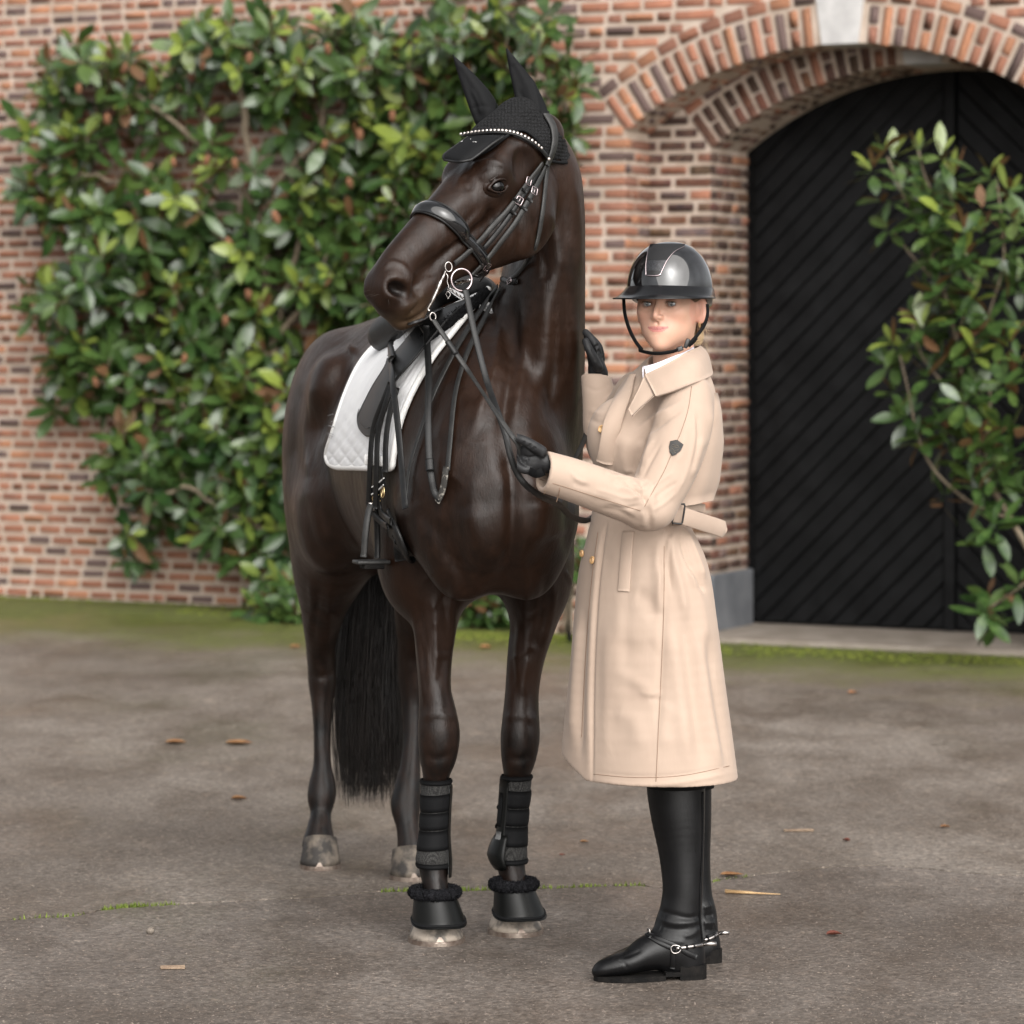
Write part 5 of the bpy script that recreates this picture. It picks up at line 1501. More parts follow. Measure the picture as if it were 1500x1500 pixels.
CF += [([(998, 588), (975, 602), (948, 618), (928, 634)], 3, .0035), ([(1000, 600), (972, 618), (945, 640)], 2.6, -.003), ([(960, 640), (945, 668), (936, 696)], 2.6, .0038), ([(968, 650), (952, 678), (942, 700)], 2.4, -.0035), ([(1014, 590), (1018, 640), (1006, 690), (990, 726)], 3.4, .003), ([(1022, 610), (1022, 650), (1012, 692)], 3, -.003),
 ([(948, 706), (930, 700), (908, 698), (886, 690)], 2.4, .003), ([(946, 716), (922, 712), (896, 708)], 2.2, -.003), ([(944, 726), (918, 730), (892, 722), (870, 716)], 2.4, .003), ([(940, 740), (915, 744), (888, 738)], 2.2, -.0028), ([(950, 722), (965, 706), (985, 692)], 2.4, .0035), ([(956, 732), (974, 718), (992, 706)], 2.2, -.003), ([(955, 748), (972, 738), (990, 722)], 2.4, .0028), ([(835, 690), (845, 702), (862, 708)], 2.4, .0028),
 ([(975, 775), (968, 820), (966, 880)], 3, .005), ([(984, 775), (980, 820), (984, 870)], 2.6, -.005), ([(992, 775), (1002, 820), (1018, 862)], 3, .005), ([(1002, 778), (1016, 820), (1030, 866)], 2.6, -.004), ([(895, 790), (890, 900), (889, 1020), (888, 1130)], 9, .003), ([(925, 800), (918, 900), (916, 1000)], 9, -.003)]
cV = sculpt(cV, cQ, CF)
for _ in range(2): cV = lap(cV, cQ, .4)
BVH_C = bvh_of(cV, cQ)
coat = mesh_np("coat", cV, cQ, M_COAT, person)
def shell(name, G, thick, m, parent, it=0):
    """a bent sheet of cloth: G (rows, cols, 3)"""
    G = np.array([[list(p) for p in r] for r in G], dtype=float); a, b = G.shape[:2]
    du = np.gradient(G, axis=0); dv = np.gradient(G, axis=1)
    N = np.cross(du, dv); N /= np.maximum(np.linalg.norm(N, axis=2), 1e-9)[..., None]
    V = np.concatenate([(G + N * thick / 2).reshape(-1, 3), (G - N * thick / 2).reshape(-1, 3)]); o = a * b; Fc = []
    for i in range(a - 1):
        for j in range(b - 1):
            q = (i * b + j, i * b + j + 1, (i + 1) * b + j + 1, (i + 1) * b + j); Fc += [q[::-1], tuple(x + o for x in q)]
    rim = [(i, 0) for i in range(a)] + [(a - 1, j) for j in range(1, b)] + [(i, b - 1) for i in range(a - 2, -1, -1)] + [(0, j) for j in range(b - 2, 0, -1)]
    for k in range(len(rim)):
        p, q = rim[k], rim[(k + 1) % len(rim)]; x, y = p[0] * b + p[1], q[0] * b + q[1]
        Fc.append((x, y, y + o, x + o))
    return mesh_np(name, V, Fc, m, parent)
def patch(rows, nu=8, nv=6):
    """rows of (px,py,Y) control points, equal counts, smoothed both ways"""
    A = [catmull([P(*p) for p in r], nu) for r in rows]
    cols = [catmull([A[i][j] for i in range(len(A))], nv) for j in range(len(A[0]))]
    return np.array(cols).transpose(1, 0, 2)
# collar: near leaf, back and far leaf as one fall
col_top = [(945, 549, 7.715), (962, 541, 7.712), (985, 529, 7.722), (1007, 516, 7.765), (1024, 508, 7.85), (1020, 506, 7.935), (998, 514, 7.985), (966, 530, 7.975), (948, 537, 7.92), (938, 543, 7.87)]
col_mid = [(952, 563, 7.690), (972, 555, 7.682), (997, 543, 7.688), (1021, 530, 7.735), (1036, 521, 7.85), (1030, 517, 7.955), (1000, 525, 8.015), (958, 540, 8.0), (938, 545, 7.94), (930, 550, 7.88)]
col_bot = [(961, 581, 7.668), (984, 574, 7.662), (1010, 564, 7.672), (1030, 556, 7.72), (1043, 548, 7.85), (1036, 542, 7.985), (1000, 550, 8.05), (950, 560, 8.02), (928, 557, 7.95), (922, 557, 7.885)]
shell("collar", patch([col_top, col_mid, col_bot], 6, 5), .0045, M_COAT, coat)
# lapels turned back either side of the throat
shell("lapel", patch([[(944, 551, 7.712), (952, 566, 7.688), (958, 580, 7.672)], [(938, 566, 7.700), (944, 577, 7.684), (949, 588, 7.672)], [(930, 582, 7.692), (934, 590, 7.68), (938, 598, 7.668)], [(921, 600, 7.684), (924, 605, 7.674), (926, 610, 7.665)]], 5, 5), .004, M_COAT, coat)
p, n_ = drape(BVH_C, [(928, 553), (915, 580), (903, 606), (894, 632), (889, 655), (886, 676)], 4, 5, .004)
V, Fc = ribbon_vf(p, n_, list(np.interp(np.linspace(0, 1, len(p)), [0, .2, .6, 1], [.026, .042, .044, .040])), .0045, .004); mesh_np("lapel", np.array(V), Fc, M_COAT, coat)
# storm cape over the back
def torso_pt(py, ph, off):
    A = np.array(TOR, dtype=float)
    cx_, Y_, a, b = [np.interp(py, A[:, 1], A[:, k]) for k in (0, 2, 3, 4)]
    c = P(cx_, py, Y_)
    return c + BL * ((a + off) * math.cos(ph)) - BF * ((b + off) * math.sin(ph))
rows = []
for i in range(12):
    t = i / 11; r_ = []
    for j in range(28):
        u = j / 27; ph = R(-14) + u * R(178)
        py = 575 + (738 - 575) * t + 10 * math.sin(u * 3.1) * t * 0 - 6 * t * abs(math.sin(u * 5))
        off = .004 + .030 * t + .009 * t * math.sin(u * 19 + .5) * min(1, u * 5) - .016 * t * max(0, 1 - u * 5)
        r_.append(torso_pt(py, ph, off))
    rows.append(r_)
shell("storm_cape", rows, .004, M_COAT, coat)
# belt with loose tail and buckle
bp, bn = [], []
for k in range(34):
    ph = R(-8) + R(196) * k / 33
    py = 757 - 7 * math.cos(ph - .9)
    p = torso_pt(py, ph, .0035); bp.append(p); q = torso_pt(py, ph, .05); bn.append((q - p).normalized())
V, Fc = ribbon_vf(bp, bn, .040, .003, 0, False)
belt = mesh_np("belt", np.array(V), Fc, M_COAT, coat)
tl = catmull([P(986, 752, 7.672), P(1004, 757, 7.68), (P(1028, 765, 7.73)), P(1050, 772, 7.79), P(1063, 777, 7.83)], 6)
V, Fc = ribbon_vf(tl, [Vector((.45, -.9, .05))] * len(tl), [.041] * (len(tl) - 3) + [.041, .026, .010], .004)
mesh_np("belt_tail", np.array(V), Fc, M_COAT, belt)
tl = catmull([P(998, 748, 7.70), P(1012, 742, 7.75), P(1031, 745, 7.83)], 6)
V, Fc = ribbon_vf(tl, [Vector((.5, -.85, .1))] * len(tl), .022, .004)
mesh_np("belt_loop", np.array(V), Fc, M_COAT, belt)
bx = Vector((.96, .25, -.10)).normalized(); bz_ = Vector((.16, .0, .98)).normalized(); bc = P(994, 752.5, 7.655)
pth = []
for (u, w) in ((-.0125, -.0235), (-.0125, .0235), (.0125, .0235), (.0125, -.0235)):
    pth.append(bc + bx * u + bz_ * w)
rr = []
for i in range(4):
    a, b = pth[i], pth[(i + 1) % 4]
    rr += [a + (b - a) * .08, a + (b - a) * .36, a + (b - a) * .64, a + (b - a) * .92]
V, Fc = torus_vf(rr, .0024, 7); mesh_np("belt_buckle", np.array(V), Fc, M_BLACKM, belt)
# buttons
for (px, py, big_) in ((883, 629, 1), (855, 811, .9), (870, 821, 1)):
    h, n = cast(BVH_C, px, py)
    if h is None: h, n = cast(BVH_C, px + 4, py)
    if px < 860: n = Vector((-.9, -.35, .05)).normalized()
    u = n.orthogonal().normalized(); w = n.cross(u); V = []; Fc = []; N = 16
    prof = [(.0, .0030), (.0050, .0030), (.0062, .0052), (.0088, .0052), (.0098, .0032), (.0094, .0)]
    for (r, z) in prof:
        for k in range(N): V.append(h + n * (z + .003) + (u * math.cos(2 * math.pi * k / N) + w * math.sin(2 * math.pi * k / N)) * r * big_)
    for i in range(len(prof) - 1):
        for k in range(N): Fc.append((i * N + k, i * N + (k + 1) % N, (i + 1) * N + (k + 1) % N, (i + 1) * N + k))
    mesh_np("button", np.array(V), Fc, M_GOLD, coat)
# seams, welt pocket, cuff tab
def seam(path, r=.0007, name="seam"):
    p, n = drape(BVH_C, path, 4, 2, .0006)
    return tube(name, p, r, M_SEAM, coat, 5)
seam([(1013, 566), (1008, 600), (998, 632), (991, 648)]); seam([(984, 664), (972, 692), (955, 722), (944, 742)])
seam([(790, 702), (830, 714), (880, 730), (938, 748)])
seam([(973, 800), (972, 900), (968, 1000), (964, 1080), (961, 1145)]); seam([(870, 1134), (930, 1139), (1000, 1136), (1068, 1122)])
seam([(876, 780), (866, 860), (858, 960), (852, 1080)]); seam([(962, 574), (985, 568), (1012, 558)])
strap("pocket_welt", BVH_C, [(921, 778), (918, 810), (914, 866)], .030, .0035, M_COAT, coat, .001, 4, 6)
seam([(800, 708), (799, 716), (797, 724)]); seam([(820, 715), (818, 726), (815, 735)], .0012)
# sleeve badge: a shield with an embossed mark
h, n = cast(BVH_C, 989, 656)
u = Vector((.93, .0, -.30)); u = (u - n * u.dot(n)).normalized(); w = n.cross(u)
if w.z < 0: w = -w
sh = [(-.0155, .0125), (-.004, .0185), (.0, .0195), (.017, .0125), (.0145, -.004), (.006, -.0165), (-.001, -.021), (-.009, -.0145), (-.0145, -.002)]
V = []
for k, zz in ((1, .0005), (1, .002), (.9, .0026)): V += [h + n * zz + u * (x * k) + w * (y * k) for x, y in sh]
N = len(sh); Fc = [tuple(range(2 * N, 3 * N))] + [(r_ * N + i, r_ * N + (i + 1) % N, (r_ + 1) * N + (i + 1) % N, (r_ + 1) * N + i) for r_ in (0, 1) for i in range(N)]
badge = mesh_np("badge", np.array(V), Fc, M_BADGE, coat, False)
mb = MB()
for pth in ([(-.010, .003), (-.006, .006), (-.002, .005), (.0, .002)], [(-.003, .002), (.001, .006), (.006, .006), (.009, .003)], [(-.011, .001), (.0, .0005), (.011, .001)], [(-.010, -.006), (-.005, -.004), (.0, -.008), (.006, -.005), (.010, -.003)], [(-.006, -.012), (.0, -.010), (.006, -.013)]):
    s, f = tube_vf([h + n * .0028 + u * x + w * y for x, y in pth], .00045, 4); mb.add(s, f)
mb.build("badge_mark", M_BMARK, badge)
# ------------------------------------------------------------------ shirt collar
st_t = [(944, 537, 7.742), (962, 532, 7.735), (985, 523, 7.745), (1006, 514, 7.785), (1015, 508, 7.85), (1008, 509, 7.92), (984, 519, 7.955), (960, 530, 7.935), (946, 535, 7.87), (942, 538, 7.79)]
st_b = [(949, 556, 7.730), (966, 549, 7.722), (990, 538, 7.732), (1011, 527, 7.775), (1021, 520, 7.85), (1012, 520, 7.93), (986, 530, 7.97), (958, 541, 7.95), (944, 547, 7.88), (942, 554, 7.78)]
shell("shirt_collar", patch([st_t, [((a[0] + b[0]) / 2, (a[1] + b[1]) / 2, (a[2] + b[2]) / 2 - .002) for a, b in zip(st_t, st_b)], st_b], 5, 3), .003, M_SHIRT, person)
# ------------------------------------------------------------------ helmet
hc_ = K(-.004, 0, .030); hrad = (.124, .102, .121)
def dome(ph, el, off=0.0):
    """ph: angle from the front towards her left; el from the rim up"""
    ce = math.copysign(abs(math.cos(el)) ** .84, math.cos(el)); se = math.copysign(abs(math.sin(el)) ** .96, math.sin(el))
    return hc_ + hf * ((hrad[0] + off) * ce * math.cos(ph)) + hl * ((hrad[1] + off) * ce * math.sin(ph)) + UZ * ((hrad[2] + off) * se)
V = []; Fc = []; nu, nv = 56, 20
for j in range(nv + 1):
    for i in range(nu):
        ph = 2 * math.pi * i / nu
        low = -.06 - .30 * max(0, -math.cos(ph)) ** .8 - .06 * abs(math.sin(ph)) ** 2
        el = low + (math.pi / 2 - .001 - low) * j / nv
        V.append(dome(ph, el))
for j in range(nv):
    for i in range(nu): Fc.append((j * nu + i, j * nu + (i + 1) % nu, (j + 1) * nu + (i + 1) % nu, (j + 1) * nu + i))
o = len(V)
for i in range(nu):
    p = Vector(V[i]); V.append(p + (hc_ + UZ * -.02 - p) * .12)
for i in range(nu): Fc.append((i, o + i, o + (i + 1) % nu, (i + 1) % nu))
helmet = mesh_np("helmet", np.array(V), Fc, M_SHELL, person)
BVH_D = BVHTree.FromPolygons([tuple(v) for v in V], Fc)
# peak: wide brim that runs out along the sides
V = []; Fc = []; n = 44; m_ = 7
def brim(ph, t, under=0):
    wdt = .050 * max(0, math.cos(ph * .95)) ** .8 + .0045
    e0 = dome(ph, .095 - .10 * (1 - math.cos(ph)) * .35, .0015)
    out = (hf * math.cos(ph) * hrad[0] + hl * math.sin(ph) * hrad[1]).normalized()
    drop = .031 * math.sin(min(1, t * 1.05) * 1.45) * (1 - .25 * (1 - math.cos(ph)))
    return e0 + out * (wdt * t) - UZ * (drop + under)
for s_, und in ((0, 0), (1, .003)):
    for i in range(n + 1):
        ph = R(-112) + R(224) * i / n
        for j in range(m_): V.append(brim(ph, j / (m_ - 1), und))
Q = (n + 1) * m_
for i in range(n):
    for j in range(m_ - 1):
        a = (i * m_ + j, i * m_ + j + 1, (i + 1) * m_ + j + 1, (i + 1) * m_ + j); Fc += [a, tuple(x + Q for x in a[::-1])]
    a = (i * m_ + m_ - 1, (i + 1) * m_ + m_ - 1); Fc.append((a[0], a[0] + Q, a[1] + Q, a[1]))
mesh_np("peak", np.array(V), Fc, M_PEAK, helmet)
# centre panel and its bright frame
fr_l = [(953, 356), (949, 370), (946.5, 386), (946.5, 400), (948, 403.5)]; fr_r = [(1003, 361), (988, 369), (977, 382), (970, 396), (965, 403.5)]
ys = np.linspace(357.5, 402.5, 16)
L_ = catmull(fr_l, 6); R__ = catmull(fr_r, 6)
G = []
for y in ys:
    xl = np.interp(y, L_[:, 1], L_[:, 0]); xr = np.interp(y, R__[:, 1], R__[:, 0]); r_ = []
    for k in range(9):
        x = xl + (xr - xl) * k / 8; h, nn = cast(BVH_D, x, y)
        if h is None: h = G[-1][k] if G else P(x, y, 7.80); nn = Vector((0, -1, 0))
        r_.append(h + nn * .0012)
    G.append(r_)
def strip(name, G, m):
    a, b = len(G), len(G[0])
    V = [p for r_ in G for p in r_]
    return mesh_np(name, np.array(V), [(i * b + j, (i + 1) * b + j, (i + 1) * b + j + 1, i * b + j + 1) for i in range(a - 1) for j in range(b - 1)], m, helmet)
strip("helmet_panel", G[:9], M_PANEL); strip("glitter_inlay", G[8:14], M_GLIT); strip("helmet_vent", G[13:], M_BLACKM)
fr = catmull(fr_l + fr_r[::-1], 6); pts = []
for x, y in fr[:, :2]:
    h, nn = cast(BVH_D, x, y)
    if h is not None: pts.append(h + nn * .0012)
tube("helmet_trim", pts, [.0011 + .0012 * (1 if abs(i - len(pts) / 2) < 4 else 0) for i in range(len(pts))], M_ROSE, helmet, 6)
# harness straps
BVH_F = bvh_of(fV, fQ)
def free_strap(name, pts, width, m, parent, nrm=None, thick=.002):
    c = catmull([P(*p) for p in pts], 6)
    cc = Vector(K(0, 0, -.05))
    ns_ = [((Vector(p) - cc) - UZ * (Vector(p) - cc).z).normalized() if nrm is None else Vector(nrm) for p in c]
    V, Fc = ribbon_vf(c, ns_, width, thick)
    return mesh_np(name, np.array(V), Fc, m, parent)
free_strap("harness_strap", [(914, 432, 7.82), (914, 445, 7.812), (916, 462, 7.805), (922, 482, 7.795), (931, 500, 7.785), (941, 513, 7.775)], .009, M_WEB, helmet, (-.45, -.9, 0))
free_strap("harness_strap", [(936, 513, 7.772), (950, 516.5, 7.752), (966, 517.5, 7.742), (984, 515, 7.745), (1000, 510, 7.765)], .009, M_WEB, helmet, (0, -.9, -.42))
free_strap("harness_strap", [(1036, 446, 7.80), (1036, 462, 7.79), (1030, 479, 7.785), (1017, 496, 7.77), (1004, 508, 7.76)], .009, M_WEB, helmet, (.55, -.83, 0))
free_strap("harness_strap", [(1020, 494, 7.80), (1015, 500, 7.78), (1008, 506, 7.77)], .012, M_WEB, helmet, (.5, -.8, 0))
s, f = box_vf(P(1006, 503, 7.752), (.9, .1, -.3), (-.1, 1, 0), (.35, .05, .93), .010, .006, .024, .002); mesh_np("strap_buckle", np.array(s), f, M_BLACKM, helmet)
s, f = box_vf(P(996, 511, 7.755), (.9, .1, .35), (-.1, 1, 0), (-.35, .05, .93), .016, .005, .012, .002); mesh_np("strap_buckle", np.array(s), f, M_BLACKM, helmet)
# ------------------------------------------------------------------ hair, earring
def hair_tuft(name, roots, m, rad=.0006, seg=4):
    V = []; Fc = []
    for pts in roots:
        c = catmull(pts, 4); s, f = tube_vf(c, list(np.linspace(rad, rad * .4, len(c))), seg, False); o = len(V); V += s; Fc += [tuple(a + o for a in q) for q in f]
    return mesh_np(name, np.array(V), Fc, m, person)
rh = random.Random(11); rt2 = []
bunc = P(1017, 491, 7.93)
s, f = sphere_vf(bunc, .021, .022, .027, nu=16, nv=12)
hair = mesh_np("hair", np.array(s), f, M_HAIR, person)
for k in range(260):
    a, b = rh.uniform(0, 6.28), rh.uniform(-1.2, 1.2); r0 = .0225; pts = []
    for j in range(5):
        bb = b + .5 * j / 4; aa = a + .55 * j
        pts.append(bunc + Vector((math.cos(aa) * math.cos(bb) * r0, math.sin(aa) * math.cos(bb) * r0, math.sin(bb) * r0 * 1.25)) * rh.uniform(.98, 1.08))
    rt2.append(pts)
hair_tuft("hair_bun", rt2, M_HAIR, .0008)
rt2 = []
for k in range(150):                                   # swept back over the temple to the nape
    t = rh.random(); z0 = .015 - .050 * t
    rt2.append([K(.046 - .03 * t + rh.uniform(-.004, .004), .0655 + .004 * t, .014 - .012 * t), K(.018 - .02 * t, .076, .016 - .006 * t), K(-.022, .082, .018 - .006 * t), K(-.055, .074, -.02 - .02 * t), bunc + Vector((rh.uniform(-.01, .01), 0, rh.uniform(0, .02)))])
for k in range(120):                                   # nape
    t = rh.random()
    rt2.append([K(-.03 - .03 * t, .060 - .01 * t, -.03 - .04 * t), K(-.06, .058, -.05 - .02 * t), bunc + Vector((0, rh.uniform(-.01, .01), rh.uniform(-.01, .015)))])
hair_tuft("swept_hair", rt2, M_HAIRD, .0009)
rt2 = []
for k in range(26):
    b = bunc + Vector((.015, 0, rh.uniform(-.02, .05)))
    rt2.append([b, b + Vector((rh.uniform(.005, .02), 0, rh.uniform(-.02, .01))), b + Vector((rh.uniform(.01, .045), rh.uniform(-.01, .01), rh.uniform(-.05, .02)))])
hair_tuft("loose_hair", rt2, M_HAIR, .00035, 3)
V, Fc = torus_vf(ring_path(K(.004, .077, -.050), UZ, hf, .0065, .005, 14), .0009, 6); mesh_np("earring", np.array(V), Fc, M_GOLD, person)
# ------------------------------------------------------------------ gloves
def glove(name, palm, chains, lo, hi, extra=None, strokes=()):
    g = SDF(lo, hi, .0017)
    for (c, r, ax) in palm: g.ell(c, r, ax, .012)
    for ch in chains: g.loft([(*P(px, py, Y), r, r) for (px, py, Y, r) in ch], (0, 1, .01), .0045, 4)
    if extra: extra(g)
    V, Q = g.mesh(1)
    V = sculpt(V, Q, strokes)
    return mesh_np(name, V, Q, M_GLOVE, person)
gx = Vector((.88, .1, -.46)).normalized(); gy = Vector((0, 1, .1)).normalized(); gz = gx.cross(gy).normalized()
G0 = P(783, 671, 7.492)
glove("glove", [(G0, (.037, .018, .026), (gx, gy, gz)), (P(776, 660, 7.482), (.022, .014, .014), (gx, gy, gz)), (P(798, 677, 7.495), (.032, .024, .024), (gx, gy, gz)), (P(777, 680, 7.490), (.024, .016, .014), (gx, gy, gz))],
      [[(793, 661, 7.472, .0135), (779, 652, 7.462, .0125), (766, 645, 7.460, .0112), (757, 641.5, 7.464, .0100)],
       [(772, 668, 7.500, .0115), (759, 660, 7.502, .0108), (749, 650, 7.494, .0100), (742, 641, 7.486, .0085)],
       [(771, 676, 7.496, .0112), (757, 670, 7.498, .0106), (748, 661, 7.492, .0100), (743, 652, 7.484, .0088)],
       [(772, 683, 7.490, .0110), (760, 679, 7.488, .0104), (751, 672, 7.482, .0098), (747, 663, 7.478, .0086)],
       [(776, 689, 7.482, .0105), (765, 687, 7.478, .0098), (757, 681, 7.474, .0090), (753, 674, 7.472, .0080)]],
      (.01, 7.42, 1.19), (.13, 7.56, 1.33), None,
      [([(785, 655), (780, 660)], 2, -.002), ([(778, 650), (774, 656)], 2, -.0022), ([(768, 646), (765, 652)], 2, -.0018), ([(790, 668), (775, 670), (765, 668)], 2, -.003), ([(765, 658), (758, 655)], 1.6, -.0015), ([(797, 668), (790, 672)], 3, .002), ([(775, 672), (768, 678)], 2, -.002)])
free_strap("glove_strap", [(797, 690, 7.452), (786, 694, 7.455), (776, 690, 7.468)], .020, M_WEB, person, (-.1, -.95, -.2), .002)
R0 = P(873, 531, 8.10)
rx_ = Vector((.35, -.1, -.93)).normalized(); ry_ = Vector((.9, .3, .3)).normalized(); ry_ = (ry_ - rx_ * ry_.dot(rx_)).normalized(); rz_ = rx_.cross(ry_)
glove("glove", [(R0, (.040, .017, .032), (rx_, ry_, rz_)), (P(876, 547, 8.10), (.03, .024, .027), (rx_, ry_, rz_))],
      [[(876, 538, 8.065, .0125), (868, 522, 8.055, .0118), (862, 510, 8.055, .0105), (858, 500, 8.062, .0092)],
       [(876, 520, 8.085, .0115), (872, 506, 8.083, .0108), (865, 495, 8.09, .0100), (858, 487, 8.10, .0088)],
       [(879, 520, 8.105, .0115), (876, 508, 8.10, .0108), (868, 498, 8.11, .0102), (860, 492, 8.12, .009)],
       [(880, 526, 8.125, .0112), (877, 514, 8.125, .0105), (869, 505, 8.135, .0100), (861, 500, 8.14, .009)],
       [(880, 532, 8.14, .0105), (876, 522, 8.14, .0098), (869, 515, 8.15, .0090), (862, 512, 8.155, .008)]],
      (.13, 8.0, 1.38), (.27, 8.2, 1.58), None, [([(878, 505), (870, 510), (872, 520)], 2, -.003), ([(876, 512), (882, 520)], 2, -.002), ([(870, 528), (880, 540)], 3, .002)])
# ------------------------------------------------------------------ legs and boots
def boot(shaft, foot, heel, lo, hi, strokes):
    b = SDF(lo, hi, .0032)
    b.loft([(*P(px, py, Y), hw * Y / F, rd) for (px, py, Y, hw, rd) in shaft], (1, 0, 0), .02, 5)
    b.loft([(*P(px, py, Y), rw, rh_) for (px, py, Y, rw, rh_) in foot], (.05, 1, 0), .022, 5)
    cut_plane(b, (0, 0, .010), (0, 0, -1), ((lo[0], lo[1], -.05), (hi[0], hi[1], .010)))
    V, Q = b.mesh(1); V = sculpt(V, Q, strokes)
    return mesh_np("boot", V, Q, M_BOOT, person), bvh_of(V, Q)
nb_, BVH_B = boot([(991, 1100, 7.815, 43, .062), (990, 1150, 7.815, 43, .062), (993, 1195, 7.812, 39.5, .060), (998, 1250, 7.808, 33, .054), (1000, 1300, 7.80, 29.5, .048), (997, 1335, 7.795, 31, .045), (993, 1362, 7.79, 35, .046), (996, 1388, 7.785, 34, .045), (1000, 1410, 7.785, 31, .042)],
     [(1008, 1402, 7.785, .034, .034), (985, 1392, 7.78, .040, .048), (955, 1394, 7.772, .043, .044), (925, 1407, 7.76, .044, .030), (900, 1414, 7.752, .039, .026), (883, 1419, 7.745, .030, .020), (875, 1423, 7.743, .020, .014)], None, (.17, 7.64, -.01), (.55, 7.93, .62),
     [([(966, 1335), (985, 1340), (1010, 1345), (1026, 1340)], 4, -.003), ([(966, 1345), (985, 1352), (1008, 1352), (1026, 1348)], 4, .003), ([(968, 1358), (990, 1362), (1010, 1360)], 4, -.0025), ([(1000, 1372), (1015, 1368), (1026, 1358)], 4, .003), ([(960, 1372), (985, 1378), (1005, 1380)], 4, .002), ([(912, 1402), (925, 1398), (940, 1392)], 3, -.002), ([(906, 1406), (915, 1412), (920, 1420)], 2, -.0015), ([(972, 1336), (971, 1350), (966, 1366)], 1.6, -.0018)])
fb_, BVH_B2 = boot([(1004, 1100, 8.02, 36, .058), (1006, 1150, 8.02, 36, .058), (1008, 1200, 8.02, 34, .056), (1011, 1260, 8.01, 29.5, .050), (1014, 1310, 8.0, 29, .046), (1018, 1340, 7.995, 32, .045), (1018, 1365, 7.99, 34, .045), (1020, 1390, 7.985, 34, .044)],
     [(1030, 1385, 7.985, .034, .034), (1008, 1378, 7.98, .040, .046), (978, 1380, 7.97, .043, .042), (948, 1392, 7.96, .044, .029), (922, 1400, 7.955, .038, .022), (902, 1405, 7.95, .024, .015)], None, (.20, 7.84, -.01), (.60, 8.13, .62),
     [([(1030, 1330), (1042, 1326)], 4, .004), ([(1032, 1342), (1046, 1340)], 4, -.004), ([(1030, 1352), (1048, 1352)], 4, .004), ([(1032, 1362), (1050, 1364)], 3, -.003)])
def sole(pts, z0, z1, m, parent, name="sole"):
    N = len(pts); V = [Vector((x, y, z)) for z in (z0, z1) for x, y in pts]
    Fc = [tuple(range(N))[::-1], tuple(range(N, 2 * N))] + [(i, (i + 1) % N, N + (i + 1) % N, N + i) for i in range(N)]
    return mesh_np(name, np.array(V), Fc, m, parent, False)
def outline(toe, heel, w, w2, t0, t1):
    a = Vector(toe[:2]).to_3d(); b = Vector(heel[:2]).to_3d(); d = (b - a); n = Vector((-d.y, d.x, 0)).normalized(); out = []
    prof = [(0, .12), (.02, .34), (.06, .55), (.14, .80), (.24, .97), (.34, 1.0), (.48, .88), (.62, .72), (.75, .74), (.88, .76), (.96, .62), (1.0, .35)]
    pr = [(t, k) for t, k in prof if t0 <= t <= t1]
    for t, k in pr: p = a + d * t + n * (k * w); out.append((p.x, p.y))
    for t, k in pr[::-1]: p = a + d * t - n * (k * w); out.append((p.x, p.y))
    return out
for (tx, ty, hx, hy, bt) in ((870, 7.742, 1033, 7.785, nb_), (898, 7.955, 1056, 7.985, fb_)):
    toe = ((tx - CX) / F * ty, ty); heel = ((hx - CX) / F * hy, hy)
    so = sole(outline(toe, heel, .047, .04, 0, .70), .001, .0125, M_SOLE, bt)
    sole(outline(toe, heel, .046, .04,   .62, 1), .010, .020, M_SOLE, bt)
    sole(outline(toe, heel, .045, .04, .75, 1), 0.0, .0125, M_SOLE, bt, "heel")
    sole(outline(toe, heel, .0465, .04, .75, 1), .0125, .034, M_SOLE, bt, "heel")
# breeches just under the hem
for (px, Y) in ((991, 7.815), (1004, 8.02)):
    V, Fc = tube_vf([P(px, 1060, Y), P(px, 1110, Y), P(px, 1153, Y)], [.078, .073, .0715], 20); mesh_np("breeches", np.array(V), Fc, M_BREECH, person)
# boot zip at the back, spurs with their straps
strap("boot_zip", BVH_B, [(1029, 1160), (1029, 1230), (1026, 1300), (1025, 1340), (1029, 1380)], .006, .002, M_WEB, nb_, .0005, 5)
def spur(bvh, bt, strap_a, strap_b, under, arm, neck, bk, bk2, Y):
    sp = strap("spur_strap", bvh, strap_a, .013, .0025, M_BOOT, bt, .001, 3)
    if strap_b: strap("spur_strap", bvh, strap_b, .011, .0025, M_BOOT, bt, .0012, 3)
    if under: strap("spur_strap", bvh, under, .013, .0025, M_BOOT, bt, .001, 3)
    p, n_ = drape(bvh, arm, 3, 4, .004)
    sa = tube("spur", p, .0042, M_CHROME, bt, 8)
    e = Vector(p[-1]); tube("spur_neck", [e, e + Vector((.014, .0, .002)), e + Vector((neck, .0, .0015))], [.0045, .0055, .0050], M_CHROME, sa, 8)
    for i in range(2, len(p) - 2, 3):
        V, Fc = tube_vf([Vector(p[i]) - Vector((.003, 0, .001)), Vector(p[i]) + Vector((.003, 0, .001))], .0056, 8); mesh_np("spur_sleeve", np.array(V), Fc, M_BOOT, sa)
    if bk:
        h, nn = cast(bvh, *bk); u = Vector((.97, .15, .2)); u = (u - nn * u.dot(nn)).normalized(); w = nn.cross(u)
        shp = [(-.011, .006), (-.004, .010), (.006, .007), (.012, 0), (.006, -.008), (-.005, -.009), (-.011, -.004)]
        V, Fc = torus_vf(catmull([h + nn * .006 + u * x + w * y for x, y in shp], 3, True), .0019, 6); mesh_np("spur_buckle", np.array(V), Fc, M_CHROME, sa)
        h, nn = cast(bvh, *bk2)
        if h is not None:
            V, Fc = torus_vf(ring_path(h + nn * .003, UZ, Vector((.6, -.8, 0)), .009, .005, 12), .0016, 6); mesh_np("spur_buckle", np.array(V), Fc, M_CHROME, sa)
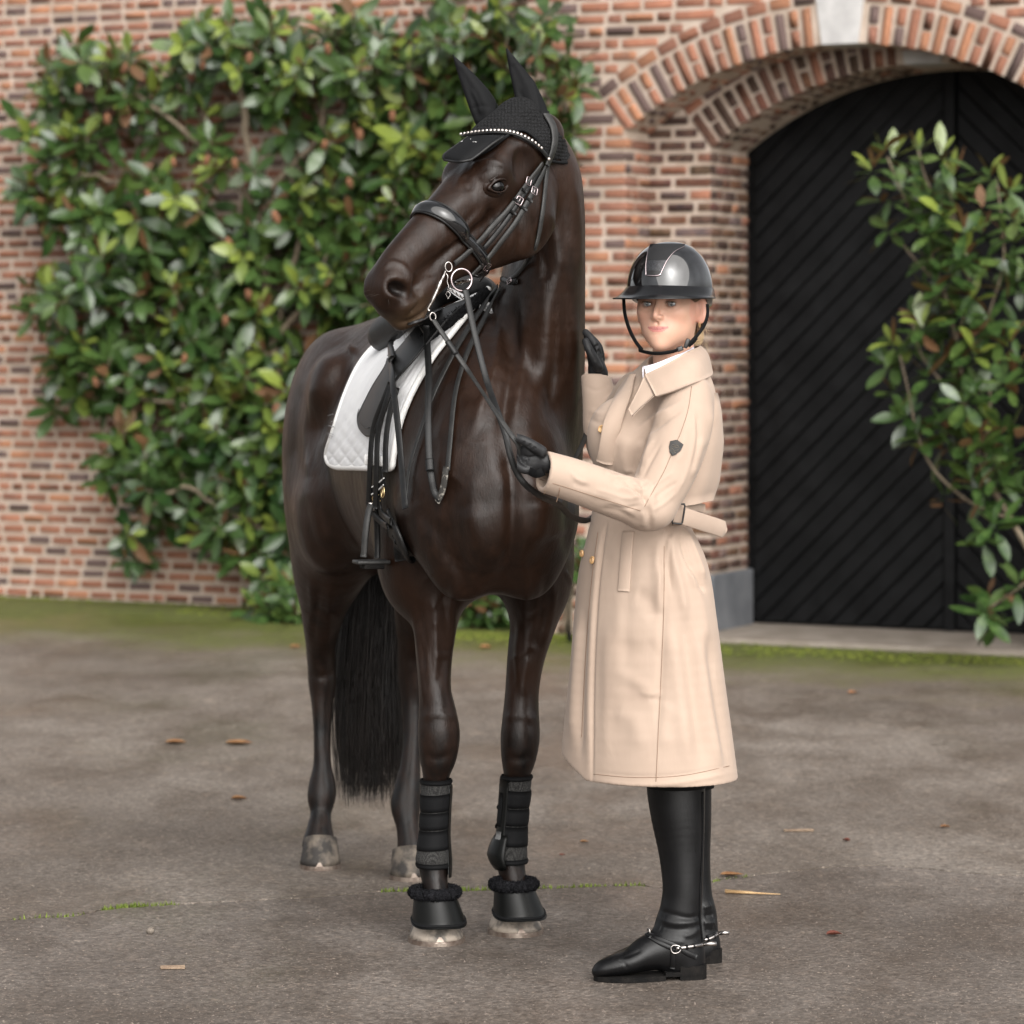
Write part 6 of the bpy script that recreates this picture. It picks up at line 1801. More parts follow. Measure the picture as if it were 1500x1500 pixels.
spur(BVH_B, nb_, [(948, 1368), (962, 1374), (978, 1381), (992, 1387), (1006, 1396), (1020, 1402)], [(952, 1373), (970, 1383), (986, 1390)], [(986, 1392), (986, 1405), (985, 1418)], [(990, 1389), (1002, 1388), (1014, 1386), (1028, 1384)], .032, (990, 1390), (951, 1367), 7.78)
spur(BVH_B2, fb_, [(1035, 1374), (1042, 1372), (1050, 1368)], None, None, [(1030, 1377), (1040, 1375), (1050, 1368)], .027, None, None, 7.98)
# =================================================================== TACK
M_LEA = mat("black bridle leather", (.007, .007, .0073), .42, .3, (.012, .0118, .0115), 60, bscale=180, bstr=.3, bdist=.001)
M_PAT = mat("patent noseband leather", (.005, .005, .0055), .10, .5, coat=.6)
M_LEAG = mat("greyed rein leather", (.024, .0235, .0225), .5, .4, (.013, .013, .0125), 40, bscale=160, bstr=.3)
M_WORN = mat("worn strap end", (.045, .043, .040), .7, .3, (.28, .26, .23), 70, .52, .62)
M_FLAP = mat("saddle flap leather", (.020, .0203, .0207), .50, .38, (.028, .028, .0287), 20, bscale=140, bstr=.3, bdist=.001)
M_FLEECE = mat("black fleece", (.005, .005, .0055), .9, .12, (.011, .011, .012), 90, bscale=160, bstr=1.0, bdist=.01)
M_GFLEECE = mat("charcoal fleece", (.010, .010, .0115), .95, .05, (.022, .022, .025), 120, bscale=220, bstr=1.0, bdist=.01)
M_PADW = mat("white quilted cotton", (.78, .78, .79), .75, .3, (.82, .82, .82), 30, bscale=300, bstr=.15)
M_PIPE = mat("white piping", (.83, .82, .80), .55, .35)
M_CRYS = mat("clear crystal", (.60, .54, .50), .12, .9, metal=.75)
M_BRASS = mat("brass buckle", (.62, .47, .25), .25, .5, metal=1.0)
M_NEOP = mat("black neoprene", (.0045, .0047, .0053), .75, .18, bscale=260, bstr=.3)
M_TPU = mat("black boot shell", (.0045, .0048, .0046), .38, .24, bscale=30, bstr=.1)
def knit_mat(name, c1, c2, sc_, rough=.85, bs=1.0):
    m, nt, b = nodes_of(name)
    v = nt.nodes.new("ShaderNodeTexVoronoi"); v.inputs["Scale"].default_value = sc_; v.inputs["Randomness"].default_value = .35
    nt.links.new(objco(nt), v.inputs["Vector"])
    nt.links.new(ramp(nt, v.outputs["Distance"], [(.1, c1), (.55, c2)]), b.inputs["Base Color"]); b.inputs["Roughness"].default_value = rough
    b.inputs["Specular IOR Level"].default_value = .3
    iv = math_n(nt, 'SUBTRACT', 1.0, v.outputs["Distance"]); bump(nt, b, iv, bs, .006)
    return m
M_KNIT = knit_mat("black crochet", (.010, .010, .0112), (.002, .002, .0023), 120)
M_MESH = knit_mat("grey air mesh", (.10, .098, .093), (.010, .0097, .0095), 330, .7, .6)

# ------------------------------------------------------------------ fly veil
veil = empty("fly_veil", H(.02, 0, .06), "black crocheted fly veil with ear sleeves and forehead flap on the horse's head", "fly veil")
poly = [(690, 232), (716, 222), (736, 207), (752, 195), (766, 193), (782, 204), (794, 220), (804, 233), (828, 239), (833, 228), (826, 205), (812, 188), (800, 150), (740, 100), (640, 130), (640, 236)]
def inpoly(x, y, pg):
    c = np.zeros(len(x), bool); n = len(pg)
    for i in range(n):
        (x1, y1), (x2, y2) = pg[i], pg[i - 1]
        k = ((y1 > y) != (y2 > y)) & (x < (x2 - x1) * (y - y1) / ((y2 - y1) or 1e-9) + x1); c ^= k
    return c
Nn = normals(HV_, HQ_)
rel = HV_ - np.array(H0); ha, hlat, hn = rel @ np.array(AX), rel @ np.array(LT), rel @ np.array(DN)
mir = HV_ - np.outer(np.where(hlat < 0, 2 * hlat, 0), np.array(LT))
mx_, my_ = to_px(mir)
okv = inpoly(mx_, my_, poly) & (ha < .21) & (HV_[:, 2] > 1.85) & (hn > -.135)
sel = okv[HQ_].sum(1) >= 3
Qv = HQ_[sel]; used = np.unique(Qv); rm = np.full(len(HV_), -1); rm[used] = np.arange(len(used))
Vv = HV_[used] + Nn[used] * .005
mesh_np("crown", Vv, rm[Qv].astype(np.int32), M_KNIT, veil)
trim_px = [(692, 233), (716, 223), (736, 207), (752, 195), (766, 193), (782, 204), (794, 220), (803, 233)]
p, n_ = drape(BVH_H, trim_px, 4, 2, .006); tube("edge_binding", p, .0045, M_NEOP, veil, 7)
p, n_ = drape(BVH_H, [(803, 234), (815, 237), (828, 239)], 3, 2, .006); tube("edge_binding", p, .004, M_NEOP, veil, 7)
# stiff forehead flap standing a little proud of the brow
fl = patch([[(686, 201, 7.905), (708, 199, 7.865), (738, 200, 7.86)], [(668, 214, 7.885), (694, 213, 7.835), (722, 210, 7.835)], [(651, 227, 7.87), (676, 230, 7.815), (700, 227, 7.815)], [(651, 234, 7.865), (672, 237, 7.812), (690, 234, 7.81)]], 5, 5)
shell("forehead_flap", fl, .005, M_NEOP, veil)
ed = [fl[i][0] for i in range(len(fl))] + list(fl[-1][1:]) + [fl[i][-1] for i in range(len(fl) - 2, -1, -1)]
tube("edge_binding", [Vector(q) for q in ed], .0038, M_LEA, veil, 6)
mb = MB()
for pth in ([(675, 207.5), (681, 205), (686, 203.5)], [(683, 209), (685, 204), (689, 203.2)], [(689, 209), (689.5, 203), (693, 203), (693, 208)], [(687, 206.3), (692, 206.6), (698, 208.2)]):
    q = []
    for x, y in pth:
        f_ = np.array(fl).reshape(-1, 3); fx, fy = to_px(f_); k = np.argmin((fx - x) ** 2 + (fy - y) ** 2); q.append(P(x, y, f_[k][1] - .006))
    V, Fc = tube_vf(q, .0006, 4); mb.add(V, Fc)
mb.build("embroidered_mark", M_PIPE, veil)
es = SDF((-.16, 7.90, 1.95), (.09, 8.20, 2.26), .0032)
EN = [(785, 184, 8.0, .038, .030), (779, 160, 8.0, .037, .024), (768, 128, 7.995, .029, .018), (755, 100, 7.99, .017, .012), (744, 76, 7.985, .005, .005), (742, 71, 7.985, .0025, .0025)]
EF = [(715, 172, 8.07, .036, .03), (704, 148, 8.07, .034, .024), (689, 122, 8.07, .024, .018), (676, 101, 8.07, .013, .012), (666, 85, 8.07, .004, .004), (664, 81, 8.07, .0025, .0025)]
for E in (EN, EF): es.loft([(*P(a, b, c), d, e) for (a, b, c, d, e) in E], (.95, .3, 0), .012, 6)
es.loft([(*P(766, 172, 7.965), .014, .018), (*P(768, 148, 7.965), .016, .016), (*P(760, 118, 7.970), .010, .010), (*P(752, 98, 7.975), .003, .004)], (.95, .3, 0), .012, 5, 'sub')
es.loft([(*P(700, 166, 8.035), .014, .018), (*P(694, 144, 8.04), .014, .014), (*P(683, 119, 8.047), .008, .008), (*P(674, 103, 8.055), .003, .003)], (.95, .3, 0), .012, 5, 'sub')
eV, eQ = es.mesh(1)
eV = sculpt(eV, eQ, [([(778, 110), (786, 140), (790, 170)], 3, .003), ([(760, 130), (768, 150), (778, 168)], 3, -.003), ([(690, 130), (700, 150), (705, 168)], 3, .003), ([(775, 160), (785, 168), (795, 166)], 3, -.003), ([(690, 160), (705, 155), (720, 158)], 3, -.002)])
ctr = to_px(eV)[0] < 727
for flag in (ctr, ~ctr):
    q = eQ[flag[eQ].all(1)]; us = np.unique(q); rm2 = np.full(len(eV), -1); rm2[us] = np.arange(len(us))
    mesh_np("ear_sleeve", eV[us], rm2[q].astype(np.int32), M_NEOP, veil)

# ------------------------------------------------------------------ bridle
bridle = empty("double_bridle", H(.2, .09, 0), "black double bridle with crystal browband, patent noseband, two bits and reins", "bridle")
bp_ = [(681, 201), (700, 198), (722, 196), (742, 197), (762, 203), (780, 213), (791, 223), (799, 232)]
bb = strap("browband", BVH_H, bp_, .0125, .004, M_LEA, bridle, .009, 3, 6)
p, n_ = drape(BVH_H, [(682, 200.5), (700, 197.5), (722, 195.5), (742, 196.5), (762, 202.5), (780, 212), (786, 218)], 5.0, 6, .0145)
for i in range(len(p)):
    n = Vector(n_[i]); u = n.orthogonal().normalized(); w = n.cross(u); c = Vector(p[i]); V = []; r = .0040
    for (k, z) in ((1, 0), (.85, .0016), (.45, .0026)):
        for a in range(8): V.append(c + n * z + (u * math.cos(a * .785) + w * math.sin(a * .785)) * r * k)
    Fc = [tuple(range(16, 24))] + [(q * 8 + a, q * 8 + (a + 1) % 8, (q + 1) * 8 + (a + 1) % 8, (q + 1) * 8 + a) for q in (0, 1) for a in range(8)]
    mesh_np("crystal", np.array(V), Fc, M_CRYS, bb, False)
h, n = cast(BVH_H, 797, 231); s, f = sphere_vf(h + n * .013, .0045, nu=8, nv=6); mesh_np("stud", np.array(s), f, M_CRYS, bb)
strap("headpiece", BVH_H, [(797, 172), (806, 186), (808, 205), (804, 222), (796, 240)], .024, .005, M_LEAG, bridle, .009, 3, 6, .001)
ck1 = strap("cheekpiece", BVH_H, [(791, 238), (784, 248), (769, 269), (744, 305), (722, 330), (699, 354), (680, 372), (663, 386)], .0135, .0045, M_LEAG, bridle, .006, 4, 10)
ck2 = strap("cheekpiece", BVH_H, [(796, 242), (788, 262), (778, 282), (757, 320), (738, 346), (721, 367), (704, 386), (690, 399)], .0135, .0045, M_LEAG, bridle, .006, 4, 10)
strap("noseband_strap", BVH_H, [(789, 248), (775, 272), (758, 297), (742, 322), (722, 348), (707, 364)], .012, .004, M_LEA, bridle, .003, 4, 10)
strap("throatlatch", BVH_H, [(800, 238), (797, 270), (793, 310), (787, 345), (777, 375), (764, 398), (748, 411)], .0125, .004, M_LEAG, bridle, .004, 4, 8)
def buckle(px, py, ang, w, h_, m, parent, bvh, off=.010, r=.0013):
    h0, n = cast(bvh, px, py)
    if h0 is None: return
    u = Vector((math.cos(ang), 0, math.sin(ang))); u = (u - n * u.dot(n)).normalized(); v = n.cross(u); c = h0 + n * off
    q = []
    for (a, b) in ((-w, -h_), (-w, h_), (w, h_), (w, -h_)): q.append(c + u * a + v * b)
    rr = []
    for i in range(4):
        a, b = q[i], q[(i + 1) % 4]; rr += [a + (b - a) * .12, a + (b - a) * .5, a + (b - a) * .88]
    V, Fc = torus_vf(rr, r, 6); V2, F2 = tube_vf([c - u * w, c + u * w * .8], r * .7, 5); o = len(V)
    return mesh_np("buckle", np.array(list(V) + list(V2)), Fc + [tuple(x + o for x in f) for f in F2], m, parent)
for (x, y, cp) in ((770, 266, ck1), (779, 281, ck2), (758, 294, bridle)):
    buckle(x, y, -2.1, .0095, .0085, M_ROSE, cp, BVH_H)
for (x, y) in ((763, 279), (752, 292), (772, 294), (765, 306), (748, 312)):
    h, n = cast(BVH_H, x, y); d_ = Vector((.55, 0, .83)); d_ = (d_ - n * d_.dot(n)).normalized(); w = n.cross(d_)
    V, Fc = ribbon_vf([h + n * .0085 - w * .009, h + n * .0095, h + n * .0085 + w * .009], [n] * 3, .008, .0035); mesh_np("keeper", np.array(V), Fc, M_LEA, bridle)
# noseband: a padded ring right round the nose
def head_ring(a0, tilt, N=56, n0=-.01):
    c = H(a0, 0, n0); T = (DN + AX * tilt).normalized(); pts = []; nr = []
    for k in range(N):
        t = 2 * math.pi * k / N; d = T * math.cos(t) + LT * math.sin(t)
        h = BVH_H.ray_cast(c + d * .4, -d, .4)
        if h[0] is None: h = (c + d * .06, d)
        pts.append(h[0]); nr.append(h[1])
    A = np.array([list(q) for q in pts]); B = np.array([list(q) for q in nr])
    for _ in range(3):
        A = (np.roll(A, 1, 0) + 2 * A + np.roll(A, -1, 0)) / 4; B = (np.roll(B, 1, 0) + 2 * B + np.roll(B, -1, 0)) / 4
    return A, B / np.linalg.norm(B, axis=1)[:, None]
A, B = head_ring(.345, .22)
wd = [.026 + .016 * max(0, math.cos(2 * math.pi * k / 56)) ** .7 for k in range(56)]
V, Fc = ribbon_vf(A + B * .002, B, wd, .010, .004, True); nbd = mesh_np("noseband", np.array(V), Fc, M_PAT, bridle)
for sg, rr in ((1, .0030), (-1, .0026)):
    q = [Vector(A[k]) + Vector(B[k]) * .007 - AX * (sg * (wd[k] * .5 + .001)) for k in range(56)]
    V, Fc = torus_vf(q, rr, 6); mesh_np("noseband_piping", np.array(V), Fc, M_LEA, nbd)
A2, B2 = head_ring(.425, .45, 56, -.03)
V, Fc = ribbon_vf(A2 + B2 * .001, B2, .012, .003, 0, True)
# bits
def hp(px, py, off):
    h, n = cast(BVH_H, px, py)
    return h + n * off if h is not None else P(px, py, 7.72)
rc = hp(676, 410, .014); nrm_ = (LT * .75 + Vector((0, -1, 0)) * .65).normalized(); ru = nrm_.cross(UZ).normalized(); rv = ru.cross(nrm_)
V, Fc = torus_vf(ring_path(rc, ru, rv, .0262, .0262, 28), .0026, 8); snaf = mesh_np("snaffle_ring", np.array(V), Fc, M_ROSE, bridle)
V, Fc = tube_vf([hp(660, 411, .003), hp(664, 411, .012), rc - ru * .022], [.006, .006, .004], 8); mesh_np("mouthpiece", np.array(V), Fc, M_CHROME, snaf)
yb = hp(648, 412, .012).y
V, Fc = tube_vf(catmull([P(653, 396, yb), P(649.5, 405, yb), P(645, 414, yb), P(640, 426, yb - .002), P(632, 443, yb - .004), P(627, 452, yb - .004), P(629, 456, yb - .004)], 5), [.0030] * 5 + [.0042] * 5 + [.0058] * 4 + [.0048] * 6 + [.0036] * 11, 8)
curb = mesh_np("curb_bit", np.array(V), Fc, M_CHROME, bridle)
for (x, y, r) in ((657, 391, .0115), (634, 464, .0098)):
    V, Fc = torus_vf(ring_path(P(x, y, yb - .003), (.9, .3, -.1), (0, 0, 1), r * .75, r, 20), .0019, 7); mesh_np("bit_ring", np.array(V), Fc, M_CHROME, curb)
tube("curb_hook", catmull([P(653, 400, yb - .004), P(656, 405, yb - .006), P(655, 412, yb - .006), P(657, 420, yb - .006), P(656, 426, yb - .006)], 4), .0014, M_CHROME, curb, 6)
V, Fc = torus_vf([P(656, 426, yb - .006), P(660, 431, yb - .006), P(656.5, 438, yb - .006), P(653, 431, yb - .006)], .0012, 6); mesh_np("curb_hook", np.array(V), Fc, M_CHROME, curb)
for k in range(5):
    q = hp(660 + 6 * k, 424 + 7 * k * .6, .012); V, Fc = torus_vf(ring_path(q, (.8, .3, -.5), (.3, -.8, .3), .006, .004, 10), .0012, 5); mesh_np("chain_link", np.array(V), Fc, M_CHROME, curb)
buckle(710, 388, 1.2, .010, .009, M_ROSE, bridle, BVH_H); buckle(752, 412, .1, .011, .006, M_ROSE, bridle, BVH_H, .012)
strap("throatlatch_end", BVH_H, [(738, 409), (748, 414), (760, 412)], .014, .006, M_LEA, bridle, .004, 3)
strap("jaw_strap", BVH_H, [(703, 368), (711, 383), (709, 398), (700, 410)], .014, .004, M_LEA, bridle, .003, 3)
# reins in hand
def rein(name, pts, width, m, parent, nrm, thick=.003, n=8):
    c = catmull([P(*q) for q in pts], n); N = len(c)
    ns_ = [Vector(nrm[0]).lerp(Vector(nrm[1]), i / (N - 1)).normalized() for i in range(N)]
    V, Fc = ribbon_vf(c, ns_, width, thick)
    return mesh_np(name, np.array(V), Fc, m, parent)
yr = rc.y
rein("snaffle_rein", [(681, 424, yr - .006), (685, 440, yr - .010), (694, 484, yr - .02), (712, 555, yr - .05), (728, 601, 7.56), (740, 635, 7.535), (747, 665, 7.528), (757, 692, 7.53), (771, 711, 7.535), (795, 728, 7.58), (817, 738, 7.66), (837, 756, 7.76), (860, 762, 7.87), (878, 745, 7.97), (882, 715, 8.0)], .0150, M_LEA, bridle, ((.35, -.93, .05), (-.3, -.95, .1)))
rein("curb_rein", [(635, 469, yb - .004), (641, 478, yb - .01), (666, 515, yb - .03), (690, 550, yb - .06), (720, 595, 7.55), (745, 632, 7.488), (758, 650, 7.478), (764, 668, 7.49)], .0125, M_LEAG, bridle, ((.5, -.85, .1), (.35, -.93, .1)))
rein("rein_keeper", [(655, 500, yb - .028), (668, 519, yb - .037)], .0150, M_LEA, bridle, ((.5, -.85, .1), (.5, -.85, .1)), .007)
rein("curb_rein", [(866, 585, 8.26), (864, 605, 8.17), (859, 635, 8.06), (848, 662, 7.96), (836, 682, 7.86), (818, 704, 7.74), (800, 712, 7.66)], .0125, M_LEAG, bridle, ((.1, -.95, .3), (-.3, -.9, .3)))
# spare reins hanging over the shoulder
sr = empty("spare_reins", P(615, 640, 8.3), "second set of grey black leather reins hanging over the horse's shoulder", "reins")
strap("rein", BVH_H, [(735, 421), (712, 450), (688, 484), (664, 527), (637, 585), (619, 639), (605, 687), (599, 738)], .0150, .003, M_LEAG, sr, .010, 6, 14)
strap("rein", BVH_H, [(738, 423), (715, 462), (696, 497), (683, 527), (669, 580), (663, 641), (658, 690)], .0135, .003, M_LEAG, sr, .008, 6, 14)
strap("worn_end", BVH_H, [(658, 684), (655, 705), (650, 726), (646, 734)], .0165, .004, M_WORN, sr, .012, 4, 4)
def hang(name, pts, w, m, parent, nrm=(0, -1, 0), th=.003):
    return rein(name, pts, w, m, parent, (nrm, nrm), th)
h1 = cast(BVH_H, 584, 612)[0]
y_ = [8.50, 8.46, 8.40, 8.34, 8.28]
def ysurf(px, py, off, dflt):
    h = cast(BVH_H, px, py)[0]
    return (h.y if h is not None else dflt) - off
strap("rein", BVH_H, [(572, 478), (576, 548), (584, 612), (590, 673), (596, 742)], .0175, .003, M_LEA, sr, .004, 6, 14, 0, .155)
hang("rein", [(624, 478, ysurf(630, 490, .06, 8.4)), (628, 548, ysurf(632, 548, .045, 8.3)), (627, 612, ysurf(632, 612, .035, 8.25)), (629, 673, ysurf(632, 673, .025, 8.2)), (632, 700, ysurf(636, 700, .02, 8.15)), (637, 722, ysurf(640, 722, .015, 8.1)), (646, 733, ysurf(648, 732, .012, 8.1))], .0170, M_LEA, sr, (.1, -.99, 0))
strap("rein_buckle", BVH_H, [(573, 484), (575, 505), (577, 528)], .021, .010, M_LEA, sr, .004, 4, 10, 0, .155)
hang("rein_stop", [(629, 673, ysurf(632, 673, .032, 8.2)), (630, 690, ysurf(633, 690, .03, 8.2))], .021, M_LEA, sr, (.1, -.99, 0), .008)

# ------------------------------------------------------------------ saddle pad
def draped_grid(rows, nu, nv, off, bvh, it=3, lift=0.0):
    Lr = np.array([[*r[0], *r[1]] for r in rows], float); C = catmull(Lr, nv); G = []
    for r in C:
        row = []
        for k in range(nu + 1):
            t = k / nu; x, y = r[0] + (r[2] - r[0]) * t, r[1] + (r[3] - r[1]) * t
            h, n = cast(bvh, x, y); row.append((h, n, x, y))
        G.append(row)
    a, b = len(G), nu + 1; Pn = np.full((a, b, 3), np.nan); Nm = np.full((a, b, 3), np.nan)
    for i in range(a):
        for j in range(b):
            if G[i][j][0] is not None: Pn[i, j] = G[i][j][0]; Nm[i, j] = G[i][j][1]
    for i in range(a):
        for j in range(b):
            if np.isnan(Pn[i, j, 0]):
                ok = np.argwhere(~np.isnan(Pn[:, :, 0])); k = ok[np.argmin(((ok - [i, j]) ** 2).sum(1))]
                Pn[i, j] = P(G[i][j][2], G[i][j][3], Pn[k[0], k[1], 1]); Nm[i, j] = Nm[k[0], k[1]]
    for _ in range(it):
        for X in (Pn, Nm):
            Y = X.copy()
            Y[1:-1] = (X[:-2] + 2 * X[1:-1] + X[2:]) / 4; Y[:, 1:-1] = (Y[:, :-2] + 2 * Y[:, 1:-1] + Y[:, 2:]) / 4; X[:] = Y
    Nm /= np.linalg.norm(Nm, axis=2)[..., None]
    Pn = Pn + Nm * off
    if lift:
        d = np.array([0, 0, CAMZ]) - Pn; d[..., 2] *= .3; Pn = Pn + d / np.linalg.norm(d, axis=2)[..., None] * lift
    return Pn, Nm
pad = empty("saddle_pad", L3(.15, -.28, 1.2), "white quilted saddle pad with piped edge under the black saddle", "saddle pad")
padrows = [((600, 482), (716, 428)), ((566, 500), (690, 458)), ((547, 516), (666, 490)), ((527, 543), (640, 522)), ((508, 588), (611, 570)), ((495, 630), (592, 615)), ((485, 660), (584, 652)), ((484.5, 671), (581, 672)), ((489, 680), (580, 683)), ((500, 684), (576, 686))]
G, Nm = draped_grid(padrows, 44, 7, .010, BVH_H, 5)
a, b = G.shape[:2]
# real quilted relief: diamonds
for i in range(a):
    for j in range(b):
        gx_, gy_ = to_px(G[i, j]); u, v = (gx_ - 480) / 19.0, (gy_ - 480) / 25.0
        d1 = abs((u + v) % 1 - .5); d2 = abs((u - v) % 1 - .5)
        q = max(math.exp(-((.5 - d1) / .10) ** 2), math.exp(-((.5 - d2) / .10) ** 2))
        ed_ = min(j, b - 1 - j, a - 1 - i)
        if ed_ > 1 and gy_ > 500: G[i, j] += Nm[i, j] * (.0032 * (1 - q))
shell("pad_body", G, .008, M_PADW, pad)
edge = [G[i, 0] for i in range(a)] + [G[a - 1, j] for j in range(1, b)] + [G[i, b - 1] for i in range(a - 2, -1, -1)]
edge = smooth_vecs(edge, 2)
tube("piping", [Vector(q) for q in edge], .0085, M_PIPE, pad, 8)
# the same pad falls down the far side
MG = G.copy(); 
for i in range(a):
    for j in range(b):
        q = Vector(G[i, j]) - O0; v = q.dot(HV); MG[i, j] = list(Vector(G[i, j]) - HV * (2 * v))
shell("pad_body", MG[:, ::-1], .008, M_PADW, pad)
mb = MB()
for (x0, y0, x1, y1, r) in ((492, 626, 501, 628, .0011), (495, 622, 498, 620, .0010), (496, 624, 500, 623, .0008), (490, 636, 500, 638, .0007), (491, 639, 499, 641, .0007), (492, 642, 498, 643, .0006), (491, 612, 499, 610, .0006)):
    p, n_ = drape(BVH_H, [(x0, y0), ((x0 + x1) / 2, (y0 + y1) / 2), (x1, y1)], 2, 1, .0218); V, Fc = tube_vf(p, r, 4); mb.add(V, Fc)
mb.build("embroidered_mark", mat("grey embroidery", (.25, .25, .26), .7, .3), pad)
strap("girth_loop", BVH_H, [(548, 673), (560, 674), (572, 675), (577, 676)], .026, .004, M_PIPE, pad, .022, 3)

# ------------------------------------------------------------------ saddle
sad = empty("dressage_saddle", L3(.18, 0, 1.6), "black leather dressage saddle with fleece cantle and hanging stirrup", "saddle")
rows = [((574, 482), (694, 440)), ((573, 508), (652, 477)), ((571, 535), (611, 527)), ((552, 565), (581, 560)), ((537, 594), (567, 590)), ((529, 612), (560, 612)), ((531, 626), (556, 628)), ((537, 634), (551, 635)), ((542, 637.5), (547, 637.5))]
G, Nm = draped_grid(rows, 16, 6, .008, BVH_H, 4, .060)
fl_ = shell("saddle_flap", G, .006, M_FLAP, sad)
ed = [Vector(G[i, 0]) for i in range(len(G))] + [Vector(q) for q in G[-1, 1:]] + [Vector(G[i, -1]) for i in range(len(G) - 2, 0, -1)]
tube("flap_edge", ed, .0040, M_LEA, fl_, 6)
MG = np.array([[list(Vector(q) - HV * (2 * (Vector(q) - O0).dot(HV))) for q in r] for r in G[14:]]); shell("saddle_flap", MG[:, ::-1], .006, M_FLAP, sad)
p, n_ = drape(BVH_H, [(534, 600), (531, 612), (535, 622), (542, 627), (550, 626)], 3, 2, .012); p = p + np.array([.0, -.066, .0]); tube("stitch_line", p, .0009, M_LEA, fl_, 4)
# seat: lofted over the back from pommel to cantle
ss = SDF((-.62, 8.2, 1.42), (.22, 9.2, 1.80), .007)
ss.loft([(*L3(.44, 0, 1.665), .075, .035), (*L3(.36, 0, 1.655), .105, .045), (*L3(.22, 0, 1.600), .115, .045), (*L3(.14, 0, 1.580), .110, .040), (*L3(.09, 0, 1.578), .105, .034), (*L3(.05, 0, 1.58), .095, .024)], tuple(HV), .03, 5)
for sg in (-1, 1):
    ss.loft([(*L3(.36, .10 * sg, 1.60), .05, .05), (*L3(.15, .14 * sg, 1.545), .06, .05), (*L3(.06, .13 * sg, 1.53), .042, .035)], tuple(HV), .03, 4)
sV, sQ = ss.mesh(2); mesh_np("seat", sV, sQ, M_FLAP, sad)
def fuzz(name, path, rad, m, parent, seg=12, dens=1.0, hair=.008):
    c = catmull(path, 6); V, Fc = tube_vf(c, rad if hasattr(rad, '__len__') else rad, seg)
    V = [Vector(v) + Vector((rt_.uniform(-1, 1), rt_.uniform(-1, 1), rt_.uniform(-1, 1))) * .0022 for v in V]
    nV = len(V); fc0 = list(Fc); A = list(V)
    for f in fc0[:-2]:
        a0, b0, c0, d0 = [V[q] for q in f]; n = (c0 - a0).cross(d0 - b0)
        if n.length < 1e-9: continue
        n.normalize()
        for _ in range(max(1, int(dens * 3))):
            s_, t_ = rt_.random(), rt_.random(); q = a0.lerp(b0, s_).lerp(d0.lerp(c0, s_), t_)
            w = Vector((rt_.uniform(-1, 1), rt_.uniform(-1, 1), rt_.uniform(-1, 1))); e = q + (n + w * .6).normalized() * hair * rt_.uniform(.5, 1.1); sd = n.cross(w).normalized() * .0011
            o = len(A); A += [q - sd, q + sd, e]; Fc.append((o, o + 1, o + 2))
    return mesh_np(name, np.array(A), Fc, m, parent, True)
def cyl_fuzz(pts, r, **k): return fuzz(pts=pts, **k)
yc = ysurf(560, 500, .05, 8.95)
s, f = sphere_vf(P(567, 490, yc), .042, .05, .036, nu=20, nv=14)
fuzz("cantle_fleece", [P(560, 478, yc + .0), P(561, 488, yc - .01), P(566, 499, yc - .012), P(572, 506, yc - .005)], list(np.interp(range(19), [0, 6, 12, 18], [.012, .026, .026, .012])), M_FLEECE, sad, 14, 1.5)
fuzz("pommel_fleece", [P(618, 502, ysurf(618, 502, .045, 8.5)), P(640, 486, ysurf(640, 486, .045, 8.5)), P(664, 468, ysurf(664, 468, .045, 8.5)), P(690, 447, ysurf(690, 447, .045, 8.45)), P(712, 430, ysurf(712, 430, .045, 8.4))], .016, M_FLEECE, sad, 12, 1.2)
hang("flap_keeper", [(549, 538, ysurf(549, 538, .028, 8.9)), (560, 530, ysurf(560, 530, .034, 8.8)), (571, 524, ysurf(571, 524, .04, 8.7))], .009, M_LEAG, sad, (-.4, -.9, .2), .004)
ys_ = ysurf(550, 700, .05, 8.75)
for pts, o_ in (([(573, 560), (562, 588), (552, 612), (546, 640), (543, 690), (541, 738)], .094), ([(576, 562), (567, 590), (559, 615), (554, 645), (553, 690), (551, 742)], .084), ([(583, 568), (575, 595), (569, 622), (566, 655), (566, 690)], .068)):
    strap("stirrup_leather", BVH_H, pts, .0155, .004, M_LEA, sad, .002, 4, 8, 0, o_)
st = empty("stirrup", P(545, 820, ys_), "black safety stirrup hanging from its leather below the saddle", "stirrup")
hang("stirrup_arm", [(544, 740, ys_ - .008), (540, 752, ys_ - .02), (536, 780, ys_ - .03), (533, 816, ys_ - .03)], .017, M_LEAG, st, (-.2, -.97, 0), .006)
hang("stirrup_arm", [(549, 742, ys_ + .004), (552, 762, ys_ + .02), (553, 790, ys_ + .03), (553, 818, ys_ + .03)], .015, M_LEA, st, (-.2, -.97, 0), .006)
s, f = box_vf(P(545, 742, ys_), (1, .2, 0), (-.2, 1, 0), UZ, .018, .012, .022, .003); mesh_np("stirrup_eye", np.array(s), f, M_CHROME, st)
s, f = box_vf(P(544, 823, ys_), (.95, .3, 0), (-.3, .95, 0), UZ, .088, .058, .010, .004); mesh_np("tread", np.array(s), f, M_LEAG, st)
s, f = box_vf(P(545, 829, ys_), (.95, .3, 0), (-.3, .95, 0), UZ, .054, .050, .014, .003); mesh_np("tread_pad", np.array(s), f, M_SOLE, st)
girth = empty("girth", L3(.3, -.25, .95), "black leather girth buckled to the billets with brass roller buckles", "girth")
for x in (557, 566): strap("billet", BVH_H, [(x, 668), (x + 2, 690), (x + 5, 712), (x + 8, 724)], .018, .004, M_LEA, girth, .018, 4)
strap("elastic", BVH_H, [(558, 717), (568, 712), (578, 706)], .024, .004, M_NEOP, girth, .024, 3)
for dy in (-5, 5): strap("elastic_stripe", BVH_H, [(558, 717 + dy), (568, 712 + dy), (578, 706 + dy)], .0035, .003, M_PIPE, girth, .027, 3)
for (x, y) in ((566, 728), (577, 722)):
    buckle(x, y, -.9, .012, .022, M_BRASS, girth, BVH_H, .028, .0022)
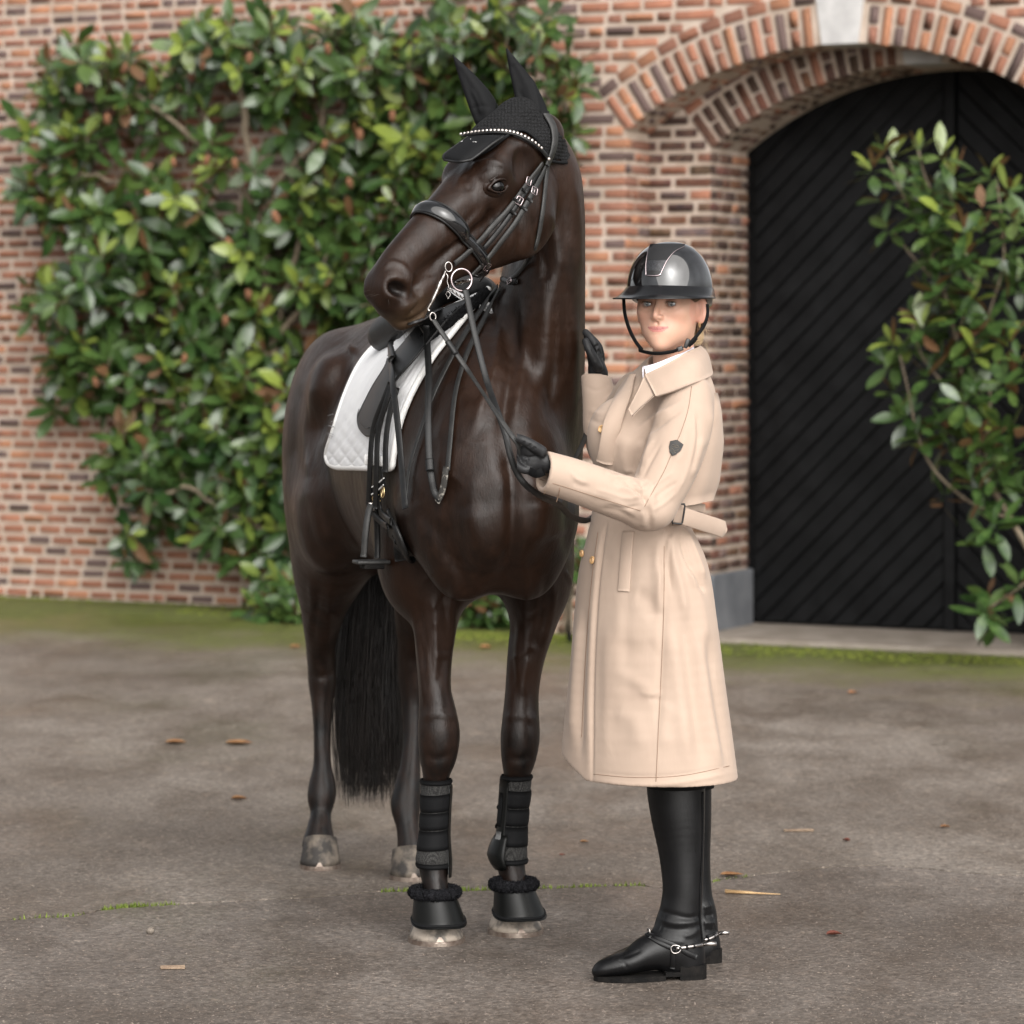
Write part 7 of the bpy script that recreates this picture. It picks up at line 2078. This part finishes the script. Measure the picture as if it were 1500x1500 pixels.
for pts in ([(560, 728), (556, 740), (562, 752), (572, 762), (584, 768)], [(570, 722), (570, 738), (577, 752), (588, 762)]):
    strap("girth_strap", BVH_H, pts, .020, .005, M_LEA, girth, .026, 3)
strap("girth_body", BVH_H, [(577, 764), (586, 776), (593, 792), (600, 815)], .075, .010, M_LEA, girth, .010, 3)

# ------------------------------------------------------------------ brushing boots and bell boots
def leg_at(rows, y):
    A = np.array(rows, float); return [np.interp(y, A[:, 1], A[:, k]) for k in (0, 2, 3, 4)]
def band(name, rows, y0, y1, off, m, parent, a0=0, a1=360, nr=6, th=.003, tilt=0.0, bulge=0.0):
    """cuff wrapped round the leg between photo rows y0 and y1 (part of the turn from a0 to a1)"""
    full = a1 - a0 >= 359; n = 40 if full else max(8, int((a1 - a0) / 8)); V = []
    for layer in (off, off + th):
        for i in range(nr):
            t = i / (nr - 1); y = y0 + (y1 - y0) * t
            px, Y, hw, rd = leg_at(rows, y); c = P(px, y, Y); ra = hw * Y / F + layer + bulge * math.sin(math.pi * t); rb = rd + layer + bulge * math.sin(math.pi * t)
            if i in (0, nr - 1) and layer > off: ra -= th * .5; rb -= th * .5
            for k in range(n if full else n + 1):
                an = R(a0 + (a1 - a0) * k / n); V.append(c + Vector((math.cos(an) * ra, -math.sin(an) * rb, tilt * math.cos(an))))
    w = n if full else n + 1; o = nr * w; Fc = []
    for i in range(nr - 1):
        for k in range(n):
            k2 = (k + 1) % w; q = (i * w + k, i * w + k2, (i + 1) * w + k2, (i + 1) * w + k); Fc += [q, tuple(x + o for x in q[::-1])]
    for i in (0, nr - 1):
        for k in range(n):
            k2 = (k + 1) % w; Fc.append((i * w + k, i * w + k2, o + i * w + k2, o + i * w + k))
    if not full:
        for k in (0, w - 1):
            for i in range(nr - 1): Fc.append((i * w + k, (i + 1) * w + k, o + (i + 1) * w + k, o + i * w + k))
    return mesh_np(name, np.array(V), Fc, m, parent)
def shell_cup(name, rows, pts, off, m, parent, bvh=None):
    pass
for (rows, dy, lab, mir_) in ((FR, 0, "black brushing boot with grey mesh on the horse's right foreleg, strap side outward", 1), (FL, -6, "black brushing boot with moulded shell cup on the horse's left foreleg", -1)):
    px, Y, hw, rd = leg_at(rows, 1200); bt = empty("brushing_boot", P(px, 1270 + dy, Y), lab, "brushing boot", "brushing boots on the front legs")
    band("boot_liner", rows, 1143 + dy, 1268 + dy, .0025, M_MESH, bt, nr=14, th=.004)
    band("top_binding", rows, 1141 + dy, 1148 + dy, .004, M_NEOP, bt, nr=3, th=.005)
    band("bottom_binding", rows, 1262 + dy, 1270 + dy, .004, M_NEOP, bt, nr=3, th=.005)
    for (y0, y1) in ((1162, 1187), (1188.5, 1213), (1214.5, 1243)):
        band("boot_strap", rows, y0 + dy, y1 + dy, .0070, M_NEOP, bt, *((28, 205) if mir_ > 0 else (-20, 118)), nr=5, th=.0035, tilt=.002 * mir_)
    if mir_ > 0:
        band("boot_shell", rows, 1150 + dy, 1284 + dy, .0075, M_TPU, bt, -70, 30, nr=12, th=.004)
    else:
        band("boot_shell", rows, 1146 + dy, 1278 + dy, .0075, M_TPU, bt, 118, 250, nr=12, th=.004)
        band("shell_cup", rows, 1226 + dy, 1276 + dy, .009, M_TPU, bt, 105, 200, nr=9, th=.005, bulge=.008)
        band("shell_ridge", rows, 1165 + dy, 1215 + dy, .011, M_NEOP, bt, 140, 165, nr=6, th=.003)
        mk = band("shell_print", rows, 1221 + dy, 1246 + dy, .0160, mat("grey rubber print", (.16, .16, .16), .7, .3), bt, 128, 150, nr=5, th=.001)
        for yq in (1185, 1213): band("shell_tab", rows, yq + dy, yq + 6 + dy, .012, M_NEOP, bt, 172, 200, nr=3, th=.004)
def bell(cx_t, yt, wt, cx_b, yb_, wb, Y, yaw, lab):
    root = empty("bell_boot", P(cx_b, yb_, Y), lab, "bell boot", "bell boots on the front hooves")
    fx = Vector((math.cos(yaw), math.sin(yaw), 0)); fy = Vector((-math.sin(yaw), math.cos(yaw), 0)); n = 44; nr = 10; V = []
    sY = Y / F; ct = P(cx_t, yt, Y + .055); cb = P(cx_b, yb_, Y + .055); rt0, rb0 = wt * sY / 2, wb * sY / 2
    cb.z = max(cb.z, .035); prof = []
    for L_ in (0, 1):
        for i in range(nr):
            t = i / (nr - 1); c = ct.lerp(cb, t); r = rt0 + (rb0 - rt0) * t ** .85 - L_ * .006
            if i == nr - 1 and not L_: r += .0025
            for k in range(n):
                an = 2 * math.pi * k / n; ca, sa = math.cos(an), math.sin(an)
                V.append(c + fx * (r * ca) + fy * (r * 1.02 * sa) + UZ * (.010 * t * sa + .003 * t * math.sin(3 * an)))
    Fc = []
    for i in range(nr - 1):
        for k in range(n):
            k2 = (k + 1) % n; q = (i * n + k, i * n + k2, (i + 1) * n + k2, (i + 1) * n + k); Fc += [q[::-1], tuple(x + nr * n for x in q)]
    for k in range(n):
        k2 = (k + 1) % n; i = (nr - 1) * n; Fc.append((i + k, i + k2, i + nr * n + k2, i + nr * n + k))
    mesh_np("bell", np.array(V), Fc, M_TPU, root)
    rim = [Vector(V[(nr - 2) * n + k]) + Vector((0, 0, -.002)) for k in range(n)]
    V2, F2 = torus_vf(rim, .0042, 6); mesh_np("rim_binding", np.array(V2), F2, M_NEOP, root)
    rp = ring_path(ct + UZ * .004, fx, fy, rt0 + .002, rt0 + .002, 30)
    fuzz("fleece_collar", rp + [rp[0]], .0145, M_GFLEECE, root, 12, .35, .006)
bell(637, 1309, 60, 643, 1350, 80, 8.165, .15, "black bell boot with charcoal fleece collar on the horse's right front hoof")
bell(752.5, 1297, 56, 761, 1339, 78, 8.265, .2, "black bell boot with charcoal fleece collar on the horse's left front hoof")

# =================================================================== LITTER ON THE YARD
M_DRY = mat("dry brown leaf", (.16, .075, .034), .85, .15, (.24, .13, .06), 30, bscale=80, bstr=.4)
M_DRYO = mat("orange fallen leaf", (.34, .135, .06), .85, .15, (.38, .20, .10), 20, bscale=80, bstr=.3)
M_RED = mat("dark red fallen leaf", (.10, .028, .018), .6, .35, (.16, .05, .03), 30)
M_STRAW = mat("straw", (.40, .25, .12), .8, .2, (.5, .34, .18), 40)
M_STONE = mat("pebble stone", (.12, .10, .085), .85, .3, (.2, .17, .14), 40, bscale=60, bstr=.5)
M_CHIP = mat("bark chip", (.32, .24, .17), .9, .2, (.20, .14, .10), 40, bscale=70, bstr=.5)
def gpt(px, py): Y = CAMZ * F / (py - HY); return Vector(((px - CX) / F * Y, Y, 0))
def fallen(px, py, wpx, ang, m, label, curl=.3, name="fallen_leaf"):
    c = gpt(px, py); L_ = wpx * c.y / F; r = random.Random(int(px * 7 + py)); V = []; Fc = []
    prof = [(-.5, .02), (-.36, .16), (-.15, .25), (.08, .24), (.3, .15), (.45, .05), (.5, .01)]
    dx = Vector((math.cos(ang), math.sin(ang), 0)); dy = Vector((-math.sin(ang), math.cos(ang), 0))
    for t, w in prof:
        for s_ in (-1, -.5, 0, .5, 1):
            z = .003 + L_ * (curl * s_ * s_ * w * 1.4 + .16 * (t * t) + r.uniform(0, .025))
            V.append(c + dx * (t * L_) + dy * (s_ * w * L_ * 1.5) + UZ * z)
    for i in range(len(prof) - 1):
        for j in range(4): Fc.append((i * 5 + j, (i + 1) * 5 + j, (i + 1) * 5 + j + 1, i * 5 + j + 1))
    return tag(mesh_np(name, np.array(V), Fc, m), label, "leaf", "dead leaves on the courtyard")
fallen(1072, 1284, 34, .1, M_DRY, "curled orange brown leaf by the crack, just right of the boots")
fallen(1222, 1371, 24, .2, M_RED, "dark red narrow leaf alone on the right foreground", .6)
fallen(258, 1090, 32, .1, M_DRY, "brown leaf on the left, farther of the pair behind the horse's tail side", .4)
fallen(350, 1091, 40, .05, M_DRY, "long brown leaf on the yard midway between left edge and hind hoof", .3)
fallen(350, 1172, 24, .1, M_DRY, "small brown leaf on the yard level with the tip of the tail", .5)
fallen(433, 949, 17, .2, M_DRYO, "orange leaf on the ground below the low shrub", .5)
fallen(712, 950, 18, .2, M_DRYO, "orange leaf on the moss seen between the front legs", .6)
fallen(1240, 1233, 13, -.6, M_RED, "tiny upright dark leaf right of the coat hem", .8)
fallen(1250, 1016, 16, .3, M_DRYO, "pale yellow leaf near the moss before the black door", .5)
fallen(856, 1235, 14, .1, M_DRY, "tiny brown leaf between the horse and the boots", .5)
fallen(1385, 1213, 16, .1, M_DRY, "small brown leaf near the right edge of the yard", .5)
fallen(824, 1254, 10, .4, M_RED, "dark speck of leaf just right of the left bell boot", .5)
c0, c1 = gpt(1062, 1309), gpt(1143, 1312); mid = (c0 + c1) / 2
tw = MB()
for k in range(5):
    o_ = Vector((0, rt_.uniform(-.01, .01), .004)); V, Fc = tube_vf([c0 + o_ * (1 + k * .3), mid + Vector((0, rt_.uniform(-.006, .006), .005)), c0.lerp(c1, 1 if k < 2 else rt_.uniform(.35, .6))+ UZ * .004], [.0028, .0028, .001], 5); tw.add(V, Fc)
tag(tw.build("straw_wisp", M_STRAW), "frayed wisp of tan straw right of the boots", "straw")
c = gpt(220, 1368); s, f = sphere_vf(c + UZ * .008, .011, .010, .009, nu=9, nv=7); s = [Vector(v) + Vector((rt_.uniform(-1, 1), rt_.uniform(-1, 1), rt_.uniform(-1, 1))) * .0014 for v in s]
tag(mesh_np("pebble", np.array(s), f, M_STONE), "small dark pebble on the left foreground below the crack", "pebble")
for (px, py, w, lab) in ((253, 1419, 36, "flat pale bark chip at the bottom left"), (1170, 1218, 44, "long pale bark flake on the yard right of the coat")):
    c = gpt(px, py); L_ = w * c.y / F; s, f = box_vf(c + UZ * .004, (1, .1, 0), (-.1, 1, 0), UZ, L_, .02, .006, .002)
    s = [Vector(v) + Vector((0, rt_.uniform(-1, 1), 0)) * .004 for v in s]; tag(mesh_np("bark_chip", np.array(s), f, M_CHIP), lab, "bark chip")
# grit and crumbs lying on the yard near the camera
V = []; Fc = []
for _ in range(3800):
    px = rg.uniform(-60, 1560); py = 1500 - 420 * rg.random() ** 1.3; c = gpt(px, py); r = 0.0009 + .0034 * rg.random() ** 5; o = len(V); h = r * rg.uniform(.4, 1)
    a0 = rg.uniform(0, 6)
    for k in range(4): V.append((c.x + r * math.cos(a0 + k * 1.57) * rg.uniform(.7, 1.3), c.y + r * math.sin(a0 + k * 1.57), 0))
    V.append((c.x, c.y, h))
    for k in range(4): Fc.append((o + k, o + (k + 1) % 4, o + 4))
tag(mesh_np("grit", np.array(V), Fc, mat("grit", (.20, .165, .14), .9, .2, (.08, .06, .05), 25), None, False), kind='stuff')
